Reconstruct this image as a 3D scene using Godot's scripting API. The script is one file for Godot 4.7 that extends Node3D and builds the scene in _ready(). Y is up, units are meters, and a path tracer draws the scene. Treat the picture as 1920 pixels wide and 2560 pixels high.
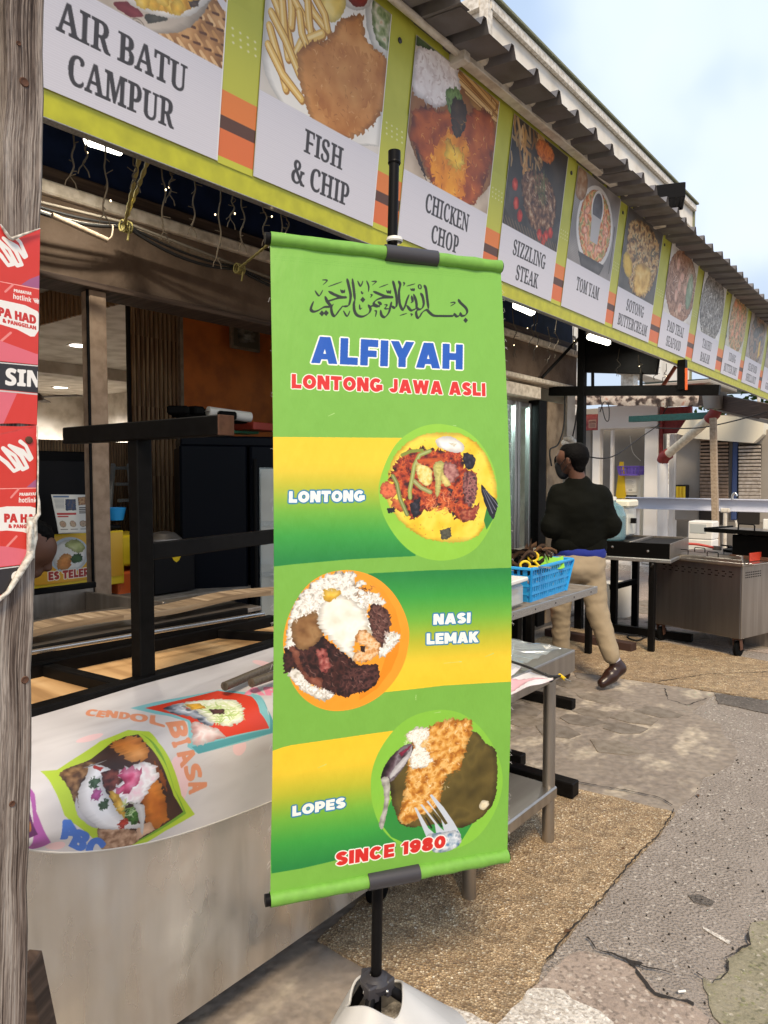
extends Node3D
# A street food stall with a green roll-up banner under a lime menu sign. Metres, y up; the street runs along -z, the food court stands on the -x side.

var rng := RandomNumberGenerator.new()
var mats := {}
var taken := {}
var F_SANS: SystemFont
var F_SERIF: SystemFont

func _ready():
	rng.seed = 71
	camera_and_light()
	fonts()
	materials()
	ground()
	roof_and_facade()
	restaurant_interior()
	back_buildings()
	menu_sign()
	drinks_stall()
	steel_furniture()
	street_kitchen()
	banner_stand()
	wooden_post()
	people()
	wires_and_lights()

func camera_and_light():
	var cam := Camera3D.new(); cam.name = "camera"
	cam.position = Vector3(0, 1.5, 0)
	cam.rotation = Vector3(-0.04996, 0.67778, 0)
	cam.fov = 70.86; cam.near = 0.05; cam.far = 400.0
	add_child(cam); cam.current = true
	var sky_mat := ProceduralSkyMaterial.new()
	sky_mat.sky_top_color = Color(0.47, 0.545, 0.64); sky_mat.sky_horizon_color = Color(0.565, 0.605, 0.65)
	sky_mat.sky_curve = 0.22; sky_mat.sky_energy_multiplier = 1.0
	sky_mat.ground_bottom_color = Color(0.40, 0.37, 0.34); sky_mat.ground_horizon_color = Color(0.62, 0.60, 0.58)
	sky_mat.sky_cover = cloud_cover()
	sky_mat.sky_cover_modulate = Color(1, 0.96, 0.90, 0.26)
	var sky := Sky.new(); sky.sky_material = sky_mat
	var env := Environment.new()
	env.background_mode = Environment.BG_SKY; env.sky = sky
	env.tonemap_mode = Environment.TONE_MAPPER_LINEAR
	env.tonemap_exposure = 2.35
	env.sdfgi_enabled = true; env.ssao_enabled = true; env.ssil_enabled = true
	var we := WorldEnvironment.new(); we.name = "world_environment"; we.environment = env; add_child(we)
	var sun := DirectionalLight3D.new(); sun.name = "sun"
	sun.light_energy = 0.5; sun.light_angular_distance = 14.0; sun.light_color = Color(1.0, 0.92, 0.80); sun.shadow_enabled = true
	add_child(sun); sun.look_at_from_position(Vector3(5, 9, 6), Vector3.ZERO)

func cloud_cover() -> Texture2D:
	var n := FastNoiseLite.new(); n.seed = 5; n.frequency = 0.009; n.fractal_octaves = 5
	var t := NoiseTexture2D.new(); t.width = 1024; t.height = 512; t.noise = n; t.seamless = true
	var g := Gradient.new()
	g.offsets = PackedFloat32Array([0.0, 0.38, 0.58, 1.0])
	g.colors = PackedColorArray([Color(0.88, 0.93, 1, 0.08), Color(0.90, 0.93, 1, 0.22), Color(0.97, 0.97, 1, 0.66), Color(1, 1, 1, 0.85)])
	t.color_ramp = g
	return t


# ---------- mesh building ----------
class MB:
	var v := PackedVector3Array()
	var n := PackedVector3Array()
	var uv := PackedVector2Array()
	func tri(a: Vector3, b: Vector3, c: Vector3, ta := Vector2.ZERO, tb := Vector2.ZERO, tc := Vector2.ZERO):
		var nn := (c - a).cross(b - a).normalized()
		v.append(a); v.append(b); v.append(c); n.append(nn); n.append(nn); n.append(nn); uv.append(ta); uv.append(tb); uv.append(tc)
	func quad(a: Vector3, b: Vector3, c: Vector3, d: Vector3, ta := Vector2(0, 0), tb := Vector2(1, 0), tc := Vector2(1, 1), td := Vector2(0, 1)):
		tri(a, b, c, ta, tb, tc); tri(a, c, d, ta, tc, td)
	func box(c: Vector3, s: Vector3, b := Basis(), bev := 0.004):
		var h := s / 2
		var e := minf(bev, minf(h.x, minf(h.y, h.z)) * 0.45)
		var P := func(sx, sy, sz, ax):
			var p := Vector3(sx * (h.x - (0.0 if ax == 0 else e)), sy * (h.y - (0.0 if ax == 1 else e)), sz * (h.z - (0.0 if ax == 2 else e)))
			return c + b * p
		for ax in 3:
			for s1 in [-1, 1]:
				var q := []
				for k in [[-1, -1], [1, -1], [1, 1], [-1, 1]]:
					var w = [0, 0, 0]; w[ax] = s1; w[(ax + 1) % 3] = k[0]; w[(ax + 2) % 3] = k[1]
					q.append(P.call(w[0], w[1], w[2], ax))
				var t := [Vector2(0, 0), Vector2(1, 0), Vector2(1, 1), Vector2(0, 1)]
				if s1 > 0: quad(q[3], q[2], q[1], q[0], t[3], t[2], t[1], t[0])
				else: quad(q[0], q[1], q[2], q[3], t[0], t[1], t[2], t[3])
		if e < 0.0004: return
		for ax in 3:
			var a1 := (ax + 1) % 3; var a2 := (ax + 2) % 3
			for s1 in [-1, 1]:
				for s2 in [-1, 1]:
					var w = [0, 0, 0]; w[a1] = s1; w[a2] = s2
					w[ax] = -1; var p0 = P.call(w[0], w[1], w[2], a1); var p3 = P.call(w[0], w[1], w[2], a2)
					w[ax] = 1; var p1 = P.call(w[0], w[1], w[2], a1); var p2 = P.call(w[0], w[1], w[2], a2)
					if s1 * s2 > 0: quad(p0, p1, p2, p3)
					else: quad(p3, p2, p1, p0)
		for sx in [-1, 1]:
			for sy in [-1, 1]:
				for sz in [-1, 1]:
					var a = P.call(sx, sy, sz, 0); var b2 = P.call(sx, sy, sz, 1); var c2 = P.call(sx, sy, sz, 2)
					if sx * sy * sz > 0: tri(a, c2, b2)
					else: tri(a, b2, c2)
	func bar(a: Vector3, b: Vector3, w: float, h: float, bev := 0.003, up := Vector3.UP):
		var d := (b - a)
		var z := d.normalized()
		if absf(z.dot(up)) > 0.99: up = Vector3.RIGHT
		var x := up.cross(z).normalized()
		box((a + b) / 2, Vector3(w, h, d.length()), Basis(x, z.cross(x), z), bev)
	func grid(f: Callable, nu: int, nv: int, thick := 0.0):   # f(u, v) -> Vector3, smooth normals
		var P := []
		for j in nv + 1:
			for i in nu + 1: P.append(f.call(float(i) / nu, float(j) / nv))
		var N := []
		for j in nv + 1:
			for i in nu + 1:
				var du: Vector3 = P[j * (nu + 1) + mini(i + 1, nu)] - P[j * (nu + 1) + maxi(i - 1, 0)]
				var dv: Vector3 = P[mini(j + 1, nv) * (nu + 1) + i] - P[maxi(j - 1, 0) * (nu + 1) + i]
				N.append(dv.cross(du).normalized())
		for j in nv:
			for i in nu:
				var k := [j * (nu + 1) + i, j * (nu + 1) + i + 1, (j + 1) * (nu + 1) + i + 1, (j + 1) * (nu + 1) + i]
				var t := [Vector2(float(i) / nu, float(j) / nv), Vector2(float(i + 1) / nu, float(j) / nv), Vector2(float(i + 1) / nu, float(j + 1) / nv), Vector2(float(i) / nu, float(j + 1) / nv)]
				for m in [[0, 1, 2], [0, 2, 3]]:
					for q in m:
						v.append(P[k[q]]); n.append(N[k[q]]); uv.append(t[q])
				if thick > 0.0:
					for m in [[2, 1, 0], [3, 2, 0]]:
						for q in m:
							v.append(P[k[q]] - N[k[q]] * thick); n.append(-N[k[q]]); uv.append(t[q])
		if thick > 0.0:
			var W := nu + 1
			var E := func(a, b):
				quad(P[a], P[b], P[b] - N[b] * thick, P[a] - N[a] * thick)
			for i in nu:
				E.call(i, i + 1); E.call(nv * W + i + 1, nv * W + i)
			for j in nv:
				E.call((j + 1) * W, j * W); E.call(j * W + nu, (j + 1) * W + nu)
	func tube(pts: Array, r, k := 8, caps := true):
		var N := pts.size()
		var up := Vector3.UP
		var rings := []
		for i in N:
			var d: Vector3 = (pts[mini(i + 1, N - 1)] - pts[maxi(i - 1, 0)]).normalized()
			if i == 0 and absf(d.y) > 0.9: up = Vector3.RIGHT
			var x := up.cross(d)
			if x.length() < 0.05: x = Vector3(0.3, 0.1, 1).cross(d)
			x = x.normalized(); up = d.cross(x)
			var rr: float = r[i] if r is Array else r
			var ring := []
			for j in k:
				var a := TAU * j / k
				ring.append([pts[i] + (x * cos(a) + up * sin(a)) * rr, x * cos(a) + up * sin(a)])
			rings.append(ring)
		for i in N - 1:
			for j in k:
				var a = rings[i][j]; var b = rings[i][(j + 1) % k]; var c = rings[i + 1][(j + 1) % k]; var d = rings[i + 1][j]
				for q in [a, c, b, a, d, c]:
					v.append(q[0]); n.append(q[1]); uv.append(Vector2(float(j) / k, float(i) / N))
		if caps:
			for j in k:
				tri(pts[0], rings[0][j][0], rings[0][(j + 1) % k][0])
				tri(pts[N - 1], rings[N - 1][(j + 1) % k][0], rings[N - 1][j][0])
	func cyl(a: Vector3, b: Vector3, r0: float, r1 := -1.0, k := 14):
		tube([a, b], [r0, r0 if r1 < 0 else r1], k)
	func lathe(o: Vector3, prof: Array, k := 20, axis := Vector3.UP):   # prof of [radius, height]
		var x := axis.cross(Vector3(0.31, 0.2, 0.9)).normalized(); var z := x.cross(axis)
		for i in prof.size() - 1:
			var p = prof[i]; var q = prof[i + 1]
			var sl := Vector2(q[1] - p[1], p[0] - q[0]).normalized()
			for j in k:
				var c := []
				for m in [[p, j], [p, j + 1], [q, j + 1], [q, j]]:
					var a = TAU * m[1] / k
					var rd := x * cos(a) + z * sin(a)
					c.append([o + rd * m[0][0] + axis * m[0][1], (rd * sl.x + axis * sl.y).normalized(), Vector2(float(m[1]) / k, m[0][1])])
				for m in [0, 1, 2, 0, 2, 3]:
					v.append(c[m][0]); n.append(c[m][1]); uv.append(c[m][2])
	func ball(c: Vector3, r: Vector3, k := 10):
		for j in k:
			for i in k * 2:
				var q := []
				for m in [[i, j], [i + 1, j], [i + 1, j + 1], [i, j + 1]]:
					var a = TAU * m[0] / (k * 2); var b = PI * m[1] / k
					var d := Vector3(sin(b) * cos(a), cos(b), sin(b) * sin(a))
					q.append([c + d * r, (d / r).normalized()])
				for m in [0, 2, 1, 0, 3, 2]:
					v.append(q[m][0]); n.append(q[m][1]); uv.append(Vector2.ZERO)
	func poly(pts: Array, o: Vector3, ax: Vector3, ay: Vector3, depth: float):   # outline in 2D on the plane (ax, ay); depth goes along -(ax x ay)
		var P := PackedVector2Array(pts)
		if Geometry2D.is_polygon_clockwise(P): P.reverse()
		var nz := ax.cross(ay).normalized()
		var idx := Geometry2D.triangulate_polygon(P)
		var T := func(p: Vector2, k: float): return o + ax * p.x + ay * p.y - nz * k
		for i in range(0, idx.size(), 3):
			var a := P[idx[i]]; var b := P[idx[i + 1]]; var c := P[idx[i + 2]]
			if (b - a).cross(c - a) < 0: var t := b; b = c; c = t
			tri(T.call(a, 0), T.call(c, 0), T.call(b, 0), a, c, b)
			if depth > 0: tri(T.call(a, depth), T.call(b, depth), T.call(c, depth), a, b, c)
		if depth > 0:
			for i in P.size():
				var a := P[i]; var b := P[(i + 1) % P.size()]
				quad(T.call(a, 0), T.call(b, 0), T.call(b, depth), T.call(a, depth))
	func mesh() -> ArrayMesh:
		var a := []; a.resize(Mesh.ARRAY_MAX)
		a[Mesh.ARRAY_VERTEX] = v; a[Mesh.ARRAY_NORMAL] = n; a[Mesh.ARRAY_TEX_UV] = uv
		var m := ArrayMesh.new(); m.add_surface_from_arrays(Mesh.PRIMITIVE_TRIANGLES, a)
		return m

func numbered(called: String) -> String:
	if not taken.has(called):
		taken[called] = 0
		return called
	taken[called] += 1
	return "%s_%03d" % [called, taken[called]]

func thing(called: String, label: String, category: String, at := Vector3.ZERO, turn := 0.0, group := "") -> Node3D:
	var o := Node3D.new(); o.name = numbered(called); add_child(o)
	o.position = at; o.rotation.y = turn
	return tag(o, label, category, group)

func tag(o: Node3D, label: String, category := "", group := "") -> Node3D:
	o.set_meta("label", label)
	if category: o.set_meta("category", category)
	if group: o.set_meta("group", group)
	return o

func part(called: String, mb, m: Material, parent: Node = self) -> MeshInstance3D:
	var o := MeshInstance3D.new()
	o.mesh = mb.mesh() if mb is MB else mb
	o.material_override = m
	if parent == self:
		o.name = numbered(called); add_child(o)
	else:
		o.name = called; parent.add_child(o, true)
	return o

func struct(called: String, mb, m: Material) -> MeshInstance3D:
	var o := part(called, mb, m); o.set_meta("kind", "structure")
	return o

func one(called: String, mb, m: Material, label: String, category: String, group := "") -> MeshInstance3D:
	var o := part(called, mb, m); tag(o, label, category, group)
	return o

func B(c: Vector3, s: Vector3, yaw := 0.0, bev := 0.004) -> MB:
	var m := MB.new(); m.box(c, s, Basis(Vector3.UP, yaw), bev); return m

func arc(a: Vector3, b: Vector3, sag: float, k := 10, side := Vector3.ZERO) -> Array:
	var out := []
	for i in k + 1:
		var t := float(i) / k
		out.append(a.lerp(b, t) + (Vector3.DOWN * sag + side) * 4.0 * t * (1.0 - t))
	return out

func smooth(pts: Array, k := 5) -> Array:   # Catmull-Rom through the points
	var out := []
	for i in pts.size() - 1:
		for j in k:
			out.append(pts[i].cubic_interpolate(pts[i + 1], pts[maxi(i - 1, 0)], pts[mini(i + 2, pts.size() - 1)], float(j) / k))
	out.append(pts[-1])
	return out


# ---------- flat print: polygons, strokes and lettering drawn into images at twice the size ----------
class Cv:
	var im: Image
	var W: int
	var H: int
	var rng := RandomNumberGenerator.new()
	var noise := FastNoiseLite.new()
	func _init(w: int, h: int, c: Color):
		W = w * 2; H = h * 2
		im = Image.create_empty(W, H, false, Image.FORMAT_RGBA8); im.fill(c)
		rng.seed = 9; noise.fractal_octaves = 3
	func rect(x: float, y: float, w: float, h: float, c: Color):
		im.fill_rect(Rect2i(int(x * 2), int(y * 2), int(w * 2), int(h * 2)), c)
	func spans(pts: PackedVector2Array, f: Callable):
		var lo := INF; var hi := -INF
		for p in pts: lo = minf(lo, p.y); hi = maxf(hi, p.y)
		var n := pts.size()
		for y in range(maxi(0, int(ceil(lo * 2 - 0.5))), mini(H, int(floor(hi * 2 - 0.5)) + 1)):
			var yc := (y + 0.5) / 2.0
			var xs := []
			for i in n:
				var a := pts[i]; var b := pts[(i + 1) % n]
				if (a.y <= yc) != (b.y <= yc): xs.append((a.x + (b.x - a.x) * (yc - a.y) / (b.y - a.y)) * 2)
			xs.sort()
			for i in range(0, xs.size() - 1, 2):
				var x0 := maxi(0, int(round(xs[i]))); var x1 := mini(W, int(round(xs[i + 1])))
				if x1 > x0: f.call(x0, x1, y)
	func poly(pts: PackedVector2Array, c: Color):
		spans(pts, func(x0, x1, y): im.fill_rect(Rect2i(x0, y, x1 - x0, 1), c))
	func clear_poly(pts: PackedVector2Array, c: Color):   # see-through ink
		var s := Image.create_empty(W, 1, false, Image.FORMAT_RGBA8); s.fill(c)
		spans(pts, func(x0, x1, y): im.blend_rect(s, Rect2i(0, 0, x1 - x0, 1), Vector2i(x0, y)))
	func fade(pts: PackedVector2Array, cols: Array, a: Vector2, b: Vector2):   # a printed colour blend from a to b
		var d := (b - a) / (b - a).length_squared() * (cols.size() - 1)
		spans(pts, func(x0, x1, y):
			if absf(d.x) < 1e-6:
				im.fill_rect(Rect2i(x0, y, x1 - x0, 1), mixed(cols, (Vector2(x0, y) / 2.0 - a).dot(d)))
			else:
				for x in range(x0, x1): im.set_pixel(x, y, mixed(cols, (Vector2(x, y) / 2.0 - a).dot(d))))
	func mixed(cols: Array, t: float) -> Color:
		t = clampf(t, 0, cols.size() - 1.001)
		return cols[int(t)].lerp(cols[int(t) + 1], t - int(t))
	func jag(pts: PackedVector2Array, amp: float, step := 3.0) -> PackedVector2Array:
		var out := PackedVector2Array()
		for i in pts.size():
			var a := pts[i]; var b := pts[(i + 1) % pts.size()]
			var k := maxi(1, int(a.distance_to(b) / step))
			for j in k: out.append(a.lerp(b, float(j) / k) + Vector2(rng.randf_range(-amp, amp), rng.randf_range(-amp, amp)))
		return out
	func ell(x: float, y: float, rx: float, ry: float, rot := 0.0, n := 40) -> PackedVector2Array:
		var out := PackedVector2Array()
		for i in n: out.append(Vector2(x, y) + Vector2(cos(TAU * i / n) * rx, sin(TAU * i / n) * ry).rotated(rot))
		return out
	func sm(P: PackedVector2Array, k := 4) -> PackedVector2Array:   # rounds a closed outline
		var o := PackedVector2Array(); var n := P.size()
		for i in n:
			for j in k: o.append(P[i].cubic_interpolate(P[(i + 1) % n], P[(i + n - 1) % n], P[(i + 2) % n], float(j) / k))
		return o
	func food(pts: PackedVector2Array, cols: Array, size: float, amp := 1.5, contrast := 1.0, stretch := Vector2.ONE, alpha := 1.0):   # a patch of mottled colour, rounder and darker to its rim
		noise.seed = rng.randi() % 1000; noise.frequency = 0.55 / size; noise.fractal_gain = 0.45
		var ramp := []
		for i in 65: ramp.append(mixed(cols, i / 64.0 * (cols.size() - 1)))
		var lo := INF; var hi := -INF
		for p in pts: lo = minf(lo, p.y * 2); hi = maxf(hi, p.y * 2)
		var edge := clampf(size * 1.6, 8.0, 30.0) if amp > 0 else 0.01
		if amp > 0 and pts.size() >= 5 and pts.size() < 30: pts = sm(pts)
		spans(jag(pts, amp), func(x0, x1, y):
			if y % 2 == 1 and x1 - x0 > 6 and y > lo + 2: return
			for x in range(x0, x1, 2):
				var t := clampf(0.5 + noise.get_noise_2d(x * 0.5 * stretch.x, y * 0.5 * stretch.y) * contrast * 0.56, 0, 1)
				var e: float = clampf(minf(minf(x - x0, x1 - x), minf(y - lo, hi - y)) / edge, 0, 1)
				var c: Color = ramp[int(clampf(t * 0.9 + 0.14 * e - 0.06, 0, 1) * 64)]
				if amp < 8: c = c.darkened((1 - e) * 0.22)
				im.fill_rect(Rect2i(x, y, mini(2, x1 - x), 2), c))
	func stroke(pts: Array, w: Array, c: Color):   # widths at the points
		for i in pts.size() - 1:
			var a: Vector2 = pts[i]; var b: Vector2 = pts[i + 1]
			var p := (b - a).orthogonal().normalized() / 2.0
			poly(PackedVector2Array([a + p * w[i], b + p * w[i + 1], b - p * w[i + 1], a - p * w[i]]), c)
			poly(ell(a.x, a.y, w[i] / 2, w[i] / 2, 0, 12), c)
		poly(ell(pts[-1].x, pts[-1].y, w[-1] / 2, w[-1] / 2, 0, 12), c)
	func pen(flat: Array, c: Color, nib := 5.0, ang := -0.9, thin := 0.25):   # a broad-nib stroke through points x, y, x, y ...
		var pts := []
		for i in range(0, flat.size(), 2): pts.append(Vector2(flat[i], flat[i + 1]))
		var q := []
		for i in pts.size() - 1:
			for j in 6: q.append(pts[i].cubic_interpolate(pts[i + 1], pts[maxi(i - 1, 0)], pts[mini(i + 2, pts.size() - 1)], j / 6.0))
		q.append(pts[-1])
		var w := []
		for i in q.size():
			var d: Vector2 = q[mini(i + 1, q.size() - 1)] - q[maxi(i - 1, 0)]
			var e := minf(1.0, minf(i, q.size() - 1 - i) / 5.0 + 0.45)
			w.append(nib * (thin + (1 - thin) * absf(sin(d.angle() - ang))) * e)
		stroke(q, w, c)
	func shreds(pts: PackedVector2Array, n: int, len: float, w: float, cols: Array, dir := -1.0, spread := 0.5):
		var lo := Vector2(INF, INF); var hi := -lo
		for p in pts: lo = lo.min(p); hi = hi.max(p)
		var k := 0; var tries := 0
		while k < n and tries < n * 8:
			tries += 1
			var p := Vector2(rng.randf_range(lo.x, hi.x), rng.randf_range(lo.y, hi.y))
			if not Geometry2D.is_point_in_polygon(p, pts): continue
			k += 1
			var a := rng.randf() * TAU if dir < 0 else dir + rng.randf_range(-spread, spread)
			var d := Vector2.from_angle(a) * len * rng.randf_range(0.5, 1.0); var b := d.orthogonal() * rng.randf_range(-0.35, 0.35)
			var c: Color = cols[rng.randi() % cols.size()]
			var q := im.get_pixel(clampi(int(p.x * 2), 0, W - 1), clampi(int(p.y * 2), 0, H - 1)); c = q.lerp(c, 0.6)
			var ww := w * rng.randf_range(0.6, 1.2)
			stroke([p - d / 2, p + b, p + d / 2], [ww * 0.7, ww, ww * 0.6], c)
	func text(s: String, font: Font, o: Vector2, X: Vector2, Y: Vector2, c: Color, grow := 0.0):   # fills the box o, o + X, o + Y
		var tm := TextMesh.new(); tm.text = s; tm.font = font; tm.font_size = 64; tm.depth = 0.0; tm.curve_step = 1.0; tm.pixel_size = 0.01
		var a := tm.get_mesh_arrays()
		var V: PackedVector3Array = a[Mesh.ARRAY_VERTEX]; var I: PackedInt32Array = a[Mesh.ARRAY_INDEX]
		var lo := Vector3(INF, INF, 0); var hi := -lo
		for p in V: lo = lo.min(p); hi = hi.max(p)
		var P := PackedVector2Array()
		for p in V: P.append((o + X * (p.x - lo.x) / (hi.x - lo.x) + Y * (hi.y - p.y) / (hi.y - lo.y)) * 2)
		var offs := [Vector2.ZERO]
		if grow > 0:
			var m := 8 if grow < 2 else 14
			for i in m: offs.append(Vector2.from_angle(TAU * i / m) * grow * 2)
		for d in offs:
			for i in range(0, I.size(), 3): tri3(P[I[i]] + d, P[I[i + 1]] + d, P[I[i + 2]] + d, c)
	# heavy poster capitals made of thick strokes, drawn to fill the box o, o + X, o + Y
	const WIDTH := {"A": 0.92, "L": 0.64, "F": 0.64, "I": 0.28, "Y": 0.88, "H": 0.80, "O": 0.90, "N": 0.82, "T": 0.76, "G": 0.90, "J": 0.62, "W": 1.22, "S": 0.74, "E": 0.66, "M": 1.0, "K": 0.84, "P": 0.74, "C": 0.84, "1": 0.44, "9": 0.74, "8": 0.76, "0": 0.76, " ": 0.30, "B": 0.76, "D": 0.82, "R": 0.78}
	func arc_pts(x: float, y: float, rx: float, ry: float, a0: float, a1: float) -> Array:
		var o := []
		for i in 15:
			var a := deg_to_rad(lerpf(a0, a1, i / 14.0)); o.append(Vector2(x + cos(a) * rx, y + sin(a) * ry))
		return o
	func glyph(ch: String, t: float) -> Array:   # polygons in units of the capital height
		var w: float = WIDTH[ch]; var a := t / 2; var out := []
		var R := func(x0, y0, x1, y1): out.append(PackedVector2Array([Vector2(x0, y0), Vector2(x1, y0), Vector2(x1, y1), Vector2(x0, y1)]))
		var D := func(x0, y0, x1, y1, k = 1.12): out.append(PackedVector2Array([Vector2(x0 - a * k, y0), Vector2(x0 + a * k, y0), Vector2(x1 + a * k, y1), Vector2(x1 - a * k, y1)]))
		var S := func(p: Array):
			for i in p.size() - 1:
				var n: Vector2 = (p[i + 1] - p[i]).orthogonal().normalized() * a
				var m: Vector2 = (p[i + 1] - p[i]) * 0.12
				out.append(PackedVector2Array([p[i] + n - m, p[i + 1] + n + m, p[i + 1] - n + m, p[i] - n - m]))
		match ch:
			"L": R.call(0, 0, t, 1); R.call(0, 1 - t, w, 1)
			"F": R.call(0, 0, t, 1); R.call(0, 0, w, t); R.call(0, 0.42, w - 0.05, 0.42 + t * 0.9)
			"E": R.call(0, 0, t, 1); R.call(0, 0, w, t * 0.9); R.call(0, 0.5 - a * 0.85, w - 0.05, 0.5 + a * 0.85); R.call(0, 1 - t * 0.9, w, 1)
			"I": R.call(0, 0, w, 1)
			"T": R.call(0, 0, w, t); R.call(w / 2 - a, 0, w / 2 + a, 1)
			"H": R.call(0, 0, t, 1); R.call(w - t, 0, w, 1); R.call(0, 0.5 - a, w, 0.5 + a)
			"N": R.call(0, 0, t, 1); R.call(w - t, 0, w, 1); D.call(a * 1.2, 0, w - a * 1.2, 1)
			"M": R.call(0, 0, t, 1); R.call(w - t, 0, w, 1); D.call(a * 1.2, 0, w / 2, 0.8, 1.0); D.call(w - a * 1.2, 0, w / 2, 0.8, 1.0)
			"A": D.call(w / 2 - 0.03, 0, a * 1.12, 1); D.call(w / 2 + 0.03, 0, w - a * 1.12, 1); R.call(w * 0.25, 0.64, w * 0.75, 0.64 + t * 0.75)
			"Y": D.call(a * 1.12, 0, w / 2, 0.62); D.call(w - a * 1.12, 0, w / 2, 0.62); R.call(w / 2 - a, 0.52, w / 2 + a, 1)
			"W": D.call(a * 1.1, 0, w * 0.29, 1, 1.05); D.call(w / 2, 0, w * 0.29, 1, 0.9); D.call(w / 2, 0, w * 0.71, 1, 0.9); D.call(w - a * 1.1, 0, w * 0.71, 1, 1.05)
			"K": R.call(0, 0, t, 1); D.call(w - a * 1.3, 0, t * 0.8, 0.58, 1.3); D.call(t * 1.2, 0.42, w - a * 1.3, 1, 1.3)
			"O": S.call(arc_pts(w / 2, 0.5, w / 2 - a, 0.5 - a, 0, 360))
			"0": S.call(arc_pts(w / 2, 0.5, w / 2 - a, 0.5 - a, 0, 360))
			"C": S.call(arc_pts(w / 2, 0.5, w / 2 - a, 0.5 - a, 42, 318))
			"G": S.call(arc_pts(w / 2, 0.5, w / 2 - a, 0.5 - a, 40, 315)); R.call(w / 2, 0.47, w, 0.47 + t * 0.8); R.call(w - t, 0.47, w, 0.86)
			"J": R.call(w - t, 0, w, 0.66); S.call(arc_pts(w / 2, 0.66, w / 2 - a, 0.34 - a, 0, 165))
			"P": R.call(0, 0, t, 1); S.call([Vector2(a, a * 0.95), Vector2(w * 0.5, a * 0.95)]); S.call([Vector2(a, 0.6), Vector2(w * 0.5, 0.6)]); S.call(arc_pts(w * 0.5, 0.3 + a * 0.5, w * 0.5 - a, 0.3 - a * 0.5, -90, 90))
			"R": R.call(0, 0, t, 1); S.call([Vector2(a, a * 0.95), Vector2(w * 0.5, a * 0.95)]); S.call([Vector2(a, 0.58), Vector2(w * 0.5, 0.58)]); S.call(arc_pts(w * 0.5, 0.3 + a * 0.4, w * 0.5 - a, 0.3 - a * 0.5, -90, 90)); D.call(w * 0.5, 0.56, w - a * 1.2, 1, 1.2)
			"D": R.call(0, 0, t, 1); S.call([Vector2(a, a), Vector2(w * 0.45, a)]); S.call([Vector2(a, 1 - a), Vector2(w * 0.45, 1 - a)]); S.call(arc_pts(w * 0.45, 0.5, w * 0.55 - a, 0.5 - a, -90, 90))
			"B": R.call(0, 0, t, 1); S.call(arc_pts(w * 0.45, 0.28, w * 0.5 - a, 0.28 - a * 0.9, -110, 110)); S.call(arc_pts(w * 0.45, 0.74, w * 0.55 - a, 0.27 - a * 0.9, -110, 110))
			"S": S.call(arc_pts(w / 2, 0.28 + a * 0.12, w / 2 - a, 0.28 - a * 0.82, -25, -270)); S.call(arc_pts(w / 2, 0.72 - a * 0.12, w / 2 - a, 0.28 - a * 0.82, -90, 160))
			"8": S.call(arc_pts(w / 2, 0.27, w / 2 - a * 1.2, 0.27 - a * 0.8, 0, 360)); S.call(arc_pts(w / 2, 0.72, w / 2 - a, 0.28 - a * 0.8, 0, 360))
			"9": S.call(arc_pts(w / 2, 0.33, w / 2 - a, 0.33 - a * 0.9, 0, 360)); S.call(arc_pts(w / 2, 0.5, w / 2 - a, 0.5 - a, -10, 150))
			"1": R.call(w - t, 0, w, 1); D.call(w - a, 0, 0.09, 0.27, 0.9)
		return out
	func heavy(s: String, o: Vector2, X: Vector2, Y: Vector2, c: Color, grow := 0.0, t := 0.27, gap := 0.10):
		var total := -gap
		for ch in s: total += WIDTH[ch] + gap
		var offs := [Vector2.ZERO]
		if grow > 0:
			for i in 12: offs.append(Vector2.from_angle(TAU * i / 12) * grow)
		var x := 0.0
		for ch in s:
			for g in glyph(ch, t):
				var q := PackedVector2Array()
				for p in g: q.append(o + X * ((x + p.x) / total) + Y * p.y)
				for d in offs:
					var r := PackedVector2Array()
					for p in q: r.append(p + d)
					poly(r, c)
			x += WIDTH[ch] + gap
	func tri3(a: Vector2, b: Vector2, c: Vector2, col: Color):
		var t: Vector2
		if b.y < a.y: t = a; a = b; b = t
		if c.y < a.y: t = a; a = c; c = t
		if c.y < b.y: t = b; b = c; c = t
		for y in range(maxi(0, int(ceil(a.y - 0.5))), mini(H, int(ceil(c.y - 0.5)))):
			var yc := y + 0.5
			var x0 := a.x + (c.x - a.x) * (yc - a.y) / (c.y - a.y)
			var x1 := a.x + (b.x - a.x) * (yc - a.y) / (b.y - a.y) if yc < b.y else b.x + (c.x - b.x) * (yc - b.y) / (c.y - b.y)
			if x1 < x0: var q := x0; x0 = x1; x1 = q
			var i0 := maxi(0, int(ceil(x0 - 0.5))); var i1 := mini(W, int(ceil(x1 - 0.5)))
			if i1 > i0: im.fill_rect(Rect2i(i0, y, i1 - i0, 1), col)
	func boxed(s: String, font: Font, x: float, y: float, w: float, h: float, c: Color, grow := 0.0):
		text(s, font, Vector2(x, y), Vector2(w, 0), Vector2(0, h), c, grow)
	func done() -> ImageTexture:
		im.shrink_x2()
		return ImageTexture.create_from_image(im)

func vv(a: Array) -> PackedVector2Array:
	var out := PackedVector2Array()
	for i in range(0, a.size(), 2): out.append(Vector2(a[i], a[i + 1]))
	return out

func fonts():
	F_SANS = SystemFont.new(); F_SANS.font_names = PackedStringArray(["Droid Sans"]); F_SANS.font_weight = 700
	F_SERIF = SystemFont.new(); F_SERIF.font_names = PackedStringArray(["Droid Serif"]); F_SERIF.font_weight = 700

func hx(s: String) -> Color: return Color.html(s)


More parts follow.
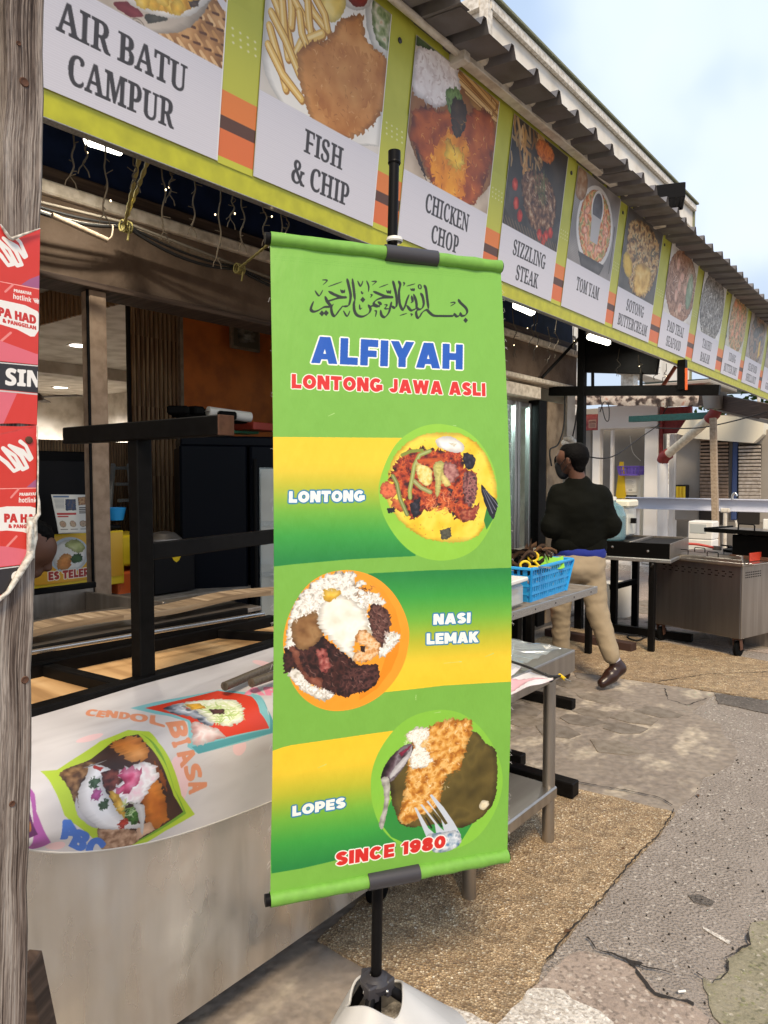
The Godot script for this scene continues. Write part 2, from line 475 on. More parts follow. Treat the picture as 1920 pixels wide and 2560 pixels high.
# ---------- materials ----------
func noise_tex(seed_: int, freq: float, cols: Array, offs := [], size := 512, octaves := 4, type := FastNoiseLite.TYPE_SIMPLEX_SMOOTH) -> NoiseTexture2D:
	var n := FastNoiseLite.new(); n.seed = seed_; n.frequency = freq; n.fractal_octaves = octaves; n.noise_type = type
	if type == FastNoiseLite.TYPE_CELLULAR: n.cellular_return_type = FastNoiseLite.RETURN_CELL_VALUE; n.fractal_type = FastNoiseLite.FRACTAL_NONE
	var t := NoiseTexture2D.new(); t.width = size; t.height = size; t.seamless = true; t.seamless_blend_skirt = 0.25; t.noise = n
	var g := Gradient.new()
	var c := PackedColorArray(); var o := PackedFloat32Array()
	for i in cols.size():
		c.append(cols[i] if cols[i] is Color else hx(cols[i])); o.append(float(offs[i]) if offs else float(i) / (cols.size() - 1))
	g.offsets = o; g.colors = c
	t.color_ramp = g
	return t

func bump_tex(seed_: int, freq: float, strength: float, size := 512, octaves := 4, type := FastNoiseLite.TYPE_SIMPLEX_SMOOTH) -> NoiseTexture2D:
	var n := FastNoiseLite.new(); n.seed = seed_; n.frequency = freq; n.fractal_octaves = octaves; n.noise_type = type
	if type == FastNoiseLite.TYPE_CELLULAR: n.fractal_type = FastNoiseLite.FRACTAL_NONE; n.cellular_return_type = FastNoiseLite.RETURN_DISTANCE
	var t := NoiseTexture2D.new(); t.width = size; t.height = size; t.seamless = true; t.noise = n; t.as_normal_map = true; t.bump_strength = strength
	return t

func streak_tex(seed_: int, cols: Array, along := 1.0, across := 40.0, upright := true) -> ImageTexture:   # grain or brush lines
	var n := FastNoiseLite.new(); n.seed = seed_; n.fractal_octaves = 4; n.frequency = 1.0 / 512
	var im := Image.create_empty(512, 512, false, Image.FORMAT_RGB8)
	var cc := []
	for c in cols: cc.append(c if c is Color else hx(c))
	for y in 512:
		for x in 512:
			# wrap by blending two shifted copies
			var a := n.get_noise_2d(x * across, y * along); var b := n.get_noise_2d((x - 512) * across, y * along)
			var k := x / 511.0
			var t := clampf(0.5 + (a * (1 - k) + b * k) * 1.15, 0, 0.999) * (cc.size() - 1)
			var col: Color = cc[int(t)].lerp(cc[int(t) + 1], t - int(t))
			if upright: im.set_pixel(x, y, col)
			else: im.set_pixel(y, x, col)
	return ImageTexture.create_from_image(im)

func mt(key: String, col, rough := 0.7, metal := 0.0, tex: Texture2D = null, scale := 1.0, bump: Texture2D = null, bscale := 1.0, world := true) -> StandardMaterial3D:
	var m := StandardMaterial3D.new(); m.resource_name = key
	m.albedo_color = hx(col) if col is String else col
	m.roughness = rough; m.metallic = metal
	if tex:
		m.albedo_texture = tex
	if bump:
		m.normal_enabled = true; m.normal_texture = bump; m.normal_scale = bscale
	if tex or bump:
		m.uv1_triplanar = true; m.uv1_world_triplanar = world; m.uv1_scale = Vector3.ONE * scale
	mats[key] = m
	return m

func print_mat(key: String, tex: Texture2D, rough := 0.5, bump: Texture2D = null, bscale := 1.0) -> StandardMaterial3D:
	var m := mt(key, Color.WHITE, rough)
	m.albedo_texture = tex
	m.texture_repeat = false
	return m

func glow(key: String, c: Color, e: float) -> StandardMaterial3D:
	var m := mt(key, c, 0.4); m.emission_enabled = true; m.emission = c; m.emission_energy_multiplier = e
	return m

func materials():
	var dirt := noise_tex(3, 0.012, ["c4bdb4", "ded9d2", "f3f0ec", "ffffff"], [0.0, 0.35, 0.6, 1.0], 512, 5)
	var fine := noise_tex(8, 0.09, ["b8b8b8", "ffffff"], [], 512, 3)
	var fine_bump := bump_tex(4, 0.08, 3.0)
	var soft_bump := bump_tex(6, 0.012, 4.0, 512, 3)
	var brush := streak_tex(11, ["cfccc8", "e0ddd9", "f2f0ec"], 1.0, 20.0)
	var brushed := streak_tex(12, ["d3d0cc", "e2dfdb", "f4f2ef"], 0.7, 14.0)
	# ground
	mt("asphalt", Color.WHITE, 0.9, 0, speckled(21, ["8a8077", "91877e", "998f86"], ["aea59b", "c6beb3"], 0.035, ["776e66"], 0.025), 0.8, bump_tex(2, 0.16, 6.0), 0.7)
	mt("asphalt_dark", Color.WHITE, 0.9, 0, speckled(22, ["57514c", "625b55", "6c655f"], ["857d75"], 0.03, ["47413d"]), 0.8, bump_tex(2, 0.16, 6.0), 0.7)
	mt("cement", Color.WHITE, 0.85, 0, scraped(23), 0.3, fine_bump, 0.5)
	mt("cement_pink", Color.WHITE, 0.88, 0, speckled(24, ["8f8075", "9c8c80", "a8988b"], ["c0b4a7"], 0.05, ["766a60"]), 0.9, fine_bump, 0.6)
	mt("moss_cement", Color.WHITE, 0.92, 0, speckled(25, ["7d7862", "8b846f", "978f7f"], ["b5ad9e", "7c7c56"], 0.05, ["62604a"]), 0.9, fine_bump, 0.7)
	mt("white_wash", Color.WHITE, 0.85, 0, speckled(26, ["b3aa9f", "c9c2b8", "d6d0c7"], ["e6e1da"], 0.05, ["978d83", "a69c91"], 0.14), 1.2, fine_bump, 0.8)
	mt("pebble", Color.WHITE, 0.75, 0, pebbles(27), 2.3, bump_tex(27, 0.10, 8.0, 512, 1, FastNoiseLite.TYPE_CELLULAR), 0.7)
	mt("crack_dirt", "2c2723", 0.95)
	mt("slate", "857d74", 0.8, 0, dirt, 1.6, fine_bump, 0.5)
	mt("slate_light", "8d8479", 0.8, 0, dirt, 1.9, fine_bump, 0.5)
	# metal
	var st := mt("steel", "b9b4ae", 0.34, 0.92, brushed, 0.9, soft_bump, 0.12)
	var dull := mt("steel_dull", "a79f97", 0.42, 0.85, brush, 1.1, soft_bump, 0.25)
	mt("steel_bright", "d8d6d2", 0.25, 0.95)
	mt("alu", "c8c6c2", 0.4, 0.8, fine, 2.0)
	mt("black_steel", "121111", 0.5, 0.0, dirt, 3.0)
	mt("beam_grey", "cdd0dc", 0.5, 0.1)
	mt("rust", "5f4030", 0.85, 0.1, dirt, 5.0)
	mt("black_plastic", "131213", 0.42)
	mt("grey_plastic", "38363a", 0.45)
	mt("roof_metal", "76757a", 0.62, 0.25, dirt, 0.7, soft_bump, 0.15)
	mt("roof_metal_b", "7e7d82", 0.62, 0.25, dirt, 0.9, soft_bump, 0.15)
	mt("white_metal", "e4dfd6", 0.5, 0.0, dirt, 1.3)
	# building
	mt("beam_paint", "6f5c4c", 0.85, 0, dirt, 0.7, fine_bump, 0.3)
	mt("mould_paint", "e2d6c6", 0.8, 0, dirt, 2.2)
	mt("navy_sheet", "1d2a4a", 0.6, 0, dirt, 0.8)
	mt("brown_timber", "5a473a", 0.75, 0, streak_tex(31, ["8c8078", "ffffff"], 1.0, 22.0, false), 1.5)
	mt("pillar_wood", "a28a74", 0.75, 0, dirt, 2.0)
	mt("slat_wood", "c09a70", 0.6, 0, streak_tex(32, ["957f6e", "ffffff"], 1.0, 30.0), 2.0)
	mt("dark_backing", "241f1b", 0.9)
	mt("orange_wall", "e8782a", 0.8, 0, dirt, 0.5)
	mt("ceiling_white", "cfc9c0", 0.9, 0, dirt, 0.4)
	mt("white_wall", "f2eee7", 0.8, 0, noise_tex(45, 0.01, ["e6e2dc", "ffffff", "ffffff"], [], 256, 3), 0.4)
	mt("emblem_pink", "cfa8a4", 0.7); mt("faded_blue", "9aa4bc", 0.7)
	mt("grey_wall", "a09a92", 0.9, 0, noise_tex(46, 0.008, ["dcd8d2", "ffffff"], [], 256, 4), 0.5); mt("gap_blue", "33456f", 0.6)
	mt("tan_wall", "ab957c", 0.9, 0, dirt, 0.9, fine_bump, 0.4)
	mt("mossy_fascia", Color.WHITE, 0.9, 0, noise_tex(41, 0.016, ["1f1b19", "5b4a44", "bfae9f", "d9cdbf", "b9735a"], [0.0, 0.38, 0.5, 0.72, 1.0], 512, 5), 0.8)
	mt("red_paint", "8d2f2b", 0.6, 0, dirt, 2.0)
	mt("teal_paint", "1f5a55", 0.6, 0, dirt, 3.0)
	mt("shutter_brown", "94806f", 0.6, 0.2, dirt, 2.0)
	mt("shutter_grey", "c2bab2", 0.5, 0.3, dirt, 2.0)
	mt("floor_tile", "6f6a63", 0.5, 0, dirt, 0.7)
	mt("billboard_white", "e9e4dc", 0.6, 0, noise_tex(43, 0.006, ["d8d2c8", "f4f1ec", "ffffff"], [], 512, 3), 0.3)
	mt("mould_green", "8a9078", 0.9, 0, dirt, 4.0)
	mt("rust_stain", Color.WHITE, 0.8, 0, streak_tex(44, ["ece7dc", "e8ddc8", "d8a860", "b87a3a"], 3.0, 8.0), 1.2)
	# things
	mt("plywood", Color.WHITE, 0.7, 0, streak_tex(51, ["a07a4e", "c39a68", "d3ad7c"], 1.0, 8.0, false), 1.0)
	mt("plank", Color.WHITE, 0.8, 0, streak_tex(52, ["66533f", "8a7459", "a8937a"], 1.0, 20.0, false), 1.4)
	mt("weathered", Color.WHITE, 0.9, 0, weathered_wood(), 1.0, null)
	mt("cloth_back", "d8d2c8", 0.6)
	mt("pvc_white", "e2ddd3", 0.4, 0, dirt, 1.5)
	mt("pvc_grey", "8b8378", 0.5, 0, noise_tex(61, 0.05, ["7c7468", "a79f92", "c9c2b5"], [], 512, 4), 4.0)
	mt("ivory_pipe", "ebe2cc", 0.5, 0, dirt, 2.0)
	mt("wood_pole", "b3a18c", 0.8, 0, dirt, 4.0)
	mt("blue_plastic", "2f9fe0", 0.4)
	mt("purple_plastic", "7a5fc0", 0.5)
	mt("lime_plastic", "86c232", 0.45)
	mt("yellow_plastic", "e8c21e", 0.45)
	mt("orange_plastic", "e0632a", 0.45)
	mt("red_plastic", "b23a28", 0.5)
	mt("green_plastic", "3f9a72", 0.5)
	mt("white_plastic", "e4e1da", 0.45)
	mt("cream_plastic", "e6dec8", 0.5)
	mt("dry_leaf", "4a3423", 0.85, 0, fine, 9.0)
	mt("dry_leaf_b", "6a4a2e", 0.85, 0, fine, 9.0)
	mt("fridge_navy", "090c13", 0.35)
	mt("vinyl_white", "d6d5d3", 0.5, 0, noise_tex(66, 0.01, ["cfcfcf", "ffffff"], [], 256, 3), 1.5, soft_bump, 0.4)
	mt("rope_yellow", "968a52", 0.9)
	mt("cable_black", "1b1918", 0.6)
	mt("cable_grey", "7a7062", 0.7)
	mt("cable_white", "cfc8bb", 0.6)
	mt("twig", "4d4231", 0.9)
	mt("tile_orange", "a8553a", 0.8, 0, dirt, 2.0)
	mt("red_hose", "b2362a", 0.5)
	mt("griddle", "100f0e", 0.45, 0.3)
	mt("rubber", "0b0b0b", 0.7)
	mt("brown_timber_foot", "3a241c", 0.8)
	# person
	mt("skin", "5f3e2e", 0.6); mt("hair", "0f0d0d", 0.75, 0, fine, 20.0)
	mt("jacket", "13140f", 0.85, 0, fine, 8.0, bump_tex(71, 0.02, 6.0), 0.35)
	mt("trousers", "b4a184", 0.9, 0, fine, 12.0, bump_tex(72, 0.03, 5.0), 0.35)
	mt("blue_shirt", "1b2c86", 0.85); mt("shoe", "2e1a14", 0.3); mt("sock", "a5a3b0", 0.9); mt("mask", "101116", 0.8); mt("dark_shirt", "15151a", 0.85)
	var gl := mt("glass", Color(0.85, 0.92, 0.9, 0.12), 0.05); gl.transparency = BaseMaterial3D.TRANSPARENCY_ALPHA
	var cp := mt("clear_plastic", Color(0.88, 0.93, 0.95, 0.22), 0.12); cp.transparency = BaseMaterial3D.TRANSPARENCY_ALPHA
	var tb := mt("tub_plastic", Color(0.86, 0.87, 0.86, 0.45), 0.2); tb.transparency = BaseMaterial3D.TRANSPARENCY_ALPHA
	var bw := mt("water_plastic", Color(0.40, 0.56, 0.60, 0.6), 0.2); bw.transparency = BaseMaterial3D.TRANSPARENCY_ALPHA
	mt("bottle_white", "b9bdbb", 0.4)
	var lf := mt("leaf", "4b6a2c", 0.7); lf.backlight_enabled = true; lf.backlight = Color(0.2, 0.3, 0.1)
	for k in ["black_steel", "black_plastic", "griddle", "fridge_navy", "rubber", "hair", "jacket", "navy_sheet"]: mats[k].metallic_specular = 0.22
	glow("tube_glow", Color(1, 0.98, 0.92), 4.0)
	glow("down_glow", Color(1, 0.98, 0.94), 5.0)
	glow("bulb_glow", Color(1.0, 0.9, 0.7), 2.5)
	glow("case_glow", Color(0.85, 1.0, 0.98), 2.2)

func cells(seed_: int, freq: float, kind: int) -> Image:
	var n := FastNoiseLite.new(); n.seed = seed_; n.frequency = freq; n.noise_type = FastNoiseLite.TYPE_CELLULAR; n.cellular_return_type = kind; n.fractal_type = FastNoiseLite.FRACTAL_NONE
	return n.get_seamless_image(512, 512)

func soft(seed_: int, freq: float, oct := 4) -> Image:
	var n := FastNoiseLite.new(); n.seed = seed_; n.frequency = freq; n.fractal_octaves = oct
	return n.get_seamless_image(512, 512)

func ramp(cols: Array, t: float) -> Color:
	t = clampf(t, 0, 0.9999) * (cols.size() - 1)
	return cols[int(t)].lerp(cols[int(t) + 1], t - int(t))

func pebbles(seed_: int) -> ImageTexture:   # rounded gravel of mixed stones set in brown mortar
	var val := cells(seed_, 0.10, FastNoiseLite.RETURN_CELL_VALUE)
	var dst := cells(seed_, 0.10, FastNoiseLite.RETURN_DISTANCE2_SUB)
	var big := soft(seed_ + 1, 0.008)
	var im := Image.create_empty(512, 512, false, Image.FORMAT_RGB8)
	var cols := [hx("84705a"), hx("a08868"), hx("b49c7a"), hx("bca484"), hx("a08460"), hx("d6c2a0"), hx("8f7658"), hx("c8ae86"), hx("e2d6bf")]
	for y in 512:
		for x in 512:
			var c := ramp(cols, val.get_pixel(x, y).r)
			c = c * (0.82 + 0.3 * big.get_pixel(x, y).r)
			im.set_pixel(x, y, c if dst.get_pixel(x, y).r > 0.16 else c.lerp(hx("6a543d"), 0.7))
	return ImageTexture.create_from_image(im)

func speckled(seed_: int, base: Array, bright: Array, amount: float, dark: Array, dark_amount := 0.05) -> ImageTexture:   # grit of light and dark grains in a blotchy ground
	var val := cells(seed_, 0.24, FastNoiseLite.RETURN_CELL_VALUE)
	var big := soft(seed_ + 1, 0.01, 5)
	var mid := soft(seed_ + 2, 0.07, 3)
	var im := Image.create_empty(512, 512, false, Image.FORMAT_RGB8)
	var bs := []; var br := []; var dk := []
	for c in base: bs.append(hx(c))
	for c in bright: br.append(hx(c))
	for c in dark: dk.append(hx(c))
	var r := RandomNumberGenerator.new(); r.seed = seed_
	for y in 512:
		for x in 512:
			var v := val.get_pixel(x, y).r
			var c := ramp(bs, big.get_pixel(x, y).r * 0.7 + mid.get_pixel(x, y).r * 0.5 - 0.1)
			if v > 1.0 - amount * 2.0: c = c.lerp(br[int(v * 991) % br.size()], 0.75)
			elif v < dark_amount * 2.0: c = c.lerp(dk[int(v * 991) % dk.size()], 0.7)
			c = c * r.randf_range(0.93, 1.07)
			im.set_pixel(x, y, c)
	return ImageTexture.create_from_image(im)

func scraped(seed_: int) -> ImageTexture:   # brown-grey screed with pale trowel scrapes
	var big := soft(seed_, 0.01, 5)
	var n := FastNoiseLite.new(); n.seed = seed_; n.frequency = 0.012; n.fractal_octaves = 5
	n.domain_warp_enabled = true; n.domain_warp_amplitude = 30; n.domain_warp_frequency = 0.01
	var sc := n.get_seamless_image(512, 512)
	var fin := soft(seed_ + 4, 0.12, 2)
	var im := Image.create_empty(512, 512, false, Image.FORMAT_RGB8)
	var bs := [hx("7f746a"), hx("897e73"), hx("93887c")]
	for y in 512:
		for x in 512:
			var c := ramp(bs, big.get_pixel(x, y).r)
			var s := sc.get_pixel((x * 2) % 512, y).r
			if s > 0.56: c = c.lerp(hx("bdb09c"), clampf((s - 0.56) * 4.0, 0, 0.85) * (0.55 + 0.45 * fin.get_pixel(x, y).r))
			im.set_pixel(x, y, c * (0.9 + 0.2 * fin.get_pixel(x, y).r))
	return ImageTexture.create_from_image(im)

func weathered_wood() -> ImageTexture:   # silvery grain with dark splits and knots of grime
	var im := Image.create_empty(512, 512, false, Image.FORMAT_RGB8)
	var n := FastNoiseLite.new(); n.seed = 5; n.fractal_octaves = 4; n.frequency = 1.0 / 512
	var big := soft(91, 0.009, 4)
	var cols := [hx("2a1f1a"), hx("54463e"), hx("776a61"), hx("8f847b"), hx("a39990")]
	for y in 512:
		for x in 512:
			var g := n.get_noise_2d(x * 55.0, y * 7.0) * 0.5 + n.get_noise_2d(x * 190.0 + 900, y * 16.0) * 0.4
			if absf(n.get_noise_2d(x * 34.0 + 300, y * 2.6)) < 0.010: g -= 0.5
			im.set_pixel(x, y, ramp(cols, 0.52 + g * 1.15 + (big.get_pixel(x, y).r - 0.5) * 1.0))
	return ImageTexture.create_from_image(im)


# ---------- ground ----------
func sheet(called: String, pts: Array, y: float, depth: float, m: Material, jag := 0.0) -> MeshInstance3D:   # pts of x, -z
	var P := PackedVector2Array()
	for i in range(0, pts.size(), 2): P.append(Vector2(pts[i], -pts[i + 1]))
	if jag > 0:
		var Q := PackedVector2Array()
		for i in P.size():
			var a := P[i]; var b := P[(i + 1) % P.size()]
			var k := maxi(1, int(a.distance_to(b) / 0.035))
			for j in k: Q.append(a.lerp(b, float(j) / k) + Vector2(rng.randf_range(-jag, jag), rng.randf_range(-jag, jag)))
		P = Q
	var mb := MB.new(); mb.poly(Array(P), Vector3(0, y, 0), Vector3.RIGHT, Vector3.FORWARD, depth)
	return struct(called, mb, m)

func crack(pts: Array, w: float, y := 0.0135) -> void:   # a jagged dirt-filled crack lying in the paving
	var L := []; var R := []
	for i in range(0, pts.size() - 2, 2):
		var a := Vector2(pts[i], -pts[i + 1]); var b := Vector2(pts[i + 2], -pts[i + 3])
		var k := maxi(2, int(a.distance_to(b) / 0.018))
		for j in k:
			var p := a.lerp(b, float(j) / k) + Vector2(rng.randf_range(-1, 1), rng.randf_range(-1, 1)) * 0.005
			var q := (b - a).orthogonal().normalized() * w * rng.randf_range(0.15, 1.0)
			L.append(p + q); R.append(p - q)
	R.reverse()
	var mb := MB.new()
	var n := L.size()
	for i in n - 1:
		var c := [L[i], L[i + 1], R[n - 2 - i], R[n - 1 - i]]
		var V := []
		for p in c: V.append(Vector3(p.x, y, -p.y))
		mb.quad(V[3], V[2], V[1], V[0])
	struct("pavement_crack", mb, mats.crack_dirt)

func ground():
	sheet("ground", [-60, 30, -60, -90, 60, -90, 60, 30], 0.0, 0.0, mats.asphalt)
	sheet("pavement_cement", [-3.1, 1.2, -3.1, -5.25, -1.28, -5.25, -1.30, -4.77, -1.29, -4.69, -1.2, -4.66, -1.1, -4.6, -1.04, -4.42, -0.98, -4.33, -0.91, -4.2, -0.9, -4.07, -0.9, -3.94, -0.94, -3.79, -0.97, -3.71, -0.94, -3.58, -0.95, -3.39, -0.96, -3.24, -0.97, -1.4, -0.9, 1.2], 0.004, 0.004, mats.cement, 0.006)
	sheet("pavement_gravel", [-0.95, -3.24, -0.945, -3.0, -0.955, -2.7, -0.95, -2.4, -0.96, -2.2, -0.955, -1.96, -0.93, -1.9, -0.945, -1.66, -1.24, -1.61, -1.57, -1.61, -1.62, -1.97, -1.78, -3.14, -1.49, -3.17, -1.17, -3.225], 0.012, 0.010, mats.pebble, 0.006)
	sheet("pavement_gravel_far", [-3.0, -5.08, -2.35, -5.12, -1.88, -5.2, -1.5, -5.25, -1.0, -5.3, 0.6, -5.5, 0.6, -6.35, -0.5, -6.38, -1.18, -6.4, -1.55, -6.47, -2.12, -6.58, -3.0, -6.65], 0.010, 0.008, mats.pebble, 0.008)
	sheet("pavement_dark", [-1.29, -5.24, -1.22, -5.02, -0.95, -5.0, -0.6, -5.05, 0.6, -5.2, 0.6, -5.5, -0.97, -5.3], 0.006, 0.006, mats.asphalt_dark, 0.012)
	sheet("pavement_pink", [-0.93, -1.93, -0.91, -2.07, -0.88, -2.1, -0.79, -2.13, -0.73, -2.13, -0.68, -2.09, -0.63, -2.06, -0.56, -2.08, -0.5, -2.05, -0.45, -1.6, -0.75, -1.3, -0.94, -1.4], 0.008, 0.006, mats.cement_pink, 0.005)
	sheet("pavement_whitewash", [-0.95, -1.68, -0.945, -1.83, -0.91, -1.875, -0.86, -1.90, -0.82, -1.875, -0.75, -1.89, -0.69, -1.86, -0.72, -1.55, -0.95, -1.4, -1.25, -1.45, -1.24, -1.59], 0.0115, 0.005, mats.white_wash, 0.009)
	sheet("pavement_mossy", [-0.3, -2.75, -0.47, -2.65, -0.5, -2.6, -0.51, -2.53, -0.49, -2.47, -0.52, -2.34, -0.51, -2.29, -0.53, -2.2, -0.56, -2.21, -0.49, -2.07, -0.3, -1.9], 0.006, 0.005, mats.moss_cement, 0.008)
	sheet("pavement_dark_patch", [-0.72, -2.63, -0.69, -2.66, -0.64, -2.65, -0.645, -2.61, -0.69, -2.60], 0.004, 0.003, mats.asphalt_dark, 0.003)
	sheet("pavement_scratch", [-0.63, -2.475, -0.625, -2.462, -0.58, -2.445, -0.54, -2.43, -0.54, -2.445, -0.585, -2.46], 0.005, 0.003, mats.white_wash, 0.003)
	crack([-0.90, -2.17, -0.86, -2.125, -0.79, -2.14, -0.745, -2.135, -0.70, -2.09, -0.65, -2.05, -0.60, -2.06, -0.53, -2.08], 0.008)
	crack([-0.75, -2.13, -0.73, -2.15, -0.71, -2.135], 0.018, 0.0145)
	crack([-0.74, -2.13, -0.68, -2.15, -0.62, -2.17], 0.004)
	crack([-0.58, -2.21, -0.53, -2.20, -0.505, -2.27, -0.525, -2.34, -0.485, -2.46, -0.51, -2.53], 0.005)
	crack([-1.73, -3.2, -1.49, -3.245, -1.32, -3.29, -1.17, -3.33, -1.05, -3.345, -0.97, -3.29], 0.006)
	crack([-0.96, -3.26, -0.94, -3.0, -0.955, -2.7, -0.945, -2.4, -0.96, -2.2, -0.95, -1.96], 0.004, 0.0165)
	crack([-1.7, -5.22, -1.45, -5.7, -1.2, -5.95, -0.9, -6.3], 0.006, 0.0145)
	crack([-1.6, -5.15, -1.5, -4.9, -1.36, -4.85, -1.3, -5.1], 0.005, 0.0065)
	crack([-0.35, -3.6, -0.25, -3.2, -0.12, -3.0], 0.004, 0.0045)
	# crazy paving: split flags laid in the cement strip under the tables, each its own stone
	var base: MeshInstance3D = get_node("pavement_cement")
	for i in 40:
		var gx := i % 5; var gz := i / 5
		var cx := -2.75 + gx * 0.31 + rng.randf_range(-0.06, 0.06); var cz := -3.40 - gz * 0.235 + rng.randf_range(-0.05, 0.05)
		if gx >= 3 and (gz < 2 or gz > 5): continue
		var P := []
		var n := rng.randi_range(5, 6); var r0 := rng.randf() * TAU
		for j in n:
			var a := r0 + TAU * (j + rng.randf_range(-0.25, 0.25)) / n
			P.append(Vector2(cx + cos(a) * rng.randf_range(0.11, 0.17), -cz + sin(a) * rng.randf_range(0.09, 0.13)))
		var mb := MB.new(); mb.poly(P, Vector3(0, 0.006 + rng.randf() * 0.003, 0), Vector3.RIGHT, Vector3.FORWARD, 0.008)
		part("paving_stone", mb, mats.slate if rng.randf() < 0.6 else mats.slate_light, base)
	# slabs at the far end of the lane
	var lane := sheet("pavement_far", [-6, -7.0, -6, -11.6, 1.5, -11.6, 1.5, -6.7, -1.0, -6.7], 0.004, 0.003, mats.cement_pink, 0.0)
	for i in 36:
		var cx := -3.6 + (i % 9) * 0.42 + rng.randf_range(-0.08, 0.08); var cz := -7.0 - (i / 9) * 0.5
		var P := []
		for j in 5:
			var a := TAU * (j + rng.randf_range(-0.25, 0.25)) / 5
			P.append(Vector2(cx + cos(a) * 0.22, -cz + sin(a) * 0.24))
		var mb := MB.new(); mb.poly(P, Vector3(0, 0.008, 0), Vector3.RIGHT, Vector3.FORWARD, 0.006)
		part("paving_stone", mb, mats.slate_light, lane)
	var bt := MB.new(); bt.cyl(Vector3(-0.597, 0.012, -2.096), Vector3(-0.581, 0.012, -2.113), 0.0035, -1, 8)
	one("cigarette_butt", bt, mats.white_plastic, "tiny white cigarette butt lying beside the crack near the front", "litter")
	for e in [[Vector3(-1.013, 0.006, -2.790), 0.5, "dead brown leaf on the asphalt beyond the gravel edge"], [Vector3(-0.923, 0.006, -3.487), 2.0, "small curled leaf on the asphalt by the frame side"], [Vector3(-0.959, 0.016, -2.148), 1.2, "dry leaf fragment lying on the tan gravel"]]:
		var lm := MB.new()
		lm.grid(func(u, v): return e[0] + Vector3((u - 0.5) * 0.035, 0.004 * sin(u * 4) + 0.003, (v - 0.5) * 0.016 * sin(PI * clampf(u, 0.05, 0.95))).rotated(Vector3.UP, e[1]), 6, 3)
		one("fallen_leaf", lm, mats.dry_leaf_b, e[2], "leaf")
	# grit lying about
	var gm := MB.new()
	for i in 260:
		var p := Vector3(rng.randf_range(-0.95, -0.2), 0.001, rng.randf_range(-4.2, -1.8))
		var s := rng.randf_range(0.002, 0.006)
		gm.box(p + Vector3(0, s * 0.3, 0), Vector3(s, s, s * 1.5), Basis(Vector3(0.3, 1, 0.2).normalized(), rng.randf() * TAU), 0.001)
	var g := struct("loose_grit", gm, mats.crack_dirt); g.set_meta("kind", "stuff")

# ---------- roof, facade ----------
func edge_y(z: float) -> float: return 3.398 - 0.0165 * (-z - 2.5)

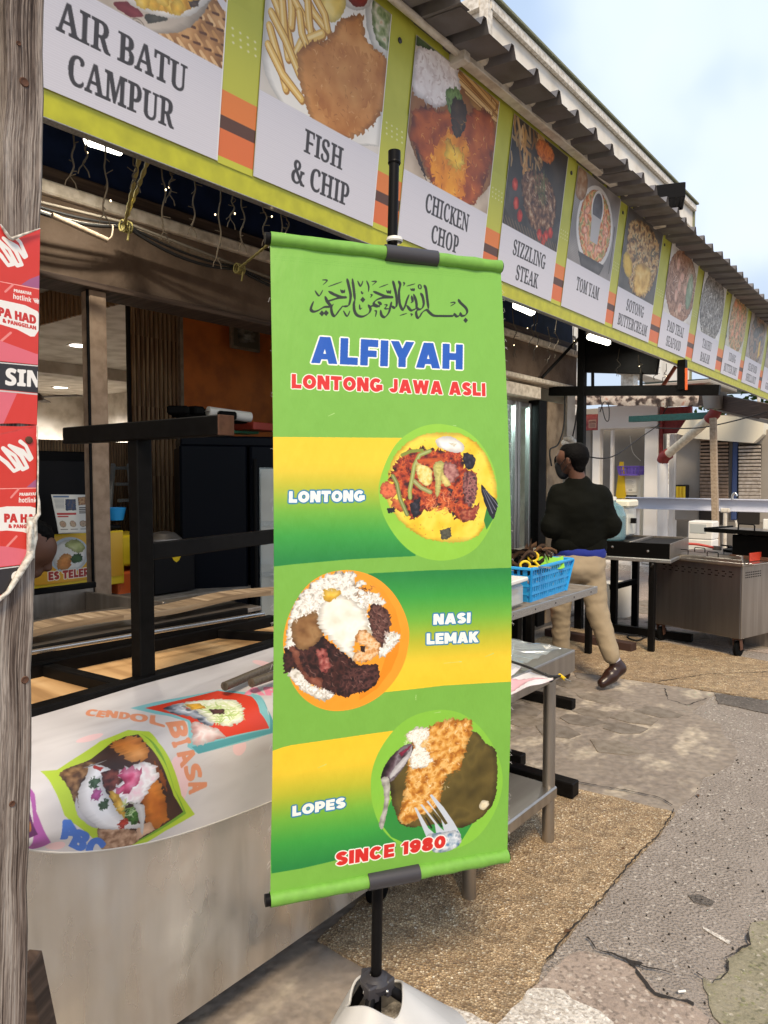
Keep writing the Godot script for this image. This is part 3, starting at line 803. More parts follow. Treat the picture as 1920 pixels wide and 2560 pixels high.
func roof_and_facade():
	var roof := thing("corrugated_roof", "long corrugated metal roof overhanging the lime menu sign", "roof", Vector3.ZERO)
	for s in 12:
		var z0 := 1.3 - s * 0.96
		var mb := MB.new()
		var prof := []
		for k in 4:
			var b := z0 - k * 0.24
			prof.append_array([Vector2(b, 0), Vector2(b - 0.155, 0.004), Vector2(b - 0.178, 0.05), Vector2(b - 0.200, 0.052), Vector2(b - 0.222, 0.0)])
		prof.append(Vector2(z0 - 0.96, 0.0)); prof.append(Vector2(z0 - 0.96 - 0.05, 0.003))
		var xi := -3.9 if z0 > -6.6 else -2.35
		var jit := rng.randf_range(-0.012, 0.012)
		for i in prof.size() - 1:
			var p: Vector2 = prof[i]; var q: Vector2 = prof[i + 1]
			for t in [0.0, 0.0025]:
				var V := []
				for c in [[-1.645 + jit, p], [-1.645 + jit, q], [xi, q], [xi, p]]:
					V.append(Vector3(c[0], edge_y(c[1].x) + c[1].y + (-1.645 - c[0]) * 0.10 + t + (s % 2) * 0.003, c[1].x))
				if t > 0: mb.quad(V[0], V[3], V[2], V[1])
				else: mb.quad(V[0], V[1], V[2], V[3])
		part("roof_sheet", mb, mats.roof_metal if s % 3 else mats.roof_metal_b, roof)
	for x in [-2.05, -2.9]:
		var mb := MB.new(); var ze := -11.0 if x > -2.5 else -7.0
		mb.bar(Vector3(x, edge_y(1.3) - 0.06 + (-1.645 - x) * 0.1, 1.3), Vector3(x, edge_y(ze) - 0.06 + (-1.645 - x) * 0.1, ze), 0.05, 0.08)
		part("purlin", mb, mats.black_steel, roof)
	# food-court building
	var b := thing("food_court", "food court building with brown beam and cream moulding over open shopfront", "building", Vector3.ZERO)
	part("beam", B(Vector3(-3.30, 2.57, -2.85), Vector3(0.2, 0.34, 8.7)), mats.beam_paint, b)
	part("moulding", B(Vector3(-3.275, 2.77, -2.85), Vector3(0.21, 0.06, 8.7), 0, 0.008), mats.mould_paint, b)
	part("timber_band", B(Vector3(-3.285, 2.835, -2.85), Vector3(0.17, 0.07, 8.7)), mats.brown_timber, b)
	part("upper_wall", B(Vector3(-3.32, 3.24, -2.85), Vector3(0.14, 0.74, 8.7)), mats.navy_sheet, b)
	part("lower_trim", B(Vector3(-3.27, 2.385, -2.0), Vector3(0.2, 0.03, 7.0)), mats.brown_timber, b)
	part("ledge", B(Vector3(-3.22, 2.40, -6.3), Vector3(0.16, 0.045, 1.85), 0, 0.008), mats.mould_paint, b)
	part("floor", B(Vector3(-8.1, 0.02, -2.8), Vector3(9.8, 0.04, 9.0)), mats.floor_tile, b)
	part("ceiling", B(Vector3(-8.38, 3.06, -2.8), Vector3(9.96, 0.12, 9.0)), mats.ceiling_white, b)
	part("back_wall", B(Vector3(-13.2, 1.5, -2.8), Vector3(0.2, 3.0, 9.0)), mats.ceiling_white, b)
	part("side_wall", B(Vector3(-8.2, 1.5, 1.65), Vector3(9.8, 3.0, 0.2)), mats.ceiling_white, b)
	part("side_wall", B(Vector3(-8.2, 1.5, -7.3), Vector3(9.8, 3.0, 0.2)), mats.ceiling_white, b)
	part("ceiling_beam", B(Vector3(-9.5, 2.92, -2.8), Vector3(0.3, 0.16, 8.6)), mats.ceiling_white, b)
	part("wall", B(Vector3(-3.36, 1.2, -4.5), Vector3(0.14, 2.34, 2.0)), mats.grey_wall, b)
	part("wall", B(Vector3(-3.36, 1.2, 1.0), Vector3(0.14, 2.34, 1.5)), mats.grey_wall, b)
	var pl := part("pillar", B(Vector3(-3.24, 1.2, -1.83), Vector3(0.08, 2.34, 0.085)), mats.pillar_wood, b)
	part("pillar_strip", B(Vector3(-3.21, 1.2, -1.782), Vector3(0.012, 2.34, 0.012)), mats.black_steel, pl)
	part("pillar", B(Vector3(-3.30, 1.13, -6.72), Vector3(0.2, 2.2, 0.36)), mats.tan_wall, b)
	part("column", B(Vector3(-3.25, 1.13, -6.42), Vector3(0.12, 2.2, 0.16)), mats.black_steel, b)
	part("door_head", B(Vector3(-3.24, 2.29, -5.85), Vector3(0.12, 0.11, 1.0)), mats.mould_paint, b)
	# iron props under the roof at the end of the frontage
	var f := thing("roof_frame", "black steel roof frame with tall post behind the walking man", "frame", Vector3(-2.9, 0, -6.65))
	var L := func(p: Vector3) -> Vector3: return p - Vector3(-2.9, 0, -6.65)
	var mb := MB.new(); mb.bar(Vector3(0, 0, 0), Vector3(0, 3.2, 0), 0.07, 0.07); part("post", mb, mats.black_steel, f)
	mb = MB.new(); mb.bar(L.call(Vector3(-3.235, 2.342, -6.650)), L.call(Vector3(-1.655, 2.236, -6.650)), 0.06, 0.09); part("chord", mb, mats.black_steel, f)
	mb = MB.new(); mb.bar(L.call(Vector3(-2.918, 2.683, -6.680)), L.call(Vector3(-2.176, 2.597, -6.680)), 0.05, 0.36); part("lintel", mb, mats.black_steel, f)
	for u in [[Vector3(-2.790, 2.490, -6.640), Vector3(-2.787, 2.320, -6.640), 0.025], [Vector3(-2.329, 2.449, -6.640), Vector3(-2.326, 2.285, -6.640), 0.025], [Vector3(-1.968, 2.521, -6.640), Vector3(-1.963, 2.258, -6.640), 0.07]]:
		mb = MB.new(); mb.bar(L.call(u[0]), L.call(u[1]), u[2], u[2]); part("strut", mb, mats.black_steel, f)
	mb = MB.new(); mb.bar(L.call(Vector3(-3.15, 2.43, -6.3)), L.call(Vector3(-2.92, 2.85, -6.66)), 0.025, 0.025); part("brace", mb, mats.black_steel, f)
	mb = MB.new(); mb.bar(L.call(Vector3(-2.238, 2.303, -6.900)), L.call(Vector3(-2.101, 2.512, -6.900)), 0.03, 0.03); part("brace", mb, mats.tile_orange, f)
	mb = MB.new(); mb.bar(L.call(Vector3(-1.917, 2.251, -6.600)), L.call(Vector3(-1.921, 2.442, -6.600)), 0.02, 0.02); part("strut", mb, mats.orange_plastic, f)

# ---------- buildings behind ----------
func back_buildings():
	var K := 1.6
	var s := thing("box_signboard", "large white boxed signboard standing above the corrugated roof", "signboard", Vector3(-6.4, 1.5, -10.64))
	var bp := func(called: String, c: Vector3, d: Vector3, m: Material, par: Node = null):
		return part(called, B((c + Vector3(0, 2.0, 0)) * K, d * K), m, par if par else s)
	bp.call("face_panel", Vector3(-0.15, 1.25, -3.66), Vector3(0.3, 3.3, 7.3), mats.billboard_white)
	bp.call("return_panel", Vector3(-0.78, 1.20, -0.02), Vector3(0.96, 3.2, 0.06), mats.rust_stain)
	bp.call("corner_trim", Vector3(0.0, 1.28, 0.0), Vector3(0.10, 3.36, 0.10), mats.white_metal)
	bp.call("corner_trim", Vector3(0.0, 1.28, -7.32), Vector3(0.06, 3.36, 0.06), mats.mould_green)
	bp.call("side_rail", Vector3(-0.7, 2.90, 0.03), Vector3(1.3, 0.14, 0.06), mats.white_metal)
	var cp = bp.call("coping", Vector3(-0.12, 2.95, -3.66), Vector3(0.42, 0.03, 7.4), mats.mould_green)
	bp.call("coping_trim", Vector3(0.035, 2.86, -3.66), Vector3(0.05, 0.10, 7.3), mats.white_metal, cp)
	bp.call("trim_line", Vector3(0.012, 2.50, -3.72), Vector3(0.03, 0.028, 7.1), mats.white_metal)
	bp.call("trim_line", Vector3(0.012, 2.41, -3.72), Vector3(0.03, 0.018, 7.1), mats.white_metal)
	for k in 4: bp.call("support", Vector3(-0.2, -1.25, -0.2 - k * 2.3), Vector3(0.2, 1.8, 0.2), mats.white_metal)
	var em := MB.new()
	for i in 7:
		var a := TAU * i / 7
		var c := Vector3(0.004, 4.38 + cos(a) * 0.11, -0.32 + sin(a) * 0.07) * K
		em.tube(arc(c + Vector3(0, 0.08, 0), c - Vector3(0, 0.08, 0), 0, 3, Vector3(0, 0, 0.045)) + arc(c - Vector3(0, 0.08, 0), c + Vector3(0, 0.08, 0), 0, 3, Vector3(0, 0, -0.045)), 0.010, 5)
	em.tube([Vector3(0.004, 4.25, -0.32) * K, Vector3(0.004, 3.6, -0.32) * K], 0.014, 5)
	part("emblem", em, mats.emblem_pink, s)
	for i in 4: bp.call("letter", Vector3(0.004, 1.64 - i * 0.03, -1.05 - i * 0.42), Vector3(0.012, 0.3, 0.2 if i % 2 else 0.13), mats.faded_blue)
	# white kiosk house across the end of the lane
	var k := thing("white_kiosk", "white painted kiosk building with mossy eave and open window", "building", Vector3.ZERO)
	var Z := -11.8
	var put := func(called, u0, v0, u1, v1, zf, dp, m, parent = k):
		var a: Vector3 = gp(u0, v1, zf); var c: Vector3 = gp(u1, v0, zf)
		return part(called, B((a + c) / 2 - Vector3(0, 0, dp / 2), Vector3(c.x - a.x, c.y - a.y, dp), 0, 0.01), m, parent)
	put.call("jamb", 1477, 1070, 1501, 1409, Z, 0.15, mats.white_wall)
	put.call("mullion", 1523, 1074, 1534, 1300, Z - 0.05, 0.08, mats.white_wall)
	put.call("pillar", 1606, 1070, 1646, 1409, Z + 0.05, 0.3, mats.white_wall)
	put.call("header", 1494, 1008, 1646, 1073, Z, 0.25, mats.white_wall)
	put.call("side_panel", 1412, 1035, 1479, 1400, Z - 0.15, 0.1, mats.grey_wall)
	put.call("base_wall", 1502, 1350, 1606, 1415, Z - 0.02, 0.2, mats.white_wall)
	put.call("back_wall", 1440, 1010, 1665, 1400, Z - 1.6, 0.1, mats.grey_wall)
	put.call("corner_board", 1647, 1012, 1656, 1160, Z + 0.02, 0.1, mats.red_paint)
	put.call("red_panel", 1655, 1015, 1728, 1084, Z - 0.05, 0.1, mats.red_paint)
	put.call("pillar", 1668, 1085, 1687, 1405, Z - 0.05, 0.2, mats.white_wall)
	put.call("rear_wall", 1687, 1030, 1960, 1405, Z - 0.8, 0.1, mats.grey_wall)
	var ev := MB.new()
	ev.grid(func(u, v): 
		var a := gp(1400, 983 + 28 * v, Z + 0.7); var c := gp(1752, 981 + 36 * v, Z + 0.7)
		return a.lerp(c, u) + Vector3(0, sin(u * 23.0) * 0.008, 0.02 * sin(v * PI)), 40, 4, 0.05)
	part("eave_fascia", ev, mats.mossy_fascia, k)
	var roof := part("roof", B(Vector3(-4.566, 2.904, -12.200), Vector3(3.2, 0.06, 1.6), 0.0, 0.02), mats.grey_wall, k)
	for i in 14:
		var a := gp(1405 + i * 25, 981, Z + 0.45)
		part("tile", B(a + Vector3(0.08, 0.04 + 0.006 * (i % 3), -0.2), Vector3(0.19, 0.045, 0.7), 0.0, 0.012), mats.tile_orange, roof)
	# shop row behind the kiosk, end of lane
	var h := thing("shop_row", "shuttered shop row at the end of the lane under a dark eave", "building", Vector3.ZERO)
	put.call("wall", 1687, 1070, 2000, 1300, -11.4, 0.12, mats.grey_wall, h)
	for sh in [[1749, 1096, 1821, 1250, "brown"], [1846, 1114, 1902, 1250, "grey"]]:
		var door = put.call("roller_shutter", sh[0] - 2, sh[1] - 4, sh[2] + 2, sh[3] + 60, -11.36, 0.03, mats.dark_backing, h)
		for i in 17:
			var v0: float = sh[1] + i * 9.0
			put.call("shutter_slat", sh[0], v0, sh[2], v0 + 7.2, -11.31, 0.03, mats.shutter_brown if sh[4] == "brown" else mats.shutter_grey, door)
	put.call("column", 1827, 1100, 1845, 1300, -11.33, 0.12, mats.gap_blue, h)  # made-up blue column, its colour stands in for the dark gap between shutters
	var em2 := MB.new(); em2.bar(Vector3(-2.994, 2.623, -11.000), Vector3(-1.520, 2.162, -9.400), 0.06, 0.20); part("eave", em2, mats.brown_timber, h)
	var em3 := MB.new(); em3.bar(Vector3(-2.707, 2.433, -10.900), Vector3(-1.501, 2.052, -9.300), 0.10, 0.05); part("gutter", em3, mats.grey_wall, h)
	# awning hood
	var hood := MB.new()
	hood.poly([Vector2(0, 0), Vector2(0.98, -0.14), Vector2(0.97, -0.35), Vector2(0.85, -0.47), Vector2(0.05, -0.38), Vector2(-0.2, -0.30)], Vector3(-3.179, 2.434, -11.200), Vector3.RIGHT, Vector3.UP, 0.5)
	one("extractor_hood", hood, mats.cream_plastic, "cream extractor hood on the wall above the brown shutter", "hood")
	one("teal_beam", bar_mb(Vector3(-4.071, 2.384, -11.200), Vector3(-2.641, 2.318, -10.400), 0.1, 0.09), mats.teal_paint, "teal painted beam sticking out from the white kiosk wall", "beam")
	var pp := thing("drain_pipe", "white drain pipe with diagonal cream run and red elbows by the kiosk", "pipe", Vector3.ZERO)
	var mb := MB.new(); mb.cyl(Vector3(-3.433, 1.745, -10.750), Vector3(-3.406, 0.270, -10.750), 0.072); part("vertical_run", mb, mats.white_wall, pp)
	mb = MB.new(); mb.cyl(Vector3(-3.379, 1.783, -10.700), Vector3(-2.620, 2.288, -10.200), 0.06); part("diagonal_run", mb, mats.ivory_pipe, pp)
	mb = MB.new(); mb.tube([Vector3(-3.433, 1.721, -10.750), Vector3(-3.407, 1.773, -10.720), Vector3(-3.328, 1.822, -10.680)], 0.085, 10); part("elbow", mb, mats.red_paint, pp)
	mb = MB.new(); mb.tube([Vector3(-2.677, 2.252, -10.250), Vector3(-2.601, 2.314, -10.200), Vector3(-2.582, 2.365, -10.200)], 0.08, 10); part("elbow", mb, mats.red_paint, pp)
	var hb := MB.new(); hb.lathe(Vector3(-2.679, 2.414, -10.500), [[0.0, 0], [0.13, 0], [0.16, 0.22], [0.15, 0.22], [0.0, 0.21]], 4, Vector3.UP)
	part("hopper", hb, mats.grey_wall, pp)
	one("timber_pole", bar_mb(Vector3(-2.358, 2.192, -9.200), Vector3(-2.277, 0.301, -9.200), 0.07, 0.07), mats.wood_pole, "slim pale timber pole standing before the brown shutter", "pole")
	var ib := thing("steel_beam", "grey steel I beam spanning behind the hot plate cart", "beam", Vector3(-2.381, 1.141, -9.600))
	var half := 1.15
	part("web", B(Vector3(0, 0, 0), Vector3(half * 2 - 0.02, 0.13, 0.012)), mats.beam_grey, ib)
	part("flange", B(Vector3(0, 0.07, 0), Vector3(half * 2, 0.014, 0.13)), mats.beam_grey, ib)
	part("flange", B(Vector3(0, -0.07, 0), Vector3(half * 2, 0.014, 0.13)), mats.beam_grey, ib)
	part("end_plate", B(Vector3(-half + 0.03, 0, 0), Vector3(0.02, 0.14, 0.13)), mats.rust, ib)
	part("support", B(Vector3(-half + 0.12, -0.6, -0.02), Vector3(0.08, 1.05, 0.08)), mats.white_wall, ib)
	part("support", B(Vector3(1.0, -0.6, -0.02), Vector3(0.08, 1.05, 0.08)), mats.white_wall, ib)
	# kiosk contents
	var fr := thing("white_cupboard", "tall white cupboard with taped notice inside the kiosk window", "cupboard", Vector3.ZERO)
	put.call("carcass", 1551, 1187, 1603, 1420, Z - 0.25, 0.4, mats.cream_plastic, fr)
	put.call("dark_door", 1561, 1238, 1592, 1400, Z - 0.235, 0.012, mats.dark_backing, fr)
	var cv := Cv.new(96, 104, hx("e9e0c8"))
	cv.rect(6, 6, 84, 92, hx("f3ecd8"))
	for i in 11: cv.rect(16, 14 + i * 6, 40 + (i * 37) % 26, 1.5, hx("8d8574"))
	cv.rect(34, 84, 28, 6, hx("6a6456"))
	var nm := print_mat("notice_print", cv.done(), 0.6)
	var nt := MB.new(); var na := gp(1561, 1196, Z - 0.238); var nb := gp(1592, 1231, Z - 0.238)
	nt.quad(na, Vector3(nb.x, na.y, na.z), nb, Vector3(na.x, nb.y, na.z)); part("notice", nt, nm, fr)
	basket("laundry_basket", Vector3(-4.364, 1.520, -12.050), Vector3(0.30, 0.14, 0.22), 0, mats.purple_plastic, "small purple plastic basket on top of the white cupboard", 6, 2)
	var yb := MB.new(); yb.poly([Vector2(-0.09, 0), Vector2(0.09, 0), Vector2(0.03, 0.62), Vector2(-0.03, 0.62)], Vector3(-4.524, 1.121, -12.020), Vector3.RIGHT, Vector3.UP, 0.03)
	one("floor_sign", yb, mats.yellow_plastic, "yellow folding floor sign beside the white cupboard", "sign")
	var yc := thing("gas_crate", "dark crate of yellow bottles behind the steel beam", "crate", Vector3.ZERO)
	put.call("crate", 1688, 1212, 1714, 1262, -11.2, 0.2, mats.dark_backing, yc)
	for i in 3:
		var ym := MB.new(); ym.cyl(gp(1694 + i * 8, 1258, -11.15), gp(1694 + i * 8, 1216, -11.15), 0.022); part("bottle", ym, mats.yellow_plastic, yc)
	# teal stall roof, and crates and greenery past the sign's end
	var tr := thing("stall_roof", "translucent teal stall roof glimpsed below the far end of the sign", "roof", Vector3.ZERO)
	var tm := MB.new(); tm.quad(Vector3(-5.0, 3.3, -14.0), Vector3(-0.6, 3.05, -12.6), Vector3(-0.6, 3.35, -19.0), Vector3(-5.0, 3.6, -20.0)); part("sheet", tm, mats.teal_paint, tr)
	for i in 6:
		var pm := MB.new(); pm.bar(Vector3(-2.6 + i * 0.4, 3.15, -12.8 - i * 0.05), Vector3(-2.6 + i * 0.4, 2.5, -12.8 - i * 0.05), 0.04, 0.04); part("post", pm, mats.white_metal, tr)
	tree("garden_tree", Vector3(-3.5, 0, -17.5), 3.1, 1.2, 900, "leafy tree rising behind the kiosk roof past the black frame")
	tree("garden_tree", Vector3(-1.3, 0, -19.0), 2.85, 1.3, 900, "second leafy tree, farther back below the end of the sign")
	var fw := thing("far_building", "pale building far behind the kiosk closing the lane", "building", Vector3(-3, 0, -26))
	part("wall", B(Vector3(0, 1.2, 0), Vector3(14, 2.4, 0.4)), mats.white_wall, fw)
	part("roof", B(Vector3(0, 2.46, 0), Vector3(14.4, 0.12, 1.4)), mats.brown_timber, fw)

func bar_mb(a: Vector3, b: Vector3, w: float, h: float) -> MB:
	var mb := MB.new(); mb.bar(a, b, w, h); return mb

func gp(u: float, v: float, z: float) -> Vector3:   # where the survey sight line (u, v) meets the plane at that z
	var d := Vector3(-0.62628, -0.04994, -0.77799) + Vector3(0.77897, 0, -0.62705) * ((u - 960.0) / 1800.0) + Vector3(-0.03131, 0.99875, -0.0389) * ((1280.0 - v) / 1800.0)
	return Vector3(0, 1.5, 0) + d * (z / d.z)

func tree(called: String, at: Vector3, h: float, r: float, n: int, label: String):
	var t := thing(called, label, "tree", at)
	var mb := MB.new(); mb.tube([Vector3.ZERO, Vector3(0.05, h * 0.4, 0), Vector3(0, h * 0.75, 0.05)], [0.12, 0.09, 0.05], 8)
	for i in 5:
		var a := TAU * i / 5
		mb.tube([Vector3(0.03, h * (0.4 + 0.06 * i), 0), Vector3(cos(a) * r * 0.6, h * (0.6 + 0.06 * i), sin(a) * r * 0.6)], [0.04, 0.015], 5)
	part("trunk", mb, mats.brown_timber, t)
	var lf := MB.new()
	for i in n:
		var k := i % 14
		var c := Vector3(sin(k * 2.4) * r * 0.62, h * (0.62 + 0.38 * fmod(k * 0.37, 1.0)), cos(k * 2.4) * r * 0.62)
		var p := c + Vector3(rng.randfn(), rng.randfn() * 0.8, rng.randfn()) * r * 0.24
		var bs := Basis(Vector3(rng.randfn(), rng.randfn(), rng.randfn()).normalized(), rng.randf() * TAU)
		var s := rng.randf_range(0.05, 0.10)
		lf.quad(p + bs * Vector3(-s, 0, 0), p + bs * Vector3(0, s * 0.5, 0.01), p + bs * Vector3(s, 0, 0), p + bs * Vector3(0, -s * 0.5, -0.01))
	part("crown", lf, mats.leaf, t).set_meta("kind", "stuff")


func spot(at: Vector3, energy: float, size: float, to := Vector3.DOWN):
	var l := SpotLight3D.new(); l.name = numbered("lamp_light"); l.position = at; l.light_energy = energy; l.spot_angle = 75; l.spot_range = 20; l.spot_attenuation = 2; l.light_size = size; l.shadow_enabled = true
	l.light_color = Color(1, 0.98, 0.95)
	add_child(l); l.look_at(at + to, Vector3.RIGHT)

func restaurant_interior():
	# fluted feature wall, each batten its own
	var w := thing("slatted_wall", "fluted timber slat wall inside the food court beside orange wall", "wall panel", Vector3(-4.62, 0, -2.88))
	part("backing", B(Vector3(-0.03, 1.5, -0.37), Vector3(0.03, 2.96, 0.76)), mats.dark_backing, w)
	for i in 20:
		part("slat", B(Vector3(0, 1.5, -0.02 - i * 0.037), Vector3(0.03, 2.96, 0.024), 0, 0.005), mats.slat_wood, w)
	var v := thing("slatted_bulkhead", "short slatted timber bulkhead hanging under the restaurant ceiling", "wall panel", Vector3(-4.66, 2.74, -2.9))
	part("backing", B(Vector3(-1.2, 0.14, -0.03), Vector3(2.4, 0.26, 0.02)), mats.dark_backing, v)
	for i in 34:
		part("slat", B(Vector3(-0.03 - i * 0.07, 0.13, -0.005), Vector3(0.045, 0.26, 0.02), 0, 0.004), mats.slat_wood, v)
	var ow := thing("orange_partition", "burnt orange painted partition behind the dark fridge", "wall", Vector3(-4.62, 0, -4.4))
	part("panel", B(Vector3(0, 1.5, 0.37), Vector3(0.06, 2.96, 1.5)), mats.orange_wall, ow)
	part("edge_trim", B(Vector3(0.02, 1.4, 1.12), Vector3(0.05, 2.7, 0.03)), mats.pillar_wood, ow)
	var pc := Cv.new(96, 96, hx("6a5a48"))
	pc.food(vv([10, 20, 80, 12, 88, 70, 20, 84]), [hx("3d332b"), hx("8b7d6e"), hx("b3a898")], 18, 3)
	pc.food(vv([34, 46, 66, 40, 70, 64, 40, 70]), [hx("8f877c"), hx("cfc8be")], 10, 2)
	var pf := thing("framed_picture", "small framed picture hanging on the orange partition", "picture", Vector3(-4.560, 2.635, -3.873))
	part("frame", B(Vector3(0, 0, 0), Vector3(0.03, 0.24, 0.30)), mats.pillar_wood, pf)
	var pq := MB.new(); pq.quad(Vector3(0.018, 0.10, 0.13), Vector3(0.018, 0.10, -0.13), Vector3(0.018, -0.10, -0.13), Vector3(0.018, -0.10, 0.13)); part("picture_print", pq, print_mat("picture_print", pc.done()), pf)
	var lp := thing("fluted_partition", "low fluted tan partition glimpsed between pillar and black stall post", "partition", Vector3(-4.70, 0, -2.15))
	part("backing", B(Vector3(-0.03, 0.88, -0.48), Vector3(0.03, 1.72, 0.98)), mats.pillar_wood, lp)
	for i in 47: part("slat", B(Vector3(-0.008, 0.88, -0.01 - i * 0.0205), Vector3(0.014, 1.72, 0.013), 0, 0.003), mats.slat_wood, lp)
	# downlights
	for d in [[Vector3(-7.95, 2.997, -4.31), "round downlight nearer the fluted wall in the restaurant ceiling"], [Vector3(-11.95, 2.997, -6.12), "round downlight farther back in the restaurant ceiling"]]:
		var t := thing("downlight", d[1], "ceiling light", d[0], 0, "downlights in the restaurant ceiling")
		var r := MB.new(); r.lathe(Vector3.ZERO, [[0.11, -0.004], [0.145, -0.012], [0.15, 0.0]], 24); part("rim", r, mats.white_metal, t)
		var g := MB.new(); g.lathe(Vector3.ZERO, [[0.0, -0.006], [0.11, -0.005]], 24); part("lens", g, mats.down_glow, t)
		spot(d[0] - Vector3(0, 0.02, 0), 15.0, 0.08)
	# ceiling fan
	var fan := thing("ceiling_fan", "dark ceiling fan spreading its blades beyond the shopfront pillar", "fan", Vector3(-10.3, 2.62, -4.9))
	var hm := MB.new(); hm.cyl(Vector3(0, 0.3, 0), Vector3(0, 0.02, 0), 0.02); hm.lathe(Vector3(0, -0.06, 0), [[0.0, 0], [0.1, 0.01], [0.12, 0.06], [0.05, 0.12]], 16); part("motor", hm, mats.brown_timber, fan)
	for i in 3:
		var bm := MB.new(); bm.box(Vector3(0.42, 0, 0).rotated(Vector3.UP, TAU * i / 3 + 0.4), Vector3(0.66, 0.012, 0.13), Basis(Vector3.UP, TAU * i / 3 + 0.4)); part("blade", bm, mats.brown_timber, fan)
	# dark drinks fridge
	var fr := thing("drinks_fridge", "tall dark navy drinks fridge with glass door behind the stall rail", "fridge", Vector3(-3.45, 0, -2.44), -0.56)
	part("cabinet", B(Vector3(-0.3, 0.85, -0.195), Vector3(0.6, 1.66, 0.38), 0, 0.012), mats.fridge_navy, fr)
	part("top_box", B(Vector3(-0.25, 1.70, -0.3), Vector3(0.5, 0.06, 0.58), 0, 0.01), mats.fridge_navy, fr)
	var dr := part("door", B(Vector3(-0.28, 0.85, -0.66), Vector3(0.56, 1.66, 0.52), 0, 0.012), mats.fridge_navy, fr)
	part("pale_liner", B(Vector3(-0.002, 0.95, -0.66), Vector3(0.008, 1.18, 0.40)), mats.ceiling_white, dr)  # pale liner sheet set just behind the door glass
	part("pane", B(Vector3(0.016, 0.95, -0.66), Vector3(0.006, 1.2, 0.42)), mats.glass, dr)
	part("handle", B(Vector3(0.03, 0.95, -0.425), Vector3(0.02, 1.3, 0.02)), mats.black_steel, fr)
	for i in 3: part("shelf", B(Vector3(0.006, 0.62 + i * 0.3, -0.66), Vector3(0.008, 0.03, 0.40)), mats.alu, dr)
	var rl := MB.new(); rl.cyl(Vector3(-3.550, 1.886, -2.724), Vector3(-3.500, 1.868, -3.008), 0.032); rl.lathe(Vector3(-3.550, 1.886, -2.722), [[0.0, 0.0], [0.03, 0.002]], 12)
	one("paper_roll", rl, mats.white_plastic, "roll of white paper lying on top of the dark fridge", "paper roll")
	var hp := MB.new()
	for i in 9: hp.box(Vector3(-3.600, 1.858, -2.884) + Vector3(rng.randf_range(-0.1, 0.1), rng.randf_range(0, 0.03), -0.12 + i * 0.06), Vector3(0.12, 0.05, 0.08), Basis(Vector3.UP, rng.randf() * 3), 0.01)
	one("wrapped_bundle", hp, mats.rubber, "dark wrapped bundles heaped on top of the fridge", "bundle")
	one("red_carton", B(Vector3(-3.720, 1.828, -3.249), Vector3(0.2, 0.05, 0.26), 0.1), mats.red_plastic, "flat dark red carton on top of the fridge", "carton")
	one("green_carton", B(Vector3(-3.850, 1.821, -3.220), Vector3(0.16, 0.07, 0.2), -0.1), mats.green_plastic, "green carton behind the flat red one on the fridge", "carton")
	var pbg := MB.new()
	pbg.grid(func(u, v): return Vector3(-3.440, 1.704, -3.150) + Vector3(0.03 * sin(u * TAU) * (0.6 + v), -0.22 * v, 0.05 * cos(u * TAU) * (0.5 + 0.7 * v) + 0.006 * sin(u * 30)), 20, 8)
	one("purple_bag", pbg, mats.purple_plastic, "purple plastic bag hanging on the fridge door handle", "bag")
	# black booth, menu board and dessert sign
	var bk := thing("black_cabinet", "matt black cabinet standing behind the shopfront pillar", "cabinet", Vector3(-3.9, 0, -1.9))
	part("carcass", B(Vector3(0, 0.83, 0.2), Vector3(0.4, 1.6, 0.75)), mats.rubber, bk)
	part("door", B(Vector3(0.206, 0.83, 0.2), Vector3(0.012, 1.5, 0.68)), mats.black_plastic, bk)
	var mc := Cv.new(140, 150, hx("d8d3c8"))
	mc.rect(6, 4, 60, 7, hx("54678a"))
	for i in 8: mc.rect(8, 16 + i * 5, 40, 2, hx("8a8a8c"))
	mc.food(vv([52, 18, 92, 18, 92, 62, 52, 62]), [hx("1d2740"), hx("33415f"), hx("8b5a3a")], 9, 1)
	mc.food(vv([100, 10, 134, 8, 134, 40, 102, 42]), [hx("5a4028"), hx("a9794a"), hx("d8c090")], 7, 1)
	mc.rect(8, 72, 84, 8, hx("b0302c")); mc.rect(8, 84, 50, 5, hx("b0302c"))
	for i in 4: mc.rect(104, 50 + i * 7, 26, 4, hx("40382f"))
	for i in 3: mc.food(mc.ell(26 + i * 46, 116, 15, 13), [hx("6b5138"), hx("b9a586"), hx("8c4436")], 6, 1)
	for i in 3: mc.rect(10 + i * 46, 136, 34, 3, hx("77726a"))
	var mb := MB.new(); mb.quad(Vector3(-3.500, 1.408, -1.734), Vector3(-3.500, 1.404, -1.923), Vector3(-3.460, 1.216, -1.904), Vector3(-3.460, 1.221, -1.748))
	var mn := thing("menu_board", "tilted printed menu board with small dish pictures above yellow sign", "menu board", Vector3.ZERO)
	part("menu_print", mb, print_mat("menu_print", mc.done(), 0.45), mn)
	var mk := MB.new(); mk.quad(Vector3(-3.505, 1.404, -1.926), Vector3(-3.505, 1.409, -1.735), Vector3(-3.465, 1.217, -1.748), Vector3(-3.465, 1.211, -1.906)); part("board", mk, mats.white_plastic, mn)
	var ec := Cv.new(300, 150, hx("dca52a"))
	ec.fade(vv([0, 0, 300, 0, 300, 150, 0, 150]), [hx("e5b43a"), hx("d79a1e")], Vector2(0, 0), Vector2(0, 150))
	ec.poly(ec.ell(112, 62, 66, 58), hx("b9c4c9")); ec.food(ec.ell(114, 64, 58, 52), [hx("c9ccc8"), hx("e6e2d9"), hx("d8c9b0")], 40, 1)
	ec.food(vv([70, 86, 92, 58, 118, 66, 114, 102, 82, 108]), [hx("c9702a"), hx("e89a4a"), hx("f0b878")], 26, 3)
	ec.food(vv([98, 26, 134, 12, 166, 40, 146, 58, 116, 44]), [hx("7f8a4a"), hx("b9bd78"), hx("d8d8a8")], 24, 2)
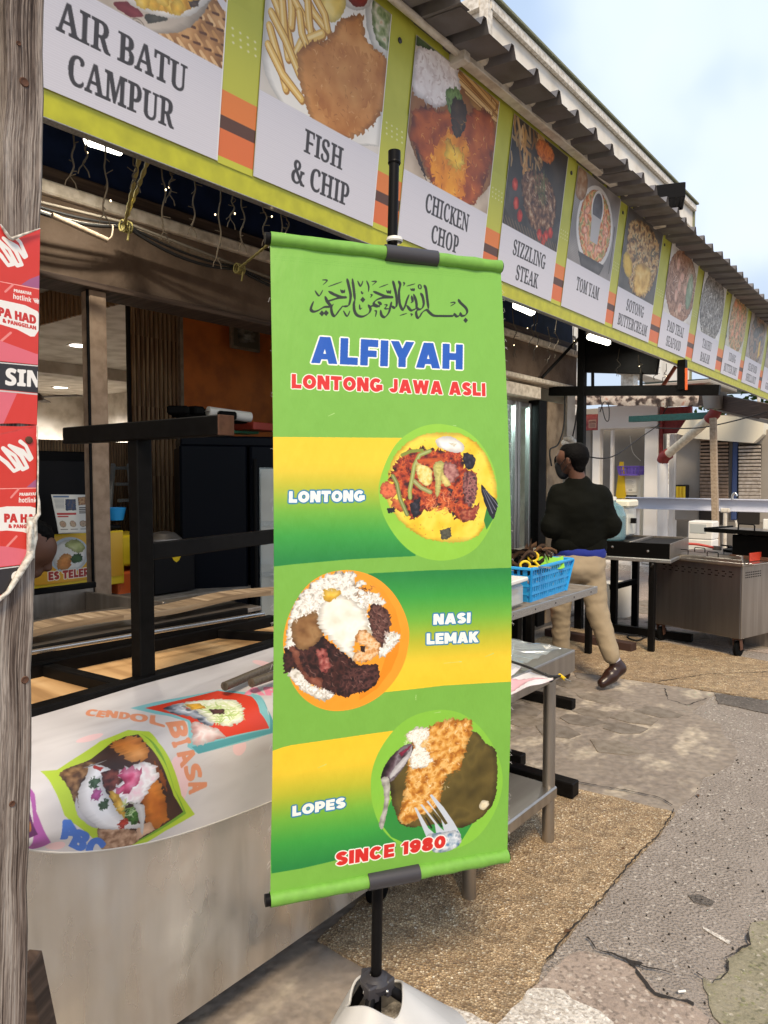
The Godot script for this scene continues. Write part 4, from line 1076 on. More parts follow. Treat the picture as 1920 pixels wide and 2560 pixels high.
	ec.food(ec.ell(136, 76, 20, 16), [hx("23401e"), hx("3f6a2c")], 14, 3)
	ec.heavy("ES TELER", Vector2(44, 112), Vector2(134, 0), Vector2(0, 26), hx("f3ead6"), 3.2); ec.heavy("ES TELER", Vector2(44, 112), Vector2(134, 0), Vector2(0, 26), hx("a52a22"), 0.3)
	var es := thing("dessert_sign", "yellow dessert sign reading ES TELER with fruit bowl picture", "sign", Vector3(-3.55, 0.86, -1.905))
	part("board", B(Vector3(-0.02, 0.2, 0), Vector3(0.03, 0.29, 0.50)), mats.yellow_plastic, es)
	var eq := MB.new(); eq.quad(Vector3(0.0, 0.335, 0.24), Vector3(0.0, 0.335, -0.24), Vector3(0.0, 0.10, -0.24), Vector3(0.0, 0.10, 0.24)); part("sign_print", eq, print_mat("dessert_print", ec.done(), 0.4), es)
	var oc := thing("stacked_crates", "stack of red and yellow plastic crates behind yellow dessert sign", "crates", Vector3(-3.72, 0.6, -2.22))
	for i in 3: part("crate", B(Vector3(0, 0.09 + i * 0.2, -0.02 * i), Vector3(0.3, 0.17, 0.22), 0, 0.012), [mats.red_plastic, mats.orange_plastic, mats.yellow_plastic][i], oc)
	one("blue_bowl", bowl_mb(Vector3(-3.700, 1.253, -2.198), 0.055, 0.07), mats.blue_plastic, "pale blue plastic bowl by the shopfront pillar", "bowl")
	one("green_cup", bowl_mb(Vector3(-3.400, 1.004, -2.231), 0.035, 0.07), mats.green_plastic, "green plastic cup standing behind the black stall post", "cup")
	one("yellow_tub", bowl_mb(Vector3(-3.400, 0.996, -2.347), 0.06, 0.07), mats.yellow_plastic, "yellow plastic tub beside the green cup", "tub")
	var dome := MB.new(); dome.lathe(Vector3(-3.420, 1.137, -2.317), [[0.10, 0.0], [0.095, 0.02], [0.06, 0.05], [0.02, 0.06], [0.0, 0.062]], 20)
	one("pan_lid", dome, mats.steel_dull, "dull domed pan lid seen behind the black rail", "lid")
	var bc := thing("back_counter", "dark back counter holding cups and pot behind the stall", "counter", Vector3(-3.6, 0, -2.45))
	part("top", B(Vector3(0.05, 0.84, 0), Vector3(0.6, 0.03, 0.8)), mats.slate, bc)
	part("body", B(Vector3(0, 0.41, 0), Vector3(0.5, 0.82, 0.76)), mats.black_plastic, bc)
	part("pot_stand", B(Vector3(-3.450, 1.118, -2.337) - Vector3(-3.6, 0, -2.45) - Vector3(0, 0.13, 0), Vector3(0.2, 0.25, 0.26)), mats.black_plastic, bc)
	part("shelf", B(Vector3(-0.12, 1.22, 0.42), Vector3(0.2, 0.02, 0.3)), mats.black_plastic, bc)
	var ch := thing("step_ladder", "small grey folding step ladder between pillar and stall post", "ladder", Vector3.ZERO)
	for u in [[Vector3(-4.100, 1.574, -2.424), Vector3(-4.000, 1.236, -2.329)], [Vector3(-4.100, 1.575, -2.531), Vector3(-4.000, 1.228, -2.484)]]: part("rail", bar_mb(u[0], u[1], 0.025, 0.025), mats.alu, ch)
	for k in 3: part("tread", bar_mb(Vector3(-4.100, 1.549, -2.418) + Vector3(0.03 * k, -0.1 * k, 0), Vector3(-4.100, 1.550, -2.536) + Vector3(0.03 * k, -0.1 * k, 0), 0.03, 0.02), mats.alu, ch)
	# glass display case by the food-court end, lit inside
	var gc := thing("display_case", "lit glass display case with aluminium frame beside black column", "display case", Vector3(-3.3, 0.1, -5.85))
	part("back", B(Vector3(-0.5, 1.05, 0), Vector3(0.03, 2.1, 0.98)), mats.grey_wall, gc)
	part("floor", B(Vector3(-0.25, 0.05, 0), Vector3(0.5, 0.1, 0.98)), mats.alu, gc)
	part("top", B(Vector3(-0.25, 2.08, 0), Vector3(0.5, 0.05, 0.98)), mats.alu, gc)
	for z in [-0.48, -0.26, -0.20, 0.48]: part("frame", B(Vector3(0.0, 1.05, z), Vector3(0.05, 2.1, 0.04)), mats.alu, gc)
	part("pane", B(Vector3(0.0, 1.05, 0.14), Vector3(0.006, 2.0, 0.64)), mats.glass, gc)
	part("light_strip", B(Vector3(-0.2, 2.035, 0.1), Vector3(0.06, 0.02, 0.7)), mats.case_glow, gc)
	for y in [0.62, 1.02, 1.15]: part("shelf", B(Vector3(-0.25, y, 0.1), Vector3(0.42, 0.015, 0.7)), mats.alu, gc)
	for i in 12: part("hanging_rod", B(Vector3(-0.2 - (i % 2) * 0.15, 1.62, 0.42 - i * 0.055), Vector3(0.012, 0.78, 0.012)), mats.cable_grey, gc)
	part("red_box", B(Vector3(-0.25, 0.86, 0.2), Vector3(0.3, 0.42, 0.3)), mats.red_plastic, gc)
	part("yellow_box", B(Vector3(-0.2, 0.76, 0.38), Vector3(0.28, 0.26, 0.18)), mats.yellow_plastic, gc)
	part("orange_tray", B(Vector3(-0.16, 0.55, 0.15), Vector3(0.26, 0.06, 0.5)), mats.orange_plastic, gc)
	part("orange_tray", B(Vector3(-0.16, 0.34, 0.12), Vector3(0.26, 0.08, 0.5)), mats.orange_plastic, gc)
	var om := OmniLight3D.new(); om.name = "case_light"; om.position = gc.position + Vector3(-0.2, 2.0, 0.1); om.light_energy = 0.25; om.light_size = 0.06; om.light_color = Color(0.85, 1, 0.98); om.omni_range = 20; om.omni_attenuation = 2; om.shadow_enabled = true; add_child(om)

func bowl_mb(at: Vector3, r: float, h: float) -> MB:
	var m := MB.new(); m.lathe(at, [[0.0, 0.0], [r * 0.7, 0.0], [r, h], [r * 0.94, h], [r * 0.64, 0.006], [0.0, 0.006]], 18); return m

func basket(called: String, at: Vector3, s: Vector3, turn: float, m: Material, label: String, nx := 10, rows := 4) -> Node3D:   # slotted plastic basket that flares upward
	var b := thing(called, label, "basket", at, turn)
	var fl := 1.18
	var fm := MB.new(); fm.box(Vector3(0, 0.004, 0), Vector3(s.x, 0.008, s.z)); part("floor", fm, m, b)
	var rim := MB.new()
	for e in [[Vector3(-s.x, 0, s.z), Vector3(s.x, 0, s.z)], [Vector3(-s.x, 0, -s.z), Vector3(s.x, 0, -s.z)], [Vector3(-s.x, 0, -s.z), Vector3(-s.x, 0, s.z)], [Vector3(s.x, 0, -s.z), Vector3(s.x, 0, s.z)]]:
		rim.bar(e[0] * 0.5 * fl + Vector3(0, s.y, 0), e[1] * 0.5 * fl + Vector3(0, s.y, 0), 0.022, 0.016, 0.004)
	part("rim", rim, m, b)
	for side in 4:
		var w := MB.new()
		var L: float = s.x if side % 2 == 0 else s.z
		var D: float = s.z if side % 2 == 0 else s.x
		var P := func(t: float, y: float) -> Vector3:
			var k := lerpf(1.0, fl, y)
			return Vector3((t - 0.5) * L * k, y * s.y, D * 0.5 * k).rotated(Vector3.UP, side * PI / 2)
		var n := nx if side % 2 == 0 else nx * 2
		for i in n + 1: w.bar(P.call(float(i) / n, 0.0), P.call(float(i) / n, 1.0), L / n * (0.45 if i % 4 else 0.8), 0.004, 0.0, P.call(0.5, 0.5).normalized() * Vector3(1, 0, 1))
		for j in rows + 1: w.bar(P.call(0, float(j) / rows), P.call(1, float(j) / rows), s.y * (0.09 if j > 0 else 0.2), 0.0045, 0.0, P.call(0.5, 0.5).normalized() * Vector3(1, 0, 1))
		part("side", w, m, b)
	return b


# ---------- the lime menu sign ----------
func sign_pt(u: float, v: float) -> Vector3: return Vector3(lerpf(-1.885, -2.0, v), lerpf(3.412, 2.487, v), -u)

func dish_canvas(k: int, lines: Array) -> ImageTexture:
	var w := 300; var h := 384
	var lab := 0.655
	var c := Cv.new(w, h, hx("c9c6cc"))
	c.rng.seed = 100 + k
	var Y := h * lab
	var area := vv([0, 0, w, 0, w, Y, 0, Y])
	match k:
		0:
			c.food(area, [hx("5d3d22"), hx("8a6038"), hx("b98a58"), hx("d3ab78")], 26, 0)
			for j in 14:
				for i in 18:
					c.stroke([Vector2(i * 18 + (j % 2) * 9, 10 + j * 18), Vector2(i * 18 + 10 + (j % 2) * 9, 18 + j * 18)], [5, 6], [hx("c79a66"), hx("d8b282"), hx("b98a54")][(i * 3 + j) % 3]); c.stroke([Vector2(i * 18 + (j % 2) * 9 - 3, 21 + j * 18), Vector2(i * 18 + 7 + (j % 2) * 9, 19 + j * 18)], [3, 4], hx("5d3a22"))
			c.food(vv([89, 247, 115, 255, 133, 265, 158, 265, 177, 260, 224, 236, 254, 205, 271, 171, 276, 140]), [hx("8f8274"), hx("b3a698"), hx("cbbfb2")], 50, 1)
			c.food(vv([135, 242, 157, 233, 174, 239, 157, 249, 139, 248]), [hx("7d2c34"), hx("a04a50")], 18, 1); c.food(vv([177, 236, 199, 224, 209, 227, 186, 243, 179, 244]), [hx("4d4a42"), hx("6f6a60")], 14, 1)
			for q in 3: c.stroke(Array(c.ell([168, 257][0], [168, 257][1], 3.0 + q * 3.5, 3.0 + q * 3.5, 0, 14)), range(14).map(func(_i): return 1.6), hx("7d7266"))
			c.food(vv([144, 223, 152, 233, 169, 234, 202, 227, 236, 209, 260, 183, 270, 156]), [hx("e0d8cf"), hx("f2ece5")], 50, 1)
			c.food(vv([156, 216, 166, 226, 182, 225, 209, 216, 236, 200, 253, 180, 259, 162]), [hx("9a5a22"), hx("d6922e"), hx("efb84a"), hx("7c4a28")], 22, 2)
			for b in [[185, 217, 12, 304], [208, 207, 5, 307], [228, 194, 5, 307], [198, 204, 5, 307], [172, 221, 5, 307], [222, 204, 5, 307]]: c.food(c.ell(b[0], b[1], 12, 9, b[0]), [hx("dfa030"), hx("f3c850"), hx("f6d884")], 14, 1)
			c.food(vv([238, 188, 256, 175, 253, 186, 241, 194]), [hx("4a3a30"), hx("7a6454")], 8, 1)
			c.stroke(Array(vv([281, 156, 296, 165])), [9, 13], hx("d6d0d4"))
		1:
			c.food(area, [hx("b9b0a6"), hx("d3ccc4"), hx("dcd6cf")], 70, 0)
			c.food(vv([-11, 104, 2, 206, 37, 248, 92, 277, 178, 274, 276, 242, 383, 192, 340, -71]), [hx("d6d1ca"), hx("e6e2dc"), hx("ece8e2")], 70, 1)
			c.food(vv([228, 24, 239, -13, 341, -63, 358, 42, 279, 80, 243, 64]), [hx("d5d2cc"), hx("e6e3de")], 30, 1); c.food(vv([243, 13, 257, -22, 341, -63, 356, 30, 284, 66, 256, 50]), [hx("3f5a2e"), hx("8a9a68"), hx("d8d6c0"), hx("c78a5a")], 14, 2)
			c.food(vv([171, 36, 180, 12, 232, -13, 240, 10, 214, 33, 184, 43]), [hx("d8d2cc"), hx("e8e2dc")], 20, 1); c.food(vv([182, 30, 191, 7, 226, -10, 230, 13, 207, 31]), [hx("7a2a20"), hx("a33c2c")], 14, 1)
			c.food(vv([112, 64, 125, 36, 169, 22, 176, 48, 159, 76, 137, 86, 119, 79]), [hx("dcb848"), hx("ecd27a"), hx("f2e2a8")], 24, 1)
			var fries := [[10, 100, 52, 146, 67, 180], [30, 83, 44, 146, 56, 182], [49, 74, 57, 112, 58, 132], [61, 92, 96, 115, 137, 138], [74, 68, 104, 90, 139, 103], [84, 57, 95, 105, 103, 127], [95, 58, 130, 81, 140, 101], [129, 112, 83, 146, 68, 178], [13, 153, 36, 192, 56, 230], [13, 181, 48, 212, 92, 232], [15, 132, 48, 158, 84, 197], [73, 104, 82, 133, 94, 145]]
			for f in fries:
				var q := Array(vv(f)); c.stroke(q, [17, 18, 16], hx("a8742c")); c.stroke(q.map(func(p): return p + Vector2(-1.5, -1)), [13, 13.5, 12], hx("e2b862")); c.stroke(q.map(func(p): return p + Vector2(-3, -1.5)), [5, 5, 4], hx("f2d696"))
			var bird := vv([78, 189, 78, 161, 106, 135, 139, 114, 158, 83, 186, 55, 223, 36, 230, 66, 257, 77, 294, 78, 315, 109, 316, 144, 285, 192, 250, 230, 200, 256, 140, 262, 112, 250, 91, 220])
			c.food(bird, [hx("8f5524"), hx("b3712f"), hx("c98a48"), hx("d69c5c")], 44, 4)
			c.food(vv([120, 156, 175, 113, 259, 96, 278, 145, 219, 210, 138, 227]), [hx("a8662a"), hx("c08040"), hx("d09654")], 30, 9, 1.0, Vector2.ONE)
			c.shreds(bird, 130, 9, 1.6, [hx("8f5422"), hx("e0b070"), hx("a8682e"), hx("e8c08a")])
		2:
			c.food(area, [hx("8c7866"), hx("c0ae9a"), hx("d8cab8")], 50, 0)
			c.food(c.ell(150, 110, 170, 150), [hx("a8733f"), hx("8e5c32"), hx("6d4424")], 60, 1)
			c.food(vv([140, -4, 266, -41, 305, 7, 283, 88, 203, 54]), [hx("9a6a34"), hx("c0904e")], 30, 2)
			for i in 14: 
				var fp := vv([149, -3, 278, 19])
				var o := Vector2((i % 5) * 15 - 20, (i * 37) % 60 - 20)
				c.stroke([fp[0] + o, fp[0].lerp(fp[1], 0.5) + o * 0.8, fp[1] + o * 0.7], [13, 13, 11], hx("8a5a28")); c.stroke([fp[0] + o + Vector2(-2, -1), fp[1] + o * 0.7 + Vector2(-2, -1)], [8, 8], [hx("d3a868"), hx("c09050"), hx("dcb880")][i % 3])
			c.food(vv([-4, 44, 19, 8, 66, -19, 123, -10, 152, 33, 136, 63, 79, 105, 34, 106, 5, 105]), [hx("c4b4b0"), hx("e8dedc"), hx("f2ecea")], 16, 4)
			c.shreds(vv([-4, 44, 19, 8, 66, -19, 123, -10, 152, 33, 136, 63, 79, 105, 34, 106]), 120, 11, 3.5, [hx("fbf6f4"), hx("c0aca8"), hx("efe4e2")])
			c.food(vv([-9, 12, 36, -18, 89, -21, 69, -3, 13, 15]), [hx("35482a"), hx("5a6f42")], 12, 2)
			c.food(vv([105, 62, 140, 38, 163, 52, 157, 87, 126, 100]), [hx("3f5a2c"), hx("7f9a5a"), hx("26361c")], 14, 3)
			c.food(vv([6, 165, 17, 131, 58, 111, 110, 99, 165, 84, 245, 37, 293, 64, 293, 125, 270, 210, 225, 265, 201, 280, 149, 273, 102, 264, 68, 224, 19, 196]), [hx("5d2410"), hx("93400f"), hx("b5581a"), hx("c8702c")], 36, 6)
			c.food(vv([103, 151, 147, 125, 196, 130, 208, 175, 195, 249, 148, 269, 100, 250, 81, 205]), [hx("b9600c"), hx("e08a14"), hx("f2a824")], 30, 9)
			c.food(vv([121, 153, 169, 150, 194, 170, 169, 198, 132, 187]), [hx("f0a41c"), hx("fbc83a"), hx("fde070")], 22, 6)
			c.food(vv([128, 66, 173, 57, 184, 96, 157, 135, 132, 107]), [hx("382820"), hx("5c4836")], 20, 4)
			c.food(vv([28, 202, 53, 220, 73, 250, 47, 231]), [hx("2c1a14"), hx("54382a")], 14, 3)
			c.shreds(vv([5, 148, 282, 37, 288, 204, 201, 280, 90, 263]), 150, 13, 1.8, [hx("f2b04a"), hx("6a240c"), hx("f5d08a"), hx("8a3410")])
		3:
			c.food(area, [hx("1f1b1a"), hx("37302c"), hx("51463d")], 60, 0)
			c.shreds(vv([0, 0, 170, 0, 150, 110, 0, 120]), 46, 60, 11, [hx("c8924a"), hx("ddb070"), hx("a87034"), hx("e7c48c")], 1.0, 0.6)
			c.food(c.ell(170, 30, 50, 24), [hx("a8481e"), hx("d57a34"), hx("7a2c14")], 12, 3)
			c.food(c.ell(170, 200, 190, 60, 0.1), [hx("231f1e"), hx("3d3835"), hx("565050")], 40, 0)
			c.food(vv([70, 120, 150, 86, 230, 100, 270, 150, 240, 214, 150, 226, 90, 180]), [hx("2c1a12"), hx("5d3a26"), hx("8a6244"), hx("c0a58a")], 13, 4, 1.4)
			c.shreds(vv([80, 120, 230, 100, 250, 170, 120, 190]), 60, 22, 2.0, [hx("d8ccbb"), hx("3a2418")], 0.4, 0.3)
			c.shreds(vv([130, 90, 200, 90, 200, 150, 140, 150]), 30, 40, 3, [hx("3a5224"), hx("56743a")], 1.1, 0.5)
			for p in [[40, 150], [56, 190], [80, 214], [190, 232], [226, 226], [250, 212], [214, 240]]: c.food(c.ell(p[0], p[1], 14, 15), [hx("7e150c"), hx("c4301c"), hx("e8705a")], 14, 1)
			for i in 20: c.stroke([Vector2(i * 16, 250), Vector2(i * 16 - 20, 232)], [3, 3], hx("6d5a46"))
		4:
			c.food(area, [hx("6f6a68"), hx("8c8684"), hx("a8a2a0")], 60, 0)
			for i in 60: c.stroke([Vector2(0, i * 4.4), Vector2(70, i * 4.4)], [1, 1], hx("7c766e"))
			c.food(c.ell(150, 128, 122, 116), [hx("c9c4c0"), hx("e3dfdb")], 40, 0)
			c.food(c.ell(150, 126, 108, 102), [hx("a84a20"), hx("d07a3c"), hx("e6b486"), hx("8f9a58"), hx("c0582c")], 16, 2, 1.5)
			for i in 14: c.food(c.ell(150 + cos(i * 2.4) * 70, 126 + sin(i * 2.4) * 66, 22, 11, i), [hx("c86a44"), hx("eea884"), hx("f4d0b8")], 10, 1)
			c.poly(c.ell(150, 74, 40, 52), hx("e2dedb")); c.food(c.ell(150, 74, 33, 44), [hx("4d4a50"), hx("77747a")], 30, 0)
			c.poly(vv([118, 96, 182, 96, 176, 170, 126, 170]), hx("bdb8b6"))
			c.food(c.ell(30, 40, 40, 44), [hx("8a5a38"), hx("c8b29a")], 14, 1)
			c.food(vv([60, 216, 240, 216, 214, 252, 90, 252]), [hx("4a4646"), hx("6c6867")], 30, 1)
			c.stroke([Vector2(280, 90), Vector2(284, 160), Vector2(280, 230)], [4, 4, 4], hx("3a302c"))
		5:
			c.food(area, [hx("3a3836"), hx("57534f"), hx("6f6a64")], 60, 0)
			c.food(vv([20, 60, 80, 20, 200, 16, 284, 60, 288, 150, 220, 236, 120, 246, 40, 180]), [hx("3c2a1a"), hx("7d5a34"), hx("b48a52"), hx("d8bc8a"), hx("3a3a26")], 15, 5, 1.5)
			c.shreds(vv([30, 60, 270, 50, 260, 170, 60, 180]), 70, 36, 9, [hx("c79a5a"), hx("8a6034"), hx("e0c490"), hx("4a4430")])
			c.food(vv([120, 150, 230, 140, 240, 210, 150, 250, 110, 210]), [hx("b98430"), hx("e0b45a"), hx("f0d48c")], 22, 5)
			c.food(c.ell(50, 172, 44, 30, 0.7), [hx("d0a42c"), hx("ecc85a")], 18, 2)
		6:
			c.food(area, [hx("b5aea6"), hx("d8d3cc"), hx("e8e4de")], 40, 0)
			c.food(c.ell(150, 130, 160, 132), [hx("5a3a26"), hx("8a5c40"), hx("b58c70"), hx("7a4a30")], 14, 3, 1.4)
			c.shreds(c.ell(150, 130, 150, 120), 120, 60, 5, [hx("c9a58a"), hx("a5785a"), hx("e0c8b4"), hx("6a402a")])
			for i in 7: c.food(c.ell(90 + (i * 53) % 140, 60 + (i * 37) % 150, 20, 26, i), [hx("c88a6c"), hx("f0cdb8")], 12, 1)
			c.food(c.ell(240, 130, 34, 70), [hx("6f8a62"), hx("a3b596")], 20, 2)
			c.shreds(vv([190, 30, 290, 40, 280, 130, 200, 110]), 40, 50, 3, [hx("e6e6da"), hx("cfd3c0")], 1.3, 0.5)
		7:
			c.food(area, [hx("cfccc8"), hx("e6e4e0")], 40, 0)
			c.food(c.ell(150, 130, 148, 150), [hx("2e2a26"), hx("6d665e"), hx("a59d92"), hx("4a443c")], 16, 4, 1.4)
			c.shreds(c.ell(150, 130, 140, 140), 330, 26, 4.5, [hx("e8e4dc"), hx("f6f4f0"), hx("8a8278"), hx("3a342e")])
		8:
			c.food(area, [hx("b7b1a0"), hx("cdc8b6"), hx("8f9a72")], 40, 0)
			c.food(c.ell(160, 130, 140, 140, 0.3), [hx("8c5a34"), hx("c08a54"), hx("d9ae7c"), hx("6c7040"), hx("b4683a")], 18, 4, 1.4)
			for i in 8: c.food(c.ell(80 + (i * 61) % 170, 50 + (i * 43) % 170, 30, 18, i * 0.8), [hx("c4683a"), hx("e8a070"), hx("f0c8a0")], 14, 2)
			c.shreds(c.ell(160, 130, 120, 120), 60, 30, 4, [hx("e8d09a"), hx("7a8a48"), hx("c07c48")])
			c.poly(vv([0, 200, 16, 210, 0, 226]), hx("4a4a48"))
		9:
			c.food(area, [hx("8a8078"), hx("a89c90"), hx("c5b8aa")], 50, 0)
			c.food(c.ell(150, 140, 130, 130), [hx("4a4238"), hx("7a6a58"), hx("a58a70"), hx("8c5038")], 18, 4, 1.4)
			for i in 6: c.food(c.ell(80 + (i * 67) % 150, 60 + (i * 41) % 150, 26, 34, i), [hx("4d4c48"), hx("7d7a74")], 14, 2)
			c.food(vv([190, 150, 220, 130, 236, 210, 200, 236]), [hx("d3a52c"), hx("f0cc58")], 14, 2)
		10:
			c.food(area, [hx("7a6e60"), hx("a89a88"), hx("c8bca8")], 40, 0)
			c.food(c.ell(150, 120, 140, 130), [hx("5a4228"), hx("a07040"), hx("c8a070"), hx("4a6a38")], 18, 4, 1.5)
			c.food(c.ell(200, 60, 50, 60), [hx("dcd8d0"), hx("3f5a3c")], 20, 2)
	# caption plate: fluted sheet shows as pale hairlines
	c.rect(0, Y, w, h - Y, hx("d3d0d8"))
	for i in 48: c.rect(0, Y + i * 2.8, w, 0.9, hx("c2bfc8"))
	c.rect(0, 0, w, 1.5, hx("9a948a")); c.rect(0, 0, 1.5, h, hx("bdb9b0")); c.rect(w - 2, 0, 2, h, hx("e4e1e0"))
	var n := lines.size()
	for i in n:
		var tw: float = minf(w * 0.86, lines[i].length() * (24.0 if lines[i].length() < 7 else 22.0))
		var y0 := Y + 22 + i * 56 if n > 1 else Y + 34
		c.boxed(lines[i], F_SERIF, (w - tw) / 2 + 4, y0, tw, 38, hx("3b3739"), 0.4)
	return c.done()

func menu_sign():
	var s := thing("menu_sign", "long lime food court menu sign with captioned dish panels", "sign", Vector3.ZERO)
	var lime := noise_tex(81, 0.02, ["b0b13c", "b9ba44", "c2c24c"], [], 256, 3)
	var lm := mt("lime_sheet", Color.WHITE, 0.45, 0, lime, 1.0)
	var lb := mt("lime_band", hx("c9c72c"), 0.45, 0, fine_tint(), 1.0)
	var bg := MB.new()
	bg.grid(func(u, v): return sign_pt(lerpf(-0.6, 10.72, u), lerpf(-0.02, 0.93, v)), 20, 3)
	part("backing_sheet", bg, lm, s)
	var bd := MB.new(); bd.grid(func(u, v): return sign_pt(lerpf(-0.6, 10.72, u), lerpf(0.93, 1.0, v)), 20, 1); part("lower_band", bd, lb, s)
	var bk := MB.new(); bk.grid(func(u, v): return sign_pt(lerpf(10.72, -0.6, u), v) + Vector3(-0.03, 0, 0), 20, 1); part("back_sheet", bk, mats.dark_backing, s)
	var rail := MB.new(); rail.bar(sign_pt(-0.6, 1.0) + Vector3(-0.017, 0, 0), sign_pt(10.72, 1.0) + Vector3(-0.017, 0, 0), 0.034, 0.006); part("bottom_rail", rail, mats.alu, s)
	var caps := [["AIR BATU", "CAMPUR"], ["FISH", "& CHIP"], ["CHICKEN", "CHOP"], ["SIZZLING", "STEAK"], ["TOM YAM"], ["SOTONG", "BUTTERCREAM"], ["PAD THAI", "SEAFOOD"], ["TAUHU", "BAKAR"], ["UDANG", "BUTTER DRY"], ["SEAFOOD", "SHELLOUT"], ["NASI", "GORENG"]]
	var x0 := [0.86, 1.73, 2.56, 3.42, 4.22, 5.06, 6.03, 6.98, 7.98, 8.87, 9.85]
	var x1 := [1.575, 2.39, 3.27, 4.08, 4.92, 5.81, 6.78, 7.76, 8.70, 9.70, 10.7]
	var st := Cv.new(48, 220, hx("b9ba44"))
	for j in 3:
		for i in 4: st.poly(st.ell(9 + i * 10 + j * 1.0, 34 + j * 9, 1.7, 1.7, 0, 10), hx("dcdcae"))
	st.rect(0, 120, 48, 34, hx("d97b3a")); st.rect(0, 154, 48, 18, hx("5a3a2c")); st.rect(0, 172, 48, 38, hx("d9703a"))
	st.rect(0, 210, 48, 10, hx("c3c23c"))
	var sm := print_mat("stripe_print", st.done(), 0.45)
	for k in 11:
		var m := MB.new()
		var e := Vector3(0.006, 0.0008, 0)
		m.quad(sign_pt(x0[k], 0.03) + e, sign_pt(x1[k], 0.03) + e, sign_pt(x1[k], 0.925) + e, sign_pt(x0[k], 0.925) + e)
		var dm := print_mat("dish_print_%d" % k, dish_canvas(k, caps[k]), 0.42)
		var p := part("dish_panel", m, dm, s)
		p.set_meta("label", "menu panel captioned %s" % " ".join(caps[k]))
		if k < 10:
			var g := MB.new(); var f := Vector3(0.003, 0.0004, 0)
			g.quad(sign_pt(x1[k], 0.38) + f, sign_pt(x0[k + 1], 0.38) + f, sign_pt(x0[k + 1], 0.928) + f, sign_pt(x1[k], 0.928) + f)
			part("stripe_print", g, sm, s)
		if k % 2 == 1 or k == 4:
			var bm := MB.new(); bm.lathe(sign_pt(x1[k] + 0.07, 0.10), [[0.012, 0.0], [0.012, 0.004], [0.0, 0.007]], 12, Vector3.RIGHT); part("bolt", bm, mats.grey_plastic, s)
	# tube battens along the sign's top
	for d in [[0.2, 2.24], [2.86, 4.80], [5.62, 7.05], [7.15, 9.3], [10.2, 10.7]]:
		var t := thing("tube_batten", "", "light fitting", Vector3.ZERO, 0, "unlit tube battens along the sign top")
		t.set_meta("label", ["unlit white tube batten above the first two dish panels", "unlit tube batten above the sizzling steak panel", "unlit tube batten above the sotong buttercream panel", "unlit tube batten above tauhu bakar panel", "farthest unlit tube batten near the frame edge"][[0.2, 2.86, 5.62, 7.15, 10.2].find(d[0])])
		var a := sign_pt(d[0], 0.01) + Vector3(0.045, 0.03, 0); var b := sign_pt(d[1], 0.01) + Vector3(0.045, 0.03, 0)
		part("backplate", bar_mb(a - Vector3(0.0, 0.028, 0), b - Vector3(0.0, 0.028, 0), 0.055, 0.035), mats.pvc_white, t)
		var tm := MB.new(); tm.cyl(a + Vector3(0.035, 0.012, 0), b + Vector3(0.035, 0.012, 0), 0.028, -1, 12); part("tube", tm, mats.pvc_white, t)
		for e in [a + Vector3(0.035, 0.012, -0.02), b + Vector3(0.035, 0.012, 0.02)]:
			var cm := MB.new(); cm.cyl(e - Vector3(0, 0, 0.03), e + Vector3(0, 0, 0.03), 0.031, -1, 12); part("end_cap", cm, mats.pvc_white, t)
	var cd := thing("conduit", "thin ivory conduit running along the top edge of the sign", "conduit", Vector3.ZERO)
	for d in [[2.24, 2.86], [4.80, 5.62], [9.3, 10.2]]:
		var m := MB.new(); m.cyl(sign_pt(d[0], 0.0) + Vector3(0.04, 0.0, 0), sign_pt(d[1], 0.0) + Vector3(0.04, 0.0, 0), 0.017, -1, 12); part("run", m, mats.pvc_white, cd)
	for z in [2.84, 5.60, 10.18]: part("clip", B(sign_pt(z, 0.015) + Vector3(0.04, 0.0, 0), Vector3(0.09, 0.06, 0.05)), mats.pvc_white, cd)
	var tray := thing("plastic_tray", "black slotted plastic tray lying on the corrugated roof", "tray", Vector3(-1.950, 3.666, -5.821), 0.35)
	for e in [[Vector3(-0.2, 0, 0.14), Vector3(0.2, 0, 0.14)], [Vector3(-0.2, 0, -0.14), Vector3(0.2, 0, -0.14)], [Vector3(-0.2, 0, -0.14), Vector3(-0.2, 0, 0.14)], [Vector3(0.2, 0, -0.14), Vector3(0.2, 0, 0.14)]]:
		part("side", bar_mb(e[0], e[1], 0.012, 0.11), mats.black_plastic, tray)
	for i in 9: part("slat", bar_mb(Vector3(-0.19 + i * 0.047, -0.04, -0.14), Vector3(-0.19 + i * 0.047, -0.04, 0.14), 0.02, 0.008), mats.black_plastic, tray)

func fine_tint() -> NoiseTexture2D: return noise_tex(82, 0.05, ["dcdcdc", "ffffff"], [], 256, 3)


# ---------- drinks stall with the printed cloth ----------
func cloth_pt(u: float, v: float) -> Vector3:
	var z := -0.45 - 1.55 * u
	var a := -z
	var P := [Vector2(-1.73 - 0.1 * a, 0.893), Vector2(-1.60, 0.872), Vector2(-1.50, 0.845), Vector2(-1.462, 0.76), Vector2(-1.475, 0.585 + 0.155 * exp(-(a - 0.66) / 0.25))]
	var K := [0.0, 0.45, 0.62, 0.8, 1.0]
	var i := 0
	while i < 3 and K[i + 1] < minf(v, 0.999): i += 1
	var q: Vector2 = P[i].cubic_interpolate(P[i + 1], P[i - 1] if i > 0 else P[0] * 2 - P[1], P[i + 2] if i < 3 else P[4] * 2 - P[3], (v - K[i]) / (K[i + 1] - K[i]))
	var rip := 0.004 * sin(u * 31.0 + v * 6.0) * smoothstep(0.1, 0.5, v) + 0.003 * sin(u * 17.0 - v * 11.0)
	return Vector3(q.x + rip, q.y + rip * 0.6, z)

